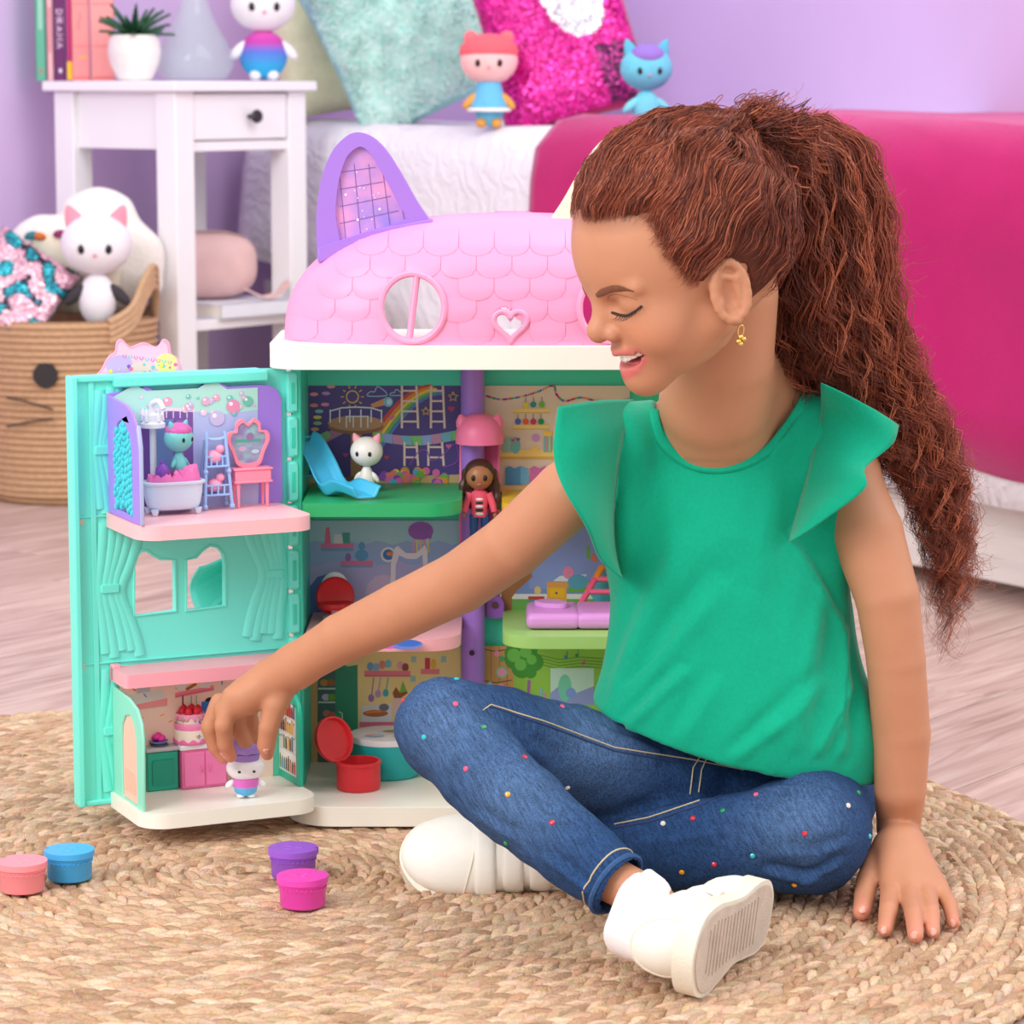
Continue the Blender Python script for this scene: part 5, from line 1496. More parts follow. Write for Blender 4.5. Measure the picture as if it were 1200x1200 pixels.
# right middle room: cushions and ladder
for x, lbx in ((P(648, 738, 2.86).x, 'lilac toy cushion with a raised pillow on the light green floor'), (P(706, 738, 2.86).x, 'second lilac toy cushion half hidden behind the green top')):
    t = thing('toy_cushion', lbx, 'toy cushion', Vector((x, 2.868, ZL + .0006)))
    MB().box((0, 0, .008), (.052, .074, .0155)).build('mattress', plas(222, 150, 226), t, bev=.006, seg=4)
    if x < P(690, 738, 2.86).x:
        MB().prism(spl2([(-.018, .012), (-.008, .022), (.006, .018), (.014, .004), (.010, -.008), (-.006, -.006), (-.014, .002)], 4), [], xyz, .0158, .0205).build('pillow', plas(226, 160, 230), t, bev=.0015)
ld = thing('toy_ladder', 'pink and orange toy ladder leaning in the bedroom of the dollhouse', 'toy ladder', Vector((P(680, 726, 2.91).x, 2.915, ZL + .0006)))
a0, a1 = P(673, 726, 2.905), P(706, 664, 2.935)
a0.z = ZL + .002
off = Vector((.034, .0, 0))
for o_ in (Vector(), off):
    MB().tube([a0 + o_, a0.lerp(a1, .75) + o_], .0032, 10).build('rail', plas(240, 96, 140), ld, world=True)
    MB().tube([a0.lerp(a1, .75) + o_, a1 + o_], .0034, 10).build('rail_end', plas(244, 150, 50), ld, world=True)
for k in range(3):
    q = a0.lerp(a1, .22 + k * .26)
    MB().tube([q, q + off], .0028, 10).build('rung', plas(244, 110, 150), ld, world=True)
pd = thing('toy_door', 'small purple arched toy door clipped beside the pole', 'toy door', Vector((P(581, 725, 2.93).x, 2.935, P(581, 725, 2.935).z)))
MB().prism([(570, 724), (570, 705), (573, 699), (579, 697), (586, 699), (591, 706), (591, 725)], [], lambda x, y, c: P(x, y, 2.938 - c), 0, .004).build('panel', plas(150, 92, 196), pd, bev=.0008, world=True)
MB().lathe([(.0035, 0), (.0035, .001)], P(580, 709, 2.9335), 14, rot_to((0, -1, 0))).build('keyhole', plas(90, 60, 60), pd, world=True)

# ------------------------------------------------------------------ little lidded boxes on the rug
def lid_box(label, c, col, rot):
    t = thing('lidded_box', label, 'toy box', Vector((c.x, c.y, .0004)), rot, group='round lidded toy boxes on the rug')
    m_ = plas(*col)
    MB().lathe([(.0185, 0), (.0195, .0015), (.0200, .018), (.0205, .0185), (.0205, .0205)], n=40).build('tub', m_, t, smooth=50)
    zig = MB().tube([( .02035 * math.cos(a), .02035 * math.sin(a), .0165 + (.0009 if k % 2 else -.0004)) for k, a in enumerate([2 * math.pi * i / 60 for i in range(60)])], .0006, 5, closed=True)
    zig.build('zigzag_band', m_, t)
    out = []
    for k in range(56):
        a = 2 * math.pi * k / 56
        r = .0222
        if k in (0, 1): r = .0190
        if k in (2, 55): r = .0226
        out.append((r * math.cos(a), r * math.sin(a)))
    MB().prism(out, [], xyz, .0207, .0262).build('lid', m_, t, bev=.0014, seg=3)
    mk = MB()
    for k in range(3): mk.ell((.006 * math.cos(k * 2.1), .006 * math.sin(k * 2.1), .0262), (.004, .003, .0006), nu=12, nv=6)
    mk.build('lid_emboss', m_, t, kind='stuff')
    return t
def boxpos(u, v): p = F(u, v, 0); return Vector((p.x, p.y + .0195, 0))
lid_box('salmon pink round lidded box at the left edge of the rug', boxpos(22, 1050), (250, 150, 160), 2.5)
lid_box('bright blue round lidded box beside the salmon one', boxpos(78, 1036), (70, 176, 240), 2.9)
lid_box('purple round lidded box behind the magenta one', boxpos(342, 1034), (156, 92, 214), -.1)
lid_box('magenta pink round lidded box in front of the purple one', boxpos(353, 1068), (236, 72, 186), .9)
# ------------------------------------------------------------------ implicit surfaces for the child
class Field:
    def __init__(s, lo, hi, h):
        s.lo = np.array(lo, np.float32); s.h = h
        s.n = np.ceil((np.array(hi) - np.array(lo)) / h).astype(int) + 1
        s.d = np.full(tuple(s.n), 1.0, np.float32)
        s.ax = [s.lo[i] + h * np.arange(s.n[i], dtype=np.float32) for i in range(3)]
    def sub(s, lo, hi):
        i0 = np.maximum(0, np.floor((np.array(lo) - s.lo) / s.h).astype(int)); i1 = np.minimum(s.n, np.ceil((np.array(hi) - s.lo) / s.h).astype(int) + 1)
        if np.any(i1 <= i0): return None
        sl = tuple(slice(a, b) for a, b in zip(i0, i1))
        X = s.ax[0][sl[0]][:, None, None]; Y = s.ax[1][sl[1]][None, :, None]; Z = s.ax[2][sl[2]][None, None, :]
        return sl, X, Y, Z
    def put(s, sl, d, k, mode):
        a = s.d[sl]
        if mode == 'add':
            if k > 0:
                hh = np.maximum(k - np.abs(a - d), 0) / k
                s.d[sl] = np.minimum(a, d) - hh * hh * k * .25
            else: s.d[sl] = np.minimum(a, d)
        elif mode == 'sub':
            d = -d
            if k > 0:
                hh = np.maximum(k - np.abs(a - d), 0) / k
                s.d[sl] = np.maximum(a, d) + hh * hh * k * .25
            else: s.d[sl] = np.maximum(a, d)
    def cap(s, a, b, ra, rb, k=.006, mode='add'):
        a = np.array(a, np.float32); b = np.array(b, np.float32); r = max(ra, rb) + k + 3 * s.h
        q = s.sub(np.minimum(a, b) - r, np.maximum(a, b) + r)
        if q is None: return
        sl, X, Y, Z = q
        ab = b - a; L = float(ab @ ab) + 1e-12
        px, py, pz = X - a[0], Y - a[1], Z - a[2]
        t = np.clip((px * ab[0] + py * ab[1] + pz * ab[2]) / L, 0, 1)
        d = np.sqrt((px - t * ab[0]) ** 2 + (py - t * ab[1]) ** 2 + (pz - t * ab[2]) ** 2) - (ra + (rb - ra) * t)
        s.put(sl, d, k, mode)
    def ell(s, c, r, R=None, k=.006, mode='add'):
        c = np.array(c, np.float32); r = np.array(r, np.float32)
        R = np.eye(3, dtype=np.float32) if R is None else np.array(R, np.float32)
        e = np.sqrt(((R * r) ** 2).sum(1)) + k + 3 * s.h
        q = s.sub(c - e, c + e)
        if q is None: return
        sl, X, Y, Z = q
        x, y, z = X - c[0], Y - c[1], Z - c[2]
        l = [(x * R[0, i] + y * R[1, i] + z * R[2, i]) for i in range(3)]
        k0 = np.sqrt(sum((l[i] / r[i]) ** 2 for i in range(3)) + 1e-12); k1 = np.sqrt(sum((l[i] / r[i] ** 2) ** 2 for i in range(3)) + 1e-12)
        s.put(sl, k0 * (k0 - 1) / k1, k, mode)
    def chain(s, pts, k=.006):
        A = np.array([p for p, r in pts], np.float32); rm = max(r for p, r in pts) + k + 3 * s.h
        q = s.sub(A.min(0) - rm, A.max(0) + rm)
        if q is None: return
        sl, X, Y, Z = q
        D_ = np.full(s.d[sl].shape, 1.0, np.float32)
        for (a, ra), (b, rb) in zip(pts[:-1], pts[1:]):
            a = np.asarray(a, np.float32); b = np.asarray(b, np.float32)
            e = max(ra, rb) + k + 3 * s.h
            w = s.sub(np.minimum(a, b) - e, np.maximum(a, b) + e)
            if w is None: continue
            s2, X2, Y2, Z2 = w
            o = tuple(slice(max(x.start - y.start, 0), x.stop - y.start) for x, y in zip(s2, sl))
            ab = b - a; L = float(ab @ ab) + 1e-12
            px, py, pz = X2 - a[0], Y2 - a[1], Z2 - a[2]
            t = np.clip((px * ab[0] + py * ab[1] + pz * ab[2]) / L, 0, 1)
            d = np.sqrt((px - t * ab[0]) ** 2 + (py - t * ab[1]) ** 2 + (pz - t * ab[2]) ** 2) - (ra + (rb - ra) * t)
            g = D_[o]; hh = np.maximum(.0015 - np.abs(g - d), 0) / .0015
            D_[o] = np.minimum(g, d) - hh * hh * .0015 * .25
        s.put(sl, D_, k, 'add')
    def mesh(s):
        d = s.d; neg = d < 0
        nx, ny, nz = d.shape
        cnt = np.zeros((nx - 1, ny - 1, nz - 1), np.int8)
        for dx in (0, 1):
            for dy in (0, 1):
                for dz in (0, 1): cnt += neg[dx:nx - 1 + dx, dy:ny - 1 + dy, dz:nz - 1 + dz]
        I = np.argwhere((cnt > 0) & (cnt < 8))
        idx = np.full(cnt.shape, -1, np.int32); idx[I[:, 0], I[:, 1], I[:, 2]] = np.arange(len(I))
        corners = [(x, y, z) for x in (0, 1) for y in (0, 1) for z in (0, 1)]
        val = {c: d[I[:, 0] + c[0], I[:, 1] + c[1], I[:, 2] + c[2]] for c in corners}
        acc = np.zeros((len(I), 3)); num = np.zeros(len(I))
        for c in corners:
            for ax in range(3):
                if c[ax] == 0:
                    e = list(c); e[ax] = 1; e = tuple(e)
                    va, vb = val[c], val[e]; m = (va < 0) != (vb < 0)
                    t = np.where(m, va / np.where(m, va - vb, 1), 0)
                    p = np.tile(np.array(c, float), (len(I), 1)); p[:, ax] = t
                    acc[m] += p[m]; num[m] += 1
        V = s.lo + s.h * (I + acc / num[:, None])
        Q = []
        for ax in range(3):
            o = [a for a in range(3) if a != ax]
            sl0 = [slice(None)] * 3; sl1 = [slice(None)] * 3
            sl0[ax] = slice(0, -1); sl1[ax] = slice(1, None)
            for k in o: sl0[k] = slice(1, -1); sl1[k] = slice(1, -1)
            a = neg[tuple(sl0)]; b = neg[tuple(sl1)]
            E = np.argwhere(a != b); flip = a[E[:, 0], E[:, 1], E[:, 2]]
            base = E.copy()
            for k in o: base[:, k] += 1
            def g(do0, do1):
                q = base.copy(); q[:, o[0]] -= do0; q[:, o[1]] -= do1
                return idx[q[:, 0], q[:, 1], q[:, 2]]
            quad = np.stack([g(1, 1), g(0, 1), g(0, 0), g(1, 0)], 1)
            if ax == 1: flip = ~flip
            quad[~flip] = quad[~flip][:, ::-1]
            Q.append(quad)
        return V, np.concatenate(Q)
def smooth_mesh(V, Q, it=2):
    E = np.unique(np.sort(np.concatenate([Q[:, [0, 1]], Q[:, [1, 2]], Q[:, [2, 3]], Q[:, [3, 0]]]), 1), axis=0)
    for i in range(it):
        for lam in (.5, -.52):
            acc = np.zeros_like(V); n = np.zeros(len(V))
            for k in range(3):
                acc[:, k] = np.bincount(E[:, 0], V[E[:, 1], k], len(V)) + np.bincount(E[:, 1], V[E[:, 0], k], len(V))
            n = np.bincount(E.ravel(), minlength=len(V))
            V = V + lam * (acc / np.maximum(n, 1)[:, None] - V)
    return V
def np_obj(name, V, Q, m, parent=None, col=None, cat=None, label=None):
    L = np.array(root_xf(parent).inverted().translation) if parent is not None else np.zeros(3)
    me = bpy.data.meshes.new(name)
    me.vertices.add(len(V)); me.vertices.foreach_set('co', (V + L).astype(np.float32).ravel())
    me.loops.add(Q.size); me.loops.foreach_set('vertex_index', Q.astype(np.int32).ravel())
    me.polygons.add(len(Q)); me.polygons.foreach_set('loop_start', np.arange(0, Q.size, Q.shape[1], dtype=np.int32))
    me.update(calc_edges=True)
    me.shade_smooth()
    if col is not None:
        at = me.color_attributes.new('col', 'FLOAT_COLOR', 'POINT')
        at.data.foreach_set('color', np.concatenate([col, np.ones((len(V), 1))], 1).astype(np.float32).ravel())
    me.materials.append(m)
    o = bpy.data.objects.new(name, me); COL.objects.link(o)
    if parent is not None: o.parent = parent
    return props(o, label, cat)
def PX(u, v, D, r): return (np.array(P(u, v, D)), r * D / FPX)
def FX(u, v, z, r):
    p = F(u, v, z); return (np.array(p), r * p.y / FPX)

ch = thing('person', 'child in a green flutter-sleeve top, studded jeans and white shoes sitting cross-legged on the rug', 'person', (.17, 2.58, 0))
# head frame
HD = 2.42; SC = HD / FPX
HC = P(800, 270, HD)
_psi, _p = math.radians(20), math.radians(22)
HF = Vector((-math.cos(_psi) * math.cos(_p), -math.sin(_psi) * math.cos(_p), -math.sin(_p)))
HL = Vector((math.sin(_psi), -math.cos(_psi), 0)); HU = HF.cross(HL)
RH_ = np.array(Matrix((HF, HL, HU)).transposed())
def hp(f, l, u): return HC + (HF * f + HL * l + HU * u) * SC
def npx(*a): return np.array(hp(*a))

def skin_prims(S, head=True, body=True):
    if head:
        e = lambda c, r, k, mode='add', R=None: S.ell(npx(*c), [x * SC for x in r], RH_ if R is None else RH_ @ R, k * SC, mode)
        s = lambda c, r, k, mode='add': e(c, (r, r, r), k, mode)
        cp = lambda a, b, ra, rb, k, mode='add': S.cap(npx(*a), npx(*b), ra * SC, rb * SC, k * SC, mode)
        e((-2, 0, 2), (128, 105, 126), 0)
        e((54, 0, -4), (76, 82, 82), 30)
        e((58, 0, -72), (66, 70, 68), 30)
        e((44, 0, -110), (62, 58, 42), 24)
        s((101, 0, -136), 20, 20)
        for g in (-1, 1):
            s((79, 44 * g, -82), 35, 24)
            cp((104, 0, -136), (22, 66 * g, -96), 20, 22, 22)
        e((98, 0, -106), (28, 36, 28), 16)
        for g in (-1, 1):
            e((126, 44 * g, -38), (17, 25, 13), 16, 'sub')
            e((99, 43 * g, -42), (19, 24, 15), 8)
            cp((121, 14 * g, -25), (103, 68 * g, -24), 6, 5, 14)
        cp((118, 0, -34), (139, 0, -64), 8.5, 12, 14)
        s((140, 0, -68), 13.5, 7)
        for g in (-1, 1):
            s((130, 14 * g, -74), 9.5, 6); e((137, 6.5 * g, -80), (5, 3, 4), 3, 'sub')
        for g in (-1, 1):
            cp((129, 0, -99), (123, 18 * g, -98.5), 5, 4.6, 4); cp((123, 18 * g, -98.5), (104, 42 * g, -99), 4.6, 2.6, 4)
            cp((122, 0, -128), (117, 18 * g, -123), 7, 6.4, 5); cp((117, 18 * g, -123), (103, 42 * g, -101), 6.4, 2.6, 5)
        e((123, 0, -111.5), (17, 36, 8.6), 2.0, 'sub'); e((108, 30, -105), (10, 10, 6), 2, 'sub'); e((108, -30, -105), (10, 10, 6), 2, 'sub')
        for g in (-1, 1):
            Rt = np.array(Matrix.Rotation(math.radians(10), 3, 'Y')) 
            e((10, 98 * g, -66), (22, 7, 35), 5, R=Rt)
            pts = []
            for t in range(-4, 12):
                a = math.radians(t * 22)
                pts.append((10 + 20 * math.cos(a) - 5 * math.sin(a), (104 + 3 * math.cos(a + 2.4)) * g, -66 + 33 * math.sin(a)))
            for a_, b_ in zip(pts[:-1], pts[1:]): cp(a_, b_, 5, 5, 2)
            e((12, 107 * g, -68), (11, 9, 19), 3, 'sub'); e((8, 106 * g, -47), (10, 5, 8), 3, 'sub')
            cp((3, 103 * g, -84), (-1, 104.5 * g, -54), 4.4, 4.4, 4); cp((-1, 104.5 * g, -54), (12, 103 * g, -46), 4, 3, 3)
            s((26, 100 * g, -74), 6, 4); s((14, 99 * g, -98), 9, 5)
        # neck
        S.chain([PX(854, 345, 2.495, 58), PX(847, 420, 2.515, 60), PX(838, 472, 2.54, 66), PX(842, 545, 2.612, 84)], .02)
        S.chain([PX(872, 430, 2.55, 40), PX(915, 480, 2.585, 36), PX(950, 500, 2.595, 32)], .02)
    if body:
        c_, r_ = PX(845, 625, 2.60, 1)
        S.ell(c_, (.080, .050, .09), None, .02)
        S.chain([PX(720, 545, 2.56, 34), PX(780, 512, 2.585, 34), PX(842, 508, 2.59, 38), PX(920, 506, 2.59, 34), PX(990, 548, 2.57, 38)], .02)
        S.chain([PX(850, 650, 2.61, 90), PX(865, 780, 2.61, 85), PX(885, 890, 2.645, 66)], .02)
        # arm resting on the rug
        S.chain([PX(990, 565, 2.57, 42), PX(1016, 625, 2.545, 43), PX(1040, 700, 2.53, 38), PX(1050, 775, 2.53, 35), PX(1056, 860, 2.535, 35), PX(1055, 925, 2.535, 31), FX(1053, 970, .052, 26), FX(1053, 990, .046, 25)], .012)
        # hand on the rug
        for base, kn in (((1040, 1005), (1044, 1044)), ((1052, 1003), (1066, 1047)), ((1060, 1003), (1086, 1046)), ((1066, 1003), (1101, 1043))):
            a, ra = FX(base[0], base[1] - 10, .044, 19); b, rb = FX(*kn, .019, 12.5)
            S.cap(a, b, ra, rb, .010)
        fing = [[(1044, 1044, .019, 13), (1041, 1067, .015, 11.5), (1037, 1089, .0062, 9.5)], [(1066, 1047, .019, 13), (1071, 1072, .016, 11.5), (1073, 1096, .0065, 9.8)],
                [(1086, 1046, .019, 12.5), (1091, 1070, .0155, 11), (1093, 1091, .0063, 9)], [(1101, 1043, .018, 11), (1113, 1060, .014, 9.6), (1117, 1081, .0058, 8.2)],
                [(1030, 1005, .036, 17), (1017, 1032, .022, 14), (1013, 1050, .013, 12.5), (1010, 1068, .0078, 11)]]
        for i, f_ in enumerate(fing): S.chain([FX(*q) for q in f_], .0025)
        # reaching arm
        S.chain([PX(712, 545, 2.555, 40), PX(665, 580, 2.535, 41), PX(600, 640, 2.555, 38.5), PX(540, 682, 2.60, 37), PX(470, 716, 2.635, 35), PX(400, 748, 2.665, 30), PX(348, 780, 2.690, 26)], .012)
        HDp = 2.70
        S.chain([PX(348, 780, 2.690, 26), PX(318, 797, HDp, 26), PX(285, 818, HDp, 22), PX(266, 832, HDp, 16)], .008)
        S.chain([PX(330, 792, HDp, 22), PX(295, 812, HDp + .012, 22), PX(270, 832, HDp + .02, 15)], .008)
        S.chain([PX(272, 816, HDp - .004, 12.5), PX(262, 850, HDp - .008, 11), PX(264, 872, HDp - .002, 9.8), PX(270, 886, HDp + .006, 8.2)], .0025)
        S.chain([PX(258, 824, HDp + .012, 12.5), PX(246, 852, HDp + .010, 11), PX(252, 874, HDp + .014, 9.5), PX(262, 888, HDp + .018, 8)], .0025)
        S.chain([PX(276, 828, HDp + .026, 12), PX(278, 852, HDp + .034, 10.5), PX(288, 872, HDp + .036, 8.5)], .0025)
        S.chain([PX(290, 822, HDp + .032, 11), PX(294, 846, HDp + .042, 9.5), PX(300, 866, HDp + .042, 7.8)], .0025)
        S.chain([PX(334, 796, HDp - .002, 19), PX(323, 826, HDp - .010, 14.5), PX(315, 852, HDp - .012, 12), PX(312, 873, HDp - .008, 11), PX(313, 883, HDp - .004, 8.5)], .004)
        # legs under the jeans, ankles
        S.chain([PX(880, 915, 2.63, 50), PX(690, 892, 2.55, 42), PX(525, 858, 2.475, 38), PX(612, 946, 2.405, 36), PX(716, 1030, 2.337, 28), PX(742, 1044, 2.325, 27), PX(770, 1062, 2.314, 26)], .01)
        S.chain([PX(930, 930, 2.60, 60), PX(945, 972, 2.51, 46), PX(800, 990, 2.52, 32), PX(705, 1002, 2.535, 24)], .01)

import time as _t
_t0 = _t.time()
hc = np.array(HC)
FA = Field(hc - [.120, .125, .215], hc + [.16, .24, .105], .0018)
skin_prims(FA, True, True)
VA, QA = FA.mesh(); del FA
lo = np.array([-.30, 2.24, -.002]); hi = np.array([.40, 2.76, .50])
FB = Field(lo, hi, .0025)
skin_prims(FB, True, True)
VB, QB = FB.mesh(); del FB
zc = hc[2] - .200
zA = VA[QA][:, :, 2].max(1); QA = QA[zA > zc - .001]
zB = VB[QB][:, :, 2].min(1)
cen = VB[QB].mean(1)
inA = np.all((cen > hc - [.113, .123, .3]) & (cen < hc + [.158, .238, .103]), 1)
QB = QB[~((zB > zc + .001) & inA)]
# parts of the head box boundary that belong to the body stay with the body mesh
cA = VA[QA].mean(1)
edge = np.any((cA < hc - [.1125, .1225, .3]) | (cA > hc + [.1575, .2375, .1025]), 1)
QA = QA[~edge]
V = np.concatenate([VA, VB]); Q = np.concatenate([QA, QB + len(VA)])
used = np.unique(Q); remap = np.full(len(V), -1); remap[used] = np.arange(len(used)); V = V[used]; Q = remap[Q]
V = smooth_mesh(V, Q, 2)
# skin tint
SKIN = np.array(srgb((198, 137, 105))); LIP = np.array(srgb((206, 104, 104))); FING = np.array(srgb((222, 142, 122))); NAIL = np.array(srgb((236, 186, 172)))
loc = (V - hc) @ RH_ / SC
col = np.tile(SKIN, (len(V), 1))
def blend(w, c):
    global col
    w = np.clip(w, 0, 1)[:, None]; col = col * (1 - w) + c * w
f_, l_, u_ = loc[:, 0], loc[:, 1], loc[:, 2]
sm = lambda x, a, b: np.clip((x - a) / (b - a), 0, 1)
blend(.45 * np.exp(-(((l_ - 48) / 26) ** 2 + ((u_ + 80) / 24) ** 2 + ((f_ - 95) / 40) ** 2)), np.array(srgb((226, 140, 112))))
ulip = np.exp(-(((u_ + 100) / 5.4) ** 4)) * (np.abs(l_) < 43) * (f_ > 100)
llip = np.exp(-(((u_ + 127 - (np.abs(l_) / 42) ** 2 * 24) / 8) ** 4)) * (np.abs(l_) < 43) * (f_ > 100)
blend(np.maximum(ulip * .75, llip * .95) * sm(f_, 102, 108), LIP)
blend(.9 * ((np.abs(u_ + 111) < 9) & (np.abs(l_) < 38) & (f_ > 70) & (f_ < 113 - np.abs(l_) * .25)), np.array(srgb((96, 30, 32))))
ks = np.maximum(60 + .42 * np.minimum(u_, 0) - f_, u_ - (66 - .2 * np.abs(l_)))
blend(.6 * sm(ks, -15, 3) * (u_ > -48) * (np.linalg.norm(loc / np.array([128, 106, 126]), axis=1) < 1.12) * ~((np.abs(l_) > 84) & (u_ < -28) & (f_ < 40)), np.array(srgb((118, 68, 50))))
for tip, r in ((FX(1037, 1092, .008, 1)[0], .018), (FX(1073, 1098, .008, 1)[0], .018), (FX(1093, 1092, .008, 1)[0], .018), (FX(1117, 1082, .008, 1)[0], .016), (FX(1010, 1068, .01, 1)[0], .018), (PX(270, 886, 2.70, 1)[0], .014), (PX(313, 883, 2.70, 1)[0], .014), (PX(264, 888, 2.715, 1)[0], .014)):
    dd = np.linalg.norm(V - tip, axis=1); blend(.7 * np.exp(-(dd / r) ** 2), FING)
skin_m = mat('child_skin', attr='col', rough=.5, spec=.35, noise_scale=40, noise_amt=.03, bump=.04, bump_scale=900, sss=.12, sss_r=(1, .35, .2), sss_scale=.006)
np_obj('body', V, Q, skin_m, ch, col)
print('skin', len(V), round(_t.time() - _t0, 1))
def nail(p, n, t, w, ln):
    """small fingernail plate: centre, outward normal, direction to the tip"""
    n = Vector(n).normalized(); t = Vector(t); t = (t - n * t.dot(n)).normalized(); b = n.cross(t)
    mb = MB().grid(lambda u, v: Vector(p) + b * ((u - .5) * w * (1 - (2 * v - 1) ** 4 * .55)) + t * ((v - .5) * ln * (1 - (2 * u - 1) ** 4 * .3)) - n * (1.1 * w * (u - .5) ** 2) , 7, 5)
    mb.build('fingernail', mat('nail', (230, 172, 156), .3, .5), ch, world=True, solid=.0004)
from mathutils.bvhtree import BVHTree
bvh_skin = BVHTree.FromPolygons([tuple(v) for v in V], [tuple(q) for q in Q])
def hitp(b, u, v, off=0.0):
    r = ray(u, v).normalized()
    h = b.ray_cast(CAM, r)
    if h[0] is None: return None, None
    n = h[1] if h[1].dot(r) < 0 else -h[1]
    return h[0] + n * off, n
for (u, v, u2, v2, w) in ((1036, 1090, 1035, 1097, 10), (1072, 1096, 1072, 1103, 11), (1093, 1092, 1094, 1098, 10), (1116, 1082, 1118, 1088, 7.5), (1011, 1066, 1009, 1076, 11), (312, 881, 313, 889, 9), (261, 886, 262, 893, 7)):
    p, n = hitp(bvh_skin, u, v, .0003)
    if p is None: continue
    nail(p, n, P(u2, v2, p.y) - P(u, v, p.y), w * p.y / FPX, 10 * p.y / FPX)
# teeth
mb = MB()
def tooth(u, v):
    l = (u - .5) * 66
    f = 123.5 - (l / 30) ** 2 * 13
    uu = -100 - v * (14.5 - (abs(l) / 30) * 7.0) + (abs(math.cos(u * math.pi * 8)) > .94) * v * 1.6
    return hp(f + 1.0 * abs(math.sin(u * math.pi * 8)), l, uu)
mb.grid(tooth, 65, 6)
mb.build('teeth', mat('tooth_enamel', (246, 240, 232), .25, .5), ch, world=True, solid=.001)
MB().ell(hp(104, 0, -118), (16 * SC, 24 * SC, 5 * SC), Matrix((HF, HL, HU)).transposed()).build('tongue', mat('tongue', (206, 104, 108), .4), ch, world=True)
# eyebrows and lashes
DK = mat('dark_lash', (48, 28, 24), .6)
bvh_l = bvh_skin
def on_skin(f, l, u, off=.4):
    o = hp(f + 60, l, u); h = bvh_skin.ray_cast(o, -HF)
    return h[0] + HF * (off * SC) if h[0] is not None else hp(f, l, u)
for g in (-1, 1):
    pts = [on_skin(110, l * g, u) for l, u in ((17, -24), (31, -20), (45, -18), (59, -20), (72, -26))]
    MB().tube(spline(pts, 5), [SC * r for r in np.interp(range(21), [0, 4, 14, 20], [2.6, 5.0, 4.0, 1.0])], 8, flat=.3, up=HF).build('eyebrow', mat('brow_hair', (122, 76, 58), .85, .2, 300, .2), ch, world=True)
    pts = [on_skin(110, l * g, u) for l, u in ((21, -49), (32, -53), (44, -54), (56, -51.5), (68, -46))]
    ls = spline(pts, 5)
    MB().tube(ls, SC * 1.7, 6).build('lash_line', DK, ch, world=True)
    mb = MB()
    for k, q in enumerate(ls[4::2]):
        k *= 2
        d_ = (HF * .75 - HU * .35 + HL * (g * (k - 8) * .05)).normalized() * SC * 11
        mb.tube([q, q + d_ * .5 - HU * SC * 1.2, q + d_ + HU * SC * .6], [SC * .55, SC * .45, SC * .1], 4)
    mb.build('eyelashes', DK, ch, world=True, kind='stuff')
    pts = [on_skin(110, l * g, u, .15) for l, u in ((24, -32), (34, -27), (46, -26), (58, -30), (67, -37))]
    MB().tube(spline(pts, 4), SC * .55, 5).build('lid_crease', mat('lid_crease', (150, 92, 70), .7), ch, world=True)
# earring
gold = mat('gold', (236, 196, 110), .25, .5, metal=1.0)
e0 = hp(14, 107, -104)
er = MB().tube([e0 + HL * (3 * SC) + (HF * math.cos(a) + Vector((0, 0, 1)) * math.sin(a) * 1.6) * (4 * SC) - Vector((0, 0, 8 * SC)) for a in [2 * math.pi * k / 16 for k in range(16)]], .6 * SC, 6, closed=True).build('earring', gold, ch, world=True)
for dx, dz in ((-4, -19), (3, -19), (0, -15), (0, -23)): MB().ell(e0 + HL * (3 * SC) + HF * (dx * SC) + Vector((0, 0, dz * SC)), 3.1 * SC, nu=12, nv=8).build('earring_bead', gold, er, world=True)

# ------------------------------------------------------------------ top
def noise_disp(V, N, amp, sc, seed):
    out = np.array([noise.noise(Vector((v[0] * sc[0] + seed, v[1] * sc[1], v[2] * sc[2]))) for v in V])
    return V + N * (out * amp)[:, None]
def crease(V, N, segs):
    out = np.zeros(len(V))
    for a, b, w, amp in segs:
        a = np.asarray(a); b = np.asarray(b); ab = b - a
        t = ((V - a) @ ab) / (ab @ ab); tc = np.clip(t, 0, 1)
        off = V - (a + tc[:, None] * ab)
        d = np.linalg.norm(off, axis=1)
        side = np.sign(off @ np.cross(ab, [0, 1, 0.2]))
        env = np.clip(1.6 - np.abs(t - .5) * 2.2, 0, 1)
        out += amp * env * (np.exp(-(d / w) ** 2) - .8 * np.exp(-((d * side - 1.5 * w) / w) ** 2) * (d < 4 * w))
    return V + N * out[:, None]
def vnormals(V, Q):
    n = np.cross(V[Q[:, 2]] - V[Q[:, 0]], V[Q[:, 3]] - V[Q[:, 1]])
    N = np.zeros_like(V)
    for k in range(4):
        for a in range(3): N[:, a] += np.bincount(Q[:, k], n[:, a], len(V))
    return N / np.maximum(np.linalg.norm(N, axis=1), 1e-12)[:, None]
FS = Field([-.02, 2.40, .05], [.42, 2.80, .47], .0026)
def pe(u, v, D, rx, ry, rz, k=.03, R=None): FS.ell(PX(u, v, D, 1)[0], (rx * D / FPX, ry, rz * D / FPX), R, k)
pe(848, 600, 2.585, 128, .068, 120, 0)
pe(735, 520, 2.555, 38, .04, 50, .03); pe(968, 515, 2.57, 48, .045, 60, .03)
pe(852, 500, 2.57, 112, .045, 52, .02)
pe(856, 720, 2.575, 142, .074, 130, .05)
pe(862, 850, 2.57, 174, .084, 125, .05)
pe(960, 890, 2.60, 70, .07, 70, .04); pe(1040, 925, 2.70, 48, .03, 28, .03)
pe(733, 600, 2.565, 26, .045, 80, .02); pe(978, 600, 2.58, 26, .05, 80, .02)
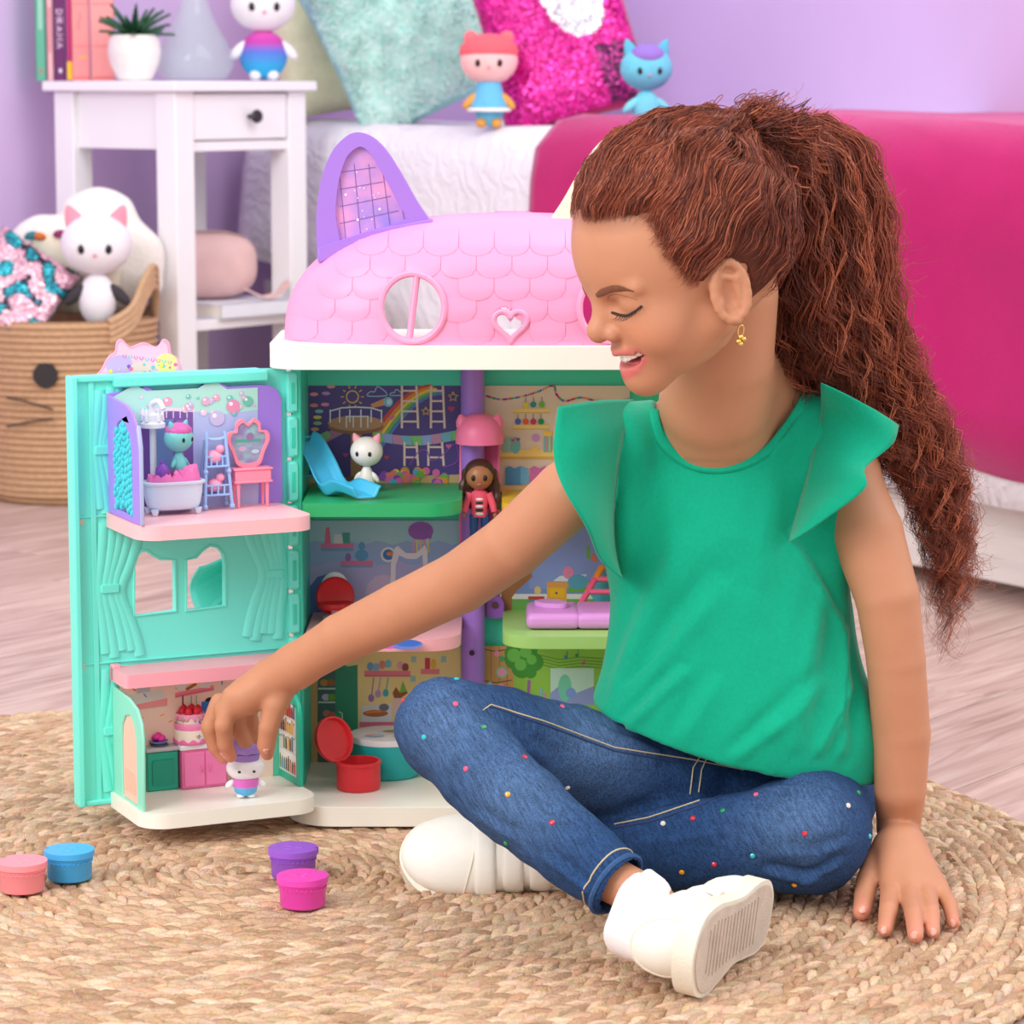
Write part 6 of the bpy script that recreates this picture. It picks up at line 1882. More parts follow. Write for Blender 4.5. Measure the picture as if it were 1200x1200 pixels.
# openings: neck scoop (looking through), armholes are inside the flutter
def cyl_cut(u, v, D, rx, ry, d0, d1):
    c = PX(u, v, D, 1)[0]; s = D / FPX
    q = FS.sub(c - [rx * s * 1.3, d0, ry * s * 1.3], c + [rx * s * 1.3, d1, ry * s * 1.3])
    sl, X, Y, Z = q
    d = (np.sqrt(((X - c[0]) / (rx * s)) ** 2 + ((Z - c[2] - (Y - c[1]) * .10) / (ry * s)) ** 2) - 1) * min(rx, ry) * s + 0 * Y
    FS.put(sl, np.broadcast_to(d, FS.d[sl].shape), .004, 'sub')
cyl_cut(854, 440, 2.53, 92, 104, .30, .30)
hA = np.array(P(688, 850, 2.50)); hB = np.array(P(1012, 934, 2.50))
q = FS.sub([-1, 0, -1], [1, 9, 1]); sl, X, Y, Z = q
dh_ = (Z - (hA[2] + (X - hA[0]) * (hB[2] - hA[2]) / (hB[0] - hA[0]) + (Y - hA[1]) * .10)) * .95
FS.put(sl, np.broadcast_to(dh_, FS.d[sl].shape).astype(np.float32), .003, 'sub')
# hem: cut away below a sloping line that follows the lap
nz_ = FS.n
Xg = FS.ax[0][:, None, None]; Yg = FS.ax[1][None, :, None]; Zg = FS.ax[2][None, None, :]
VS_, QS_ = FS.mesh(); del FS
VS_ = smooth_mesh(VS_, QS_, 3)
NS_ = vnormals(VS_, QS_)
VS_ = noise_disp(VS_, NS_, .0030, (22, 22, 8), 3.0); VS_ = noise_disp(VS_, NS_, .0010, (60, 60, 26), 9.0)
bv0 = BVHTree.FromPolygons([tuple(v) for v in VS_], [tuple(q) for q in QS_])
def sp_(b, u, v, D=2.5):
    p, n = hitp(b, u, v); return np.array(p if p is not None else P(u, v, D))
sg = [(sp_(bv0, *a), sp_(bv0, *b), w * 2.5 / FPX, amp) for a, b, w, amp in (((712, 842), (845, 690), 15, .0055), ((720, 800), (800, 640), 17, .004), ((738, 850), (800, 790), 9, .005), ((800, 868), (840, 800), 12, .003), ((925, 632), (985, 730), 9, .004), ((960, 700), (930, 870), 15, .004), ((990, 740), (985, 880), 11, .005), ((900, 860), (965, 800), 11, .004), ((780, 560), (800, 700), 18, .0025), ((905, 570), (880, 720), 18, .0025), ((1000, 800), (960, 880), 9, .004), ((860, 890), (910, 850), 9, .003))]
VS_ = crease(VS_, NS_, sg)
top_m = mat('green_jersey', (8, 168, 132), .85, .2, 300, .05, .25, 1500, sheen=.25)
top = np_obj('top', VS_, QS_, top_m, ch)
props(top, 'green jersey top with flutter sleeves')
bvh_top = BVHTree.FromPolygons([tuple(v) for v in VS_], [tuple(q) for q in QS_])
def hit_or(b, u, v, D, off=0):
    p, n = hitp(b, u, v, off)
    return p if p is not None else P(u, v, D)
# neckband
nb = spline([hit_or(bvh_top, u, v, 2.53, .001) for u, v in ((766, 482), (769, 498), (778, 519), (802, 540), (832, 549), (865, 546), (897, 530), (922, 503), (936, 482), (942, 470))], 6)
MB().tube(nb, .0042, 8, flat=.55).build('neckband', top_m, top, world=True)
def ruffle(inner, outer, Dout, n=8, wav=.0):
    si = spline([hit_or(bvh_top, u, v, 2.5, .0015) if True else 0 for u, v in inner], n)
    so = spline([P(u, v, D) for (u, v), D in zip(outer, Dout)], n)
    m_ = min(len(si), len(so))
    def fn(u, v):
        i = v * (m_ - 1); k = min(int(i), m_ - 2); f = i - k
        a = si[k].lerp(si[k + 1], f); b = so[k].lerp(so[k + 1], f)
        p = a.lerp(b, u)
        bul = math.sin(u * math.pi) * .010 + wav * u * math.sin(v * 11 + u * 2)
        return p + Vector((0, -bul, bul * .3))
    MB().grid(fn, 14, 48).build('flutter_sleeve', top_m, top, world=True, solid=.0015)
ruffle([(742, 470), (731, 510), (724, 555), (721, 600), (722, 640), (728, 674)], [(654, 478), (649, 530), (661, 572), (688, 620), (704, 655), (729, 678)], [2.475, 2.448, 2.44, 2.452, 2.475, 2.50], wav=.005)
ruffle([(962, 449), (962, 490), (952, 535), (942, 570), (932, 605), (924, 634)], [(1052, 500), (1046, 520), (1014, 548), (1012, 574), (968, 607), (925, 636)], [2.53, 2.505, 2.488, 2.472, 2.475, 2.495], wav=.006)

# ------------------------------------------------------------------ jeans
FJ = Field([-.13, 2.26, -.002], [.36, 2.78, .26], .0026)
def jc(pts, k): FJ.chain([PX(*q) for q in pts], k)
FJ.ell(PX(890, 935, 2.63, 1)[0], (.105, .075, .055), None, .03)
jc([(880, 930, 2.62, 72), (790, 908, 2.58, 66), (690, 892, 2.54, 60), (590, 862, 2.495, 58), (522, 853, 2.47, 58)], .02)
jc([(522, 853, 2.47, 58), (560, 898, 2.435, 55), (612, 946, 2.40, 53), (665, 990, 2.365, 47), (716, 1030, 2.335, 43)], .012)
jc([(930, 930, 2.59, 75), (955, 960, 2.52, 66), (948, 975, 2.50, 70)], .02)
jc([(948, 975, 2.50, 70), (870, 985, 2.505, 58), (790, 992, 2.515, 50), (720, 1000, 2.525, 40), (690, 1002, 2.53, 37)], .015)
# open cuff
ca, _ = PX(722, 1034, 2.332, 1); cb_, _ = PX(800, 1096, 2.288, 1)
def cutcap(a, b, r):
    FJ.cap(a, b, r, r, .0, 'sub')
q = FJ.sub(np.minimum(ca, cb_) - .06, np.maximum(ca, cb_) + .06)
sl, X, Y, Z = q
dirc = (cb_ - ca) / np.linalg.norm(cb_ - ca)
dpl = -((X - ca[0] - dirc[0] * .006) * dirc[0] + (Y - ca[1] - dirc[1] * .006) * dirc[1] + (Z - ca[2] - dirc[2] * .006) * dirc[2])
inb = np.sqrt((X - ca[0]) ** 2 + (Y - ca[1]) ** 2 + (Z - ca[2]) ** 2) - .055
FJ.put(sl, np.maximum(np.broadcast_to(dpl, FJ.d[sl].shape), inb), .0, 'sub')
pa, ra = PX(690, 1010, 2.35, 36); pb, rb_ = PX(760, 1064, 2.312, 35)
FJ.cap(pa, pb, ra, rb_, .001, 'sub')
VJ, QJ = FJ.mesh(); del FJ
VJ = smooth_mesh(VJ, QJ, 3)
NJ = vnormals(VJ, QJ)
VJ = noise_disp(VJ, NJ, .0034, (26, 26, 26), 1.0); VJ = noise_disp(VJ, NJ, .0012, (70, 70, 70), 4.0)
bv0 = BVHTree.FromPolygons([tuple(v) for v in VJ], [tuple(q) for q in QJ])
sg = [(sp_(bv0, *a), sp_(bv0, *b), w * 2.45 / FPX, amp) for a, b, w, amp in (((528, 804), (600, 842), 7, .004), ((548, 822), (640, 890), 8, .004), ((560, 850), (610, 880), 6, .003), ((895, 905), (940, 900), 7, .004), ((900, 925), (975, 930), 8, .004), ((920, 1000), (990, 990), 7, .004), ((900, 1022), (960, 1030), 7, .005), ((940, 1030), (985, 1010), 6, .005), ((735, 960), (830, 938), 8, .004), ((560, 955), (610, 985), 6, .003), ((640, 1005), (690, 1045), 6, .004), ((690, 850), (770, 880), 9, .003), ((760, 985), (850, 975), 8, .003), ((650, 940), (700, 970), 6, .003))]
VJ = crease(VJ, NJ, sg)
VJ[:, 2] = np.maximum(VJ[:, 2], .001)
def denim():
    m = bpy.data.materials.new('blue_denim'); m.use_nodes = True; nt = m.node_tree; b = nt.nodes['Principled BSDF']
    at = nt.nodes.new('ShaderNodeAttribute'); at.attribute_name = 'col'
    tc = nt.nodes.new('ShaderNodeTexCoord'); mp = nt.nodes.new('ShaderNodeMapping'); mp.inputs['Scale'].default_value = (1, 1, 1); mp.inputs['Rotation'].default_value = (.6, .5, .7)
    nt.links.new(tc.outputs['Object'], mp.inputs['Vector'])
    n1 = nt.nodes.new('ShaderNodeTexNoise'); n1.inputs['Scale'].default_value = 900; n1.inputs['Detail'].default_value = 2
    m2 = nt.nodes.new('ShaderNodeMapping'); m2.inputs['Scale'].default_value = (1, 1, .12); nt.links.new(mp.outputs[0], m2.inputs['Vector'])
    n2 = nt.nodes.new('ShaderNodeTexNoise'); n2.inputs['Scale'].default_value = 520; n2.inputs['Detail'].default_value = 3; nt.links.new(m2.outputs[0], n2.inputs['Vector'])
    nt.links.new(mp.outputs[0], n1.inputs['Vector'])
    ad = nt.nodes.new('ShaderNodeMath'); nt.links.new(n1.outputs[0], ad.inputs[0]); nt.links.new(n2.outputs[0], ad.inputs[1])
    mr = nt.nodes.new('ShaderNodeMapRange'); mr.inputs['From Min'].default_value = .72; mr.inputs['From Max'].default_value = 1.32; mr.inputs['To Min'].default_value = .55; mr.inputs['To Max'].default_value = 1.6
    nt.links.new(ad.outputs[0], mr.inputs[0])
    sc_ = nt.nodes.new('ShaderNodeVectorMath'); sc_.operation = 'SCALE'; nt.links.new(at.outputs['Color'], sc_.inputs[0]); nt.links.new(mr.outputs[0], sc_.inputs['Scale'])
    nt.links.new(sc_.outputs[0], b.inputs['Base Color']); b.inputs['Roughness'].default_value = .85; b.inputs['Specular IOR Level'].default_value = .2
    bp = nt.nodes.new('ShaderNodeBump'); bp.inputs['Strength'].default_value = .3; bp.inputs['Distance'].default_value = .0008
    nt.links.new(ad.outputs[0], bp.inputs['Height']); nt.links.new(bp.outputs[0], b.inputs['Normal'])
    return m
# paler denim over the knees and thighs
D0 = np.array(srgb((34, 63, 106))); D1 = np.array(srgb((86, 114, 154)))
cj = np.tile(D0, (len(VJ), 1))
for (u, v, D, r) in ((515, 840, 2.42, .05), (600, 920, 2.36, .055), (930, 950, 2.44, .05), (700, 860, 2.5, .05)):
    w = np.exp(-(np.linalg.norm(VJ - PX(u, v, D, 1)[0], axis=1) / r) ** 2)[:, None] * .65; cj = cj * (1 - w) + D1 * w
den = denim()
jeans = np_obj('jeans', VJ, QJ, den, ch, cj)
props(jeans, 'blue denim jeans with coloured studs')
bvh_j = BVHTree.FromPolygons([tuple(v) for v in VJ], [tuple(q) for q in QJ])
GC = {'r': (214, 36, 60), 'p': (240, 90, 130), 't': (40, 190, 200), 'g': (30, 150, 80), 'o': (250, 170, 30), 'w': (236, 220, 214)}
for u, v, c in ((535, 796, 't'), (473, 821, 'r'), (534, 825, 'p'), (567, 852, 'g'), (497, 864, 't'), (546, 901, 'p'), (615, 887, 'r'), (595, 931, 'o'), (647, 964, 'r'), (593, 988, 'g'), (505, 926, 'w'), (548, 962, 't'), (659, 828, 'p'), (665, 923, 'w'), (879, 886, 'p'), (939, 900, 't'), (956, 889, 'o'), (886, 931, 'p'), (847, 950, 'g'), (812, 959, 'r'), (777, 965, 'w'), (994, 944, 'w'), (1006, 929, 'g'), (943, 977, 'r'), (882, 1003, 't'), (837, 1013, 'r'), (799, 1022, 'o'), (931, 1037, 'o'), (1019, 980, 't')):
    p, n = hitp(bvh_j, u, v, 0)
    if p is None: continue
    MB().lathe([(.0024, 0), (.0023, .0007), (.0012, .0015), (.0001, .0016)], p, 8, rot_to(n)).build('stud', mat('gem_%s' % c, GC[c], .12, .7), jeans, world=True, smooth=0)
def stitch(pts, r=.0006, c=(206, 186, 150), off=.0004):
    ps = []
    for a, b in zip(pts[:-1], pts[1:]):
        for k in range(8):
            p, n = hitp(bvh_j, a[0] + (b[0] - a[0]) * k / 8, a[1] + (b[1] - a[1]) * k / 8, off)
            if p is not None and (not ps or (p - ps[-1]).length < .02): ps.append(p)
    if len(ps) > 3: MB().tube(ps, r, 5).build('seam_stitch', mat('stitch_%d' % c[0], c, .8), jeans, world=True)
stitch([(566, 832), (575, 826), (640, 846), (720, 876), (810, 890), (880, 904)]); stitch([(575, 828), (640, 850), (720, 880), (806, 895)], c=(40, 64, 110), r=.0009)
stitch([(832, 868), (822, 884), (812, 900), (808, 935)]); stitch([(840, 868), (830, 884), (822, 902), (818, 932)])
stitch([(720, 966), (760, 958), (820, 938), (880, 910)]); stitch([(722, 970), (762, 963), (822, 943), (884, 914)], c=(40, 64, 110), r=.0009)
# turned cuff
cd_ = Vector(dirc); cR = rot_to(cd_, (0, 0, 1))
cc_ = Vector(ca)
MB().lathe([(.0285, -.010), (.0302, -.009), (.0306, .004), (.0295, .006), (.0268, .006), (.0262, -.006)], cc_, 40, cR, cap=False).build('cuff', den, jeans, world=True) if False else None
for k in (-.007, .001):
    ax0 = Vector(ca) + Vector(dirc) * k
    bx = Vector(dirc).orthogonal().normalized(); by = Vector(dirc).cross(bx); pts = []
    for a in range(36):
        t = 2 * math.pi * a / 36; dr_ = bx * math.cos(t) + by * math.sin(t)
        h = bvh_j.ray_cast(ax0 + dr_ * .05, -dr_, .05)
        if h[0] is not None: pts.append(h[0] + dr_ * .0004)
    if len(pts) > 20: MB().tube(pts, .0007 if k < -.002 else .0022, 6, closed=True).build('cuff_hem', mat('stitch_206', (206, 186, 150), .8) if k < -.002 else mat('cuff_denim', (58, 90, 138), .85, .2, 400, .2, .4, 700), jeans, world=True)

# ------------------------------------------------------------------ shoes and sock
white_l = mat('white_leather', (240, 237, 230), .5, .4, 40, .02, .12, 400)
rub = mat('cream_rubber', (232, 226, 212), .6, .3, 60, .04, .3, 500)
sole_m = mat('scuffed_sole', (206, 192, 180), .75, .25, 50, .10, .5, 600)
sk_ = mat('white_sock', (246, 244, 250), .95, .1, 40, .02, .4, 800)
def shoe(name, label, heel, long_, up, L, parent, strap=0, k=1.0, flip=False):
    """shoe: heel point on the sole plane, toe direction, direction from sole to upper"""
    t_ = Vector(long_).normalized(); h_ = Vector(up); h_ = (h_ - t_ * h_.dot(t_)).normalized(); w_ = h_.cross(t_)
    O = Vector(heel)
    g = lambda x, y, z: O + t_ * (x * L) + w_ * (y * L) + h_ * (z * L)
    out = spl2([(0, 0), (.03, .13), (.14, .175), (.30, .165), (.45, .155), (.62, .19), (.78, .215), (.92, .17), (1.0, .04), (.985, -.08), (.90, -.165), (.74, -.185), (.58, -.165), (.42, -.15), (.25, -.165), (.10, -.15), (.02, -.08)], 5)
    if flip: out = [(1 - x, y * 1.06) for x, y in out]
    so = MB().prism(out, [], lambda x, y, c: g(x, y, c), 0, .10).build('sole', rub, parent, world=True, bev=.004, seg=3, label=label)
    ins = [(.5 + (x - .5) * .94, y * .90) for x, y in out]
    MB().prism(ins, [], lambda x, y, c: g(x, y, c), -.008, .02).build('tread', sole_m, so, world=True, bev=.001)
    for kx in range(15):
        x = .17 + kx * .042 if kx < 15 else 0
        hw = min(abs(y) for xx, y in out if abs(xx - x) < .12) * .70
        MB().box(g(x, 0, -.0105), (.018 * L, hw * 2 * L, .006 * L), Matrix((t_, w_, h_)).transposed()).build('tread_rib', sole_m, so, world=True)
    FU = Field(np.minimum(np.array(O), np.array(O + t_ * L)) - .085, np.maximum(np.array(O), np.array(O + t_ * L)) + .085, .0024)
    Rm = np.array(Matrix((t_, w_, h_)).transposed())
    e = lambda c, r, kk: FU.ell(np.array(g(*c)), [x * L for x in r], Rm, kk * L)
    e((.22, 0, .20), (.215, .165, .19), 0); e((.5, 0, .15), (.32, .165, .15), .12); e((.74, .01, .12), (.255, .19, .13), .10)
    FU.cap(np.array(g(.17, 0, .18)), np.array(g(.17, 0, .22)), .15 * L, .145 * L, .05 * L)
    FU.cap(np.array(g(.19, 0, .32)), np.array(g(.17, 0, .9)), .118 * L, .14 * L, .02 * L, 'sub')
    q = FU.sub(np.array(O) - L * 2, np.array(O) + L * 2); sl, X, Y, Z = q
    dp = (X - O.x) * h_.x + (Y - O.y) * h_.y + (Z - O.z) * h_.z - .05 * L
    FU.put(sl, dp + 0 * X, 0, 'sub')
    Vu, Qu = FU.mesh(); Vu = smooth_mesh(Vu, Qu, 2)
    uo = np_obj('upper', Vu, Qu, white_l, parent)
    bv = BVHTree.FromPolygons([tuple(v) for v in Vu], [tuple(q) for q in Qu])
    for i in range(strap):
        x = .38 + i * .12
        pts = []
        for a in range(13):
            th = math.radians(-80 + a * 160 / 12)
            o_ = g(x, math.sin(th) * .6, .06 + math.cos(th) * .6); c_ = g(x, 0, .06)
            h = bv.ray_cast(o_, (c_ - o_).normalized())
            if h[0] is not None: pts.append(h[0] + h[1] * (.006 * L if h[1].dot(o_ - c_) > 0 else -.006 * L))
        if len(pts) > 4:
            MB().tube(pts, .05 * L, 10, flat=.22, up=h_).build('strap', white_l, uo, world=True, sub=0) if False else None
            mb = MB()
            mb.grid(lambda u, v: (lambda i_, f_: pts[i_].lerp(pts[i_ + 1], f_) + t_ * ((u - .5) * .085 * L) + (pts[i_] - g(x, 0, .06)).normalized() * (.010 * L * (1 - (2 * u - 1) ** 4)))(min(int(v * (len(pts) - 1)), len(pts) - 2), v * (len(pts) - 1) - min(int(v * (len(pts) - 1)), len(pts) - 2)), 7, 30)
            mb.build('strap', white_l, uo, world=True, solid=.0022)
    for x, y0 in ((.72, .6), (.10, .6)):
        pts = []
        for a in range(17):
            th = math.radians(-84 + a * 168 / 16)
            o_ = g(x - .06 * math.cos(th) ** 2, math.sin(th) * .6, .06 + math.cos(th) * .6); c_ = g(x - .06 * math.cos(th) ** 2, 0, .06)
            h = bv.ray_cast(o_, (c_ - o_).normalized())
            if h[0] is not None: pts.append(h[0])
        if len(pts) > 4: MB().tube(pts, .006 * L, 6).build('seam', rub, uo, world=True)
    return g
# front shoe: sole towards the camera
g1 = shoe('front', 'white trainer with its scuffed sole facing the camera', F(812, 1126, .037), (.43, .90, -.01), (-.90, .40, .12), .172, ch, strap=2, flip=True)
MB().tube([P(747, 1045, 2.323), P(755, 1051, 2.319), g1(.17, 0, .36), g1(.17, 0, .24)], [.0200, .0212, .0226, .0215], 30).build('sock', sk_, ch, world=True, solid=.003)
# rear shoe: lying on its side, toe to the left
g2 = shoe('rear', 'white trainer with straps lying on its side under the knee', P(735, 1016, 2.572), (-1, .03, 0), (.03, -.74, .68), .200, ch, strap=3)

# ------------------------------------------------------------------ hair
hair_m = mat('auburn_hair', attr='col', rough=.42, spec=.45, noise_scale=60, noise_amt=.06)
HCOL = [srgb(c) for c in ((112, 50, 36), (134, 62, 44), (158, 78, 53), (188, 104, 72), (92, 40, 30), (146, 72, 51))]
FH = Field(hc - [.13, .14, .14], hc + [.30, .20, .13], .0028)
eh = lambda c, r, k, mode='add': FH.ell(npx(*c), [x * SC for x in r], RH_, k * SC, mode)
eh((-2, 0, 3), (131, 107.5, 129), 0)
# remove the face side: everything in front of the hairline
q = FH.sub(hc - 1, hc + 1); sl, X, Y, Z = q
lf_ = ((X - hc[0]) * HF.x + (Y - hc[1]) * HF.y + (Z - hc[2]) * HF.z) / SC
ll_ = ((X - hc[0]) * HL.x + (Y - hc[1]) * HL.y + (Z - hc[2]) * HL.z) / SC
lu_ = ((X - hc[0]) * HU.x + (Y - hc[1]) * HU.y + (Z - hc[2]) * HU.z) / SC
cutd = np.maximum(np.where(lu_ < 0, 60 + .42 * lu_, 60) - lf_, lu_ - (66 - .2 * np.abs(ll_))) + 2 * np.sin(ll_ * .2) + 2 * np.sin(lu_ * .3)
keep = np.minimum(cutd, (lu_ + 100 + np.minimum(0, lf_) * .25))
keep = np.minimum(keep, np.where((lf_ > -22) & (lu_ < -44), -8, 1e3))
FH.put(sl, (keep * SC).astype(np.float32), .004, 'sub')
core = [PX(868, 160, 2.50, 16), PX(885, 178, 2.53, 14), PX(915, 215, 2.56, 26), PX(938, 240, 2.565, 44), PX(958, 270, 2.57, 62), PX(968, 340, 2.58, 70), PX(985, 430, 2.60, 70), PX(1035, 510, 2.625, 48), PX(1085, 590, 2.615, 24)]
FH.chain(core, .01)
FH.chain([PX(905, 320, 2.57, 34), PX(915, 400, 2.60, 38), PX(950, 470, 2.63, 42)], .01)
VH, QH = FH.mesh(); del FH
lab = np.arange(len(VH))
EH = np.concatenate([QH[:, [0, 1]], QH[:, [1, 2]], QH[:, [2, 3]], QH[:, [3, 0]]])
while True:
    m0 = np.minimum(lab[EH[:, 0]], lab[EH[:, 1]]); l2 = lab.copy()
    np.minimum.at(l2, EH[:, 0], m0); np.minimum.at(l2, EH[:, 1], m0); l2 = l2[l2]
    if np.array_equal(l2, lab): break
    lab = l2
big = np.bincount(lab).argmax(); QH = QH[lab[QH[:, 0]] == big]
us = np.unique(QH); rm_ = np.full(len(VH), -1); rm_[us] = np.arange(len(us)); VH = VH[us]; QH = rm_[QH]
VH = smooth_mesh(VH, QH, 3)
np_obj('hair_mass', VH, QH, mat('hair_underlayer', (92, 46, 33), .7, .2, 90, .25, .8, 260), ch)
rh = np.random.default_rng(11)
def strands(name, curves, radii, cols):
    """curves: (n, m, 3) polylines -> three-sided tubes in one mesh"""
    C = np.asarray(curves); n, m, _ = C.shape
    T = np.gradient(C, axis=1); T /= np.maximum(np.linalg.norm(T, axis=2, keepdims=True), 1e-9)
    ref = np.array([.3, .8, .52]); A = np.cross(T, ref); A /= np.maximum(np.linalg.norm(A, axis=2, keepdims=True), 1e-9); B = np.cross(T, A)
    tap = np.interp(np.linspace(0, 1, m), [0, .12, .75, 1], [.2, 1, .8, .15])
    R = np.asarray(radii)[:, None, None] * tap[None, :, None]
    ring = [C + R * (A * math.cos(a) + B * math.sin(a)) for a in (0, 2.094, 4.189)]
    V = np.stack(ring, 2).reshape(-1, 3)
    i = np.arange(n)[:, None, None] * m * 3; j = np.arange(m - 1)[None, :, None] * 3; k = np.arange(3)[None, None, :]
    k2 = (k + 1) % 3
    Qd = np.stack([i + j + k, i + j + k2, i + j + 3 + k2, i + j + 3 + k], -1).reshape(-1, 4)
    col = np.repeat(np.asarray(cols), m * 3, axis=0)
    o = np_obj(name, V, Qd, hair_m, ch, col)
    o['kind'] = 'stuff'
    return o
HB = np.array([-104, 0, 84.])
# hair combed from the hairline to the tie
cur, rad, cl_ = [], [], []
N1 = 4700; M1 = 20
cnt = 0
while cnt < N1:
    d = rh.normal(size=3); d /= np.linalg.norm(d)
    if d[1] < -.55: continue
    if rh.random() < .35:   # extra roots along the hairline
        u = rh.uniform(-40, 80); f = (60 + .42 * min(u, 0)) + rh.normal() * 4
        if rh.random() < .5: f = rh.uniform(58, 122); u = 62 + rh.normal() * 5
        lmax = 1 - (f / 130) ** 2 - (u / 128) ** 2
        if lmax <= 0: continue
        l = math.sqrt(lmax) * 107 * (1 if rh.random() < .8 else -1)
        s = np.array([f, l, u])
    else:
        s = d * np.array([130, 107, 128])
    if not (s[0] < 60 + .42 * min(s[2], 0) + 5 or s[2] > 62 - .2 * abs(s[1])) or s[2] < -95 or (s[0] > -24 and s[2] < -42): continue
    b = HB
    t = np.linspace(0, 1, M1)[:, None]
    dn = lambda v: v / np.linalg.norm(v / np.array([130, 107, 128]), axis=-1, keepdims=True)
    p = dn(s * (1 - t) + b * t + np.array([0, 0, 1e-3]))
    side = np.cross(b - s, s); side /= np.linalg.norm(side) + 1e-9
    w1, w2, ph = rh.uniform(5, 9), rh.uniform(12, 19), rh.uniform(0, 6.28)
    lift = 2 + 10 * np.sin(np.pi * np.clip(t, 0, 1)) ** .5 * rh.uniform(.3, 1) + 16 * t ** 3 * rh.uniform(.2, 1)
    nzv = np.array([noise.noise(Vector(q * .028)) for q in p])[:, None]; nz2 = np.array([noise.noise(Vector(q * .05 + 7)) for q in p])[:, None]
    lift = lift * (1 + .9 * nz2) + 5 * nzv
    wig = (2.0 * np.sin(t * w1 + ph) + 2.0 * np.sin(t * w2 + 2 * ph) + 22 * nzv * np.sin(np.pi * t)) * np.minimum(1, t * 6)
    nrm = p / np.linalg.norm(p, axis=1, keepdims=True)
    p = p + nrm * lift + side * wig + nrm * 1.6 * np.sin(t * w2 * 1.2 + ph)
    cur.append(hc + (p @ RH_.T) * SC); rad.append(rh.uniform(.00022, .00046)); cl_.append(HCOL[rh.integers(6)]); cnt += 1
strands('scalp_hair', cur, rad, cl_)
# loose curls of the ponytail
path = np.array([P(u, v, D) for u, v, D in ((868, 158, 2.50), (902, 146, 2.52), (942, 188, 2.535), (956, 270, 2.545), (960, 350, 2.552), (984, 430, 2.575), (1035, 505, 2.60), (1082, 575, 2.605), (1100, 650, 2.60), (1102, 710, 2.595), (1104, 775, 2.595))])
hw = np.array([24, 56, 76, 86, 90, 92, 80, 52, 38, 29, 16]) * 2.55 / FPX
Mp = 44
tp = np.linspace(0, 1, len(path))
cur, rad, cl_ = [], [], []
for g in range(430):
    a = rh.uniform(0, 2 * np.pi); rr = math.sqrt(rh.uniform(.02, 1)) * (1.0 if rh.random() < .9 else 1.12)
    ox, oy = math.cos(a) * rr, math.sin(a) * rr
    tend = rh.uniform(.48, 1.0) if ox > -.3 else rh.uniform(.40, .72)
    amp = rh.uniform(4, 11) * 2.55 / FPX; wl = rh.uniform(42, 90); ph = rh.uniform(0, 6.28); hand = 1 if rh.random() < .5 else -1
    cbase = np.array(HCOL[rh.integers(6)])
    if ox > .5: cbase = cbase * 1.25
    for k in range(rh.integers(6, 9)):
        te = tend * rh.uniform(.93, 1.03); t = np.linspace(0, min(te, 1), Mp)
        c = np.stack([np.interp(t, tp, path[:, i]) for i in range(3)], 1)
        for _ in range(3): c[1:-1] = (c[:-2] + 2 * c[1:-1] + c[2:]) / 4
        w = np.interp(t, tp, hw)
        jx, jy = ox + rh.normal() * .05, oy + rh.normal() * .05
        c = c + np.stack([w * jx, w * jy * .75, w * jx * .25 * (t < .35)], 1)
        s_ = np.concatenate([[0], np.cumsum(np.linalg.norm(np.diff(c, axis=0), axis=1))])
        th = s_ / (wl * 2.55 / FPX) * 2 * np.pi * hand + ph + rh.normal() * .25
        am = amp * np.clip(t / .45, .25, 1.5) * rh.uniform(.8, 1.2)
        c = c + np.stack([am * np.cos(th), am * np.sin(th), am * .5 * np.sin(th + 1)], 1)
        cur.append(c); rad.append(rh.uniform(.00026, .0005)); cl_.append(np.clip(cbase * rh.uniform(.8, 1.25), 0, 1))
# puff of short curls round the tie
b0 = np.array(hp(*HB))
for g in range(110):
    b0 = np.array(hp(*HB)) + np.array([rh.uniform(-.004, .034), rh.uniform(-.01, .02), rh.uniform(-.008, .002)])
    d = rh.normal(size=3) * np.array([1.0, .7, .6]) + np.array([.35, 0, .75]); d /= np.linalg.norm(d)
    amp = rh.uniform(4, 10) * SC; wl = rh.uniform(30, 60) * SC; ph = rh.uniform(0, 6.28); L = rh.uniform(34, 74) * SC
    cbase = np.array(HCOL[rh.integers(6)])
    for k in range(7):
        t = np.linspace(0, 1, Mp)[:, None]
        dd = d + rh.normal(size=3) * .12
        c = b0 + dd * L * np.sin(t * 1.9) * .9 + np.array([.45, .1, -.75]) * L * t ** 2.2
        th = t * L * 2.0 / wl * 6.28 + ph + rh.normal() * .3
        am = amp * np.minimum(1, t * 3)
        c = c + np.concatenate([am * np.cos(th), am * np.sin(th), am * .6 * np.sin(th + 1)], 1)
        cur.append(c); rad.append(rh.uniform(.0003, .0006)); cl_.append(np.clip(cbase * rh.uniform(.8, 1.25), 0, 1))
strands('ponytail_curls', cur, rad, cl_)
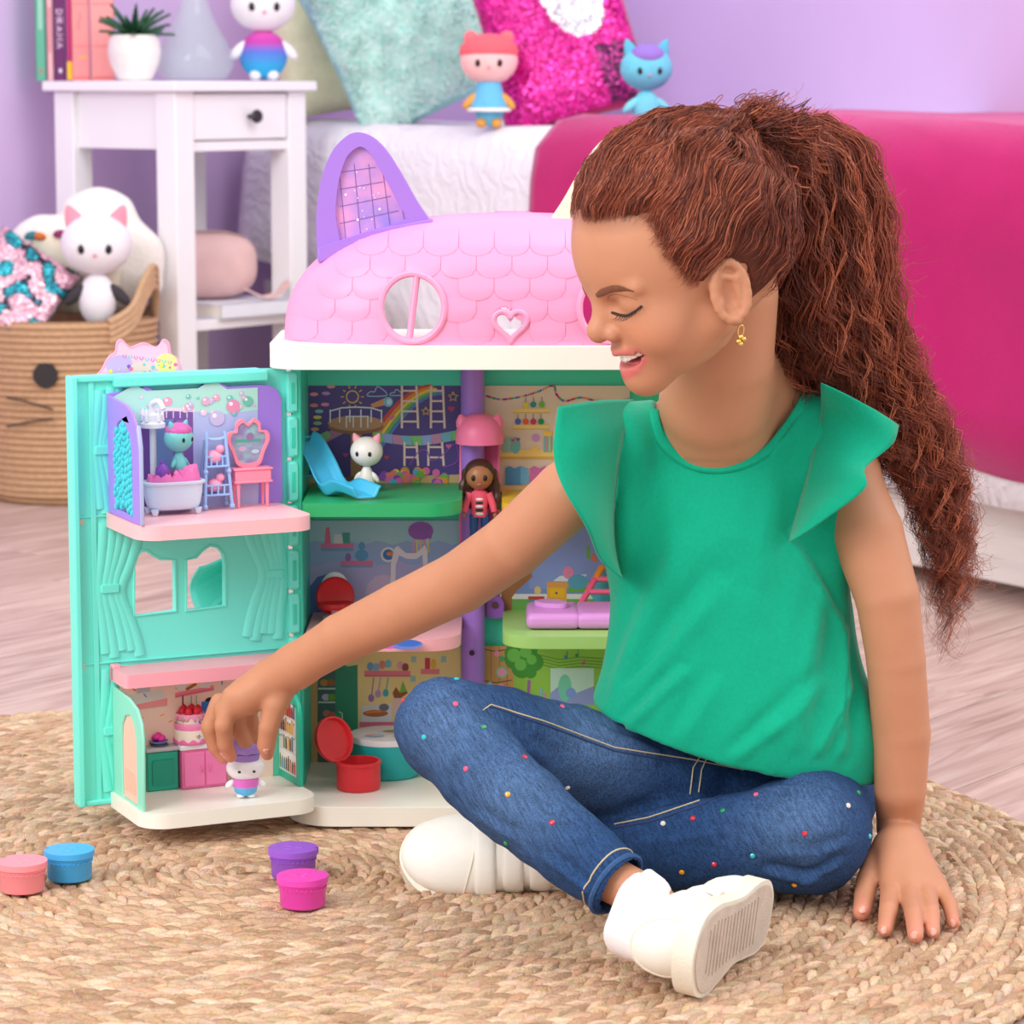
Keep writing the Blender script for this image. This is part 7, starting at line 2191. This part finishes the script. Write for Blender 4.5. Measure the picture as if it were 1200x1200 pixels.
# flyaways and short baby hairs
cur, rad, cl_ = [], [], []
for g in range(420):
    t0 = rh.uniform(0.12, .85); c0 = np.array([np.interp(t0, tp, path[:, i]) for i in range(3)]); w = np.interp(t0, tp, hw)
    a = rh.uniform(-1.2, 1.9); c0 = c0 + np.array([math.cos(a) * w * .9, rh.uniform(-.6, .6) * w, math.sin(a) * w * .5])
    d = np.array([math.cos(a) * .7 + .25, rh.normal() * .3, math.sin(a) * .6 - .35]); d /= np.linalg.norm(d)
    t = np.linspace(0, 1, 16)[:, None]; L = rh.uniform(.012, .04); th = t * rh.uniform(4, 13) + rh.uniform(0, 6); am = rh.uniform(.0015, .005)
    c = c0 + d * L * t + np.concatenate([am * np.cos(th), am * np.sin(th), am * np.sin(th + .8)], 1) * np.minimum(1, 4 * t)
    cur.append(c); rad.append(.0002); cl_.append(HCOL[rh.integers(2, 4)])
for g in range(800):
    u = rh.uniform(-45, 60); f = 60 + .42 * min(u, 0) + rh.uniform(-3, 8)
    if rh.random() < .4: f = rh.uniform(58, 120); u = 64 + rh.uniform(-8, 4)
    lm = 1 - (f / 128) ** 2 - (u / 126) ** 2
    if lm <= 0: continue
    l = math.sqrt(lm) * 105 * (1 if rh.random() < .85 else -1)
    s = np.array([f, l, u]); nrm = s / np.linalg.norm(s)
    d = np.array([.25 + rh.normal() * .4, rh.normal() * .3, rh.normal() * .4]) + nrm * .15
    t = np.linspace(0, 1, 16)[:, None]; L = rh.uniform(6, 15)
    p = s + nrm * (1.5 + 2.5 * np.sin(np.pi * t)) + d * L * t * t - np.array([1, 0, -.8]) * L * (1 - t) * .6
    cur.append(hc + (p @ RH_.T) * SC); rad.append(.00017); cl_.append(HCOL[rh.integers(1, 4)])
strands('flyaway_hair', cur, rad, cl_)
# hair tie hidden in the curls
MB().tube([hp(*(HB + np.array([0, 16 * math.cos(a), 0]) + np.array([-.62, 0, .78]) * 0 + np.array([.6, 0, .75]) * 16 * math.sin(a))) for a in [2 * math.pi * k / 20 for k in range(20)]], 4 * SC, 8, closed=True).build('hair_tie', mat('hair_elastic', (60, 34, 30), .8), ch, world=True)
print('child', round(_t.time() - _t0, 1))
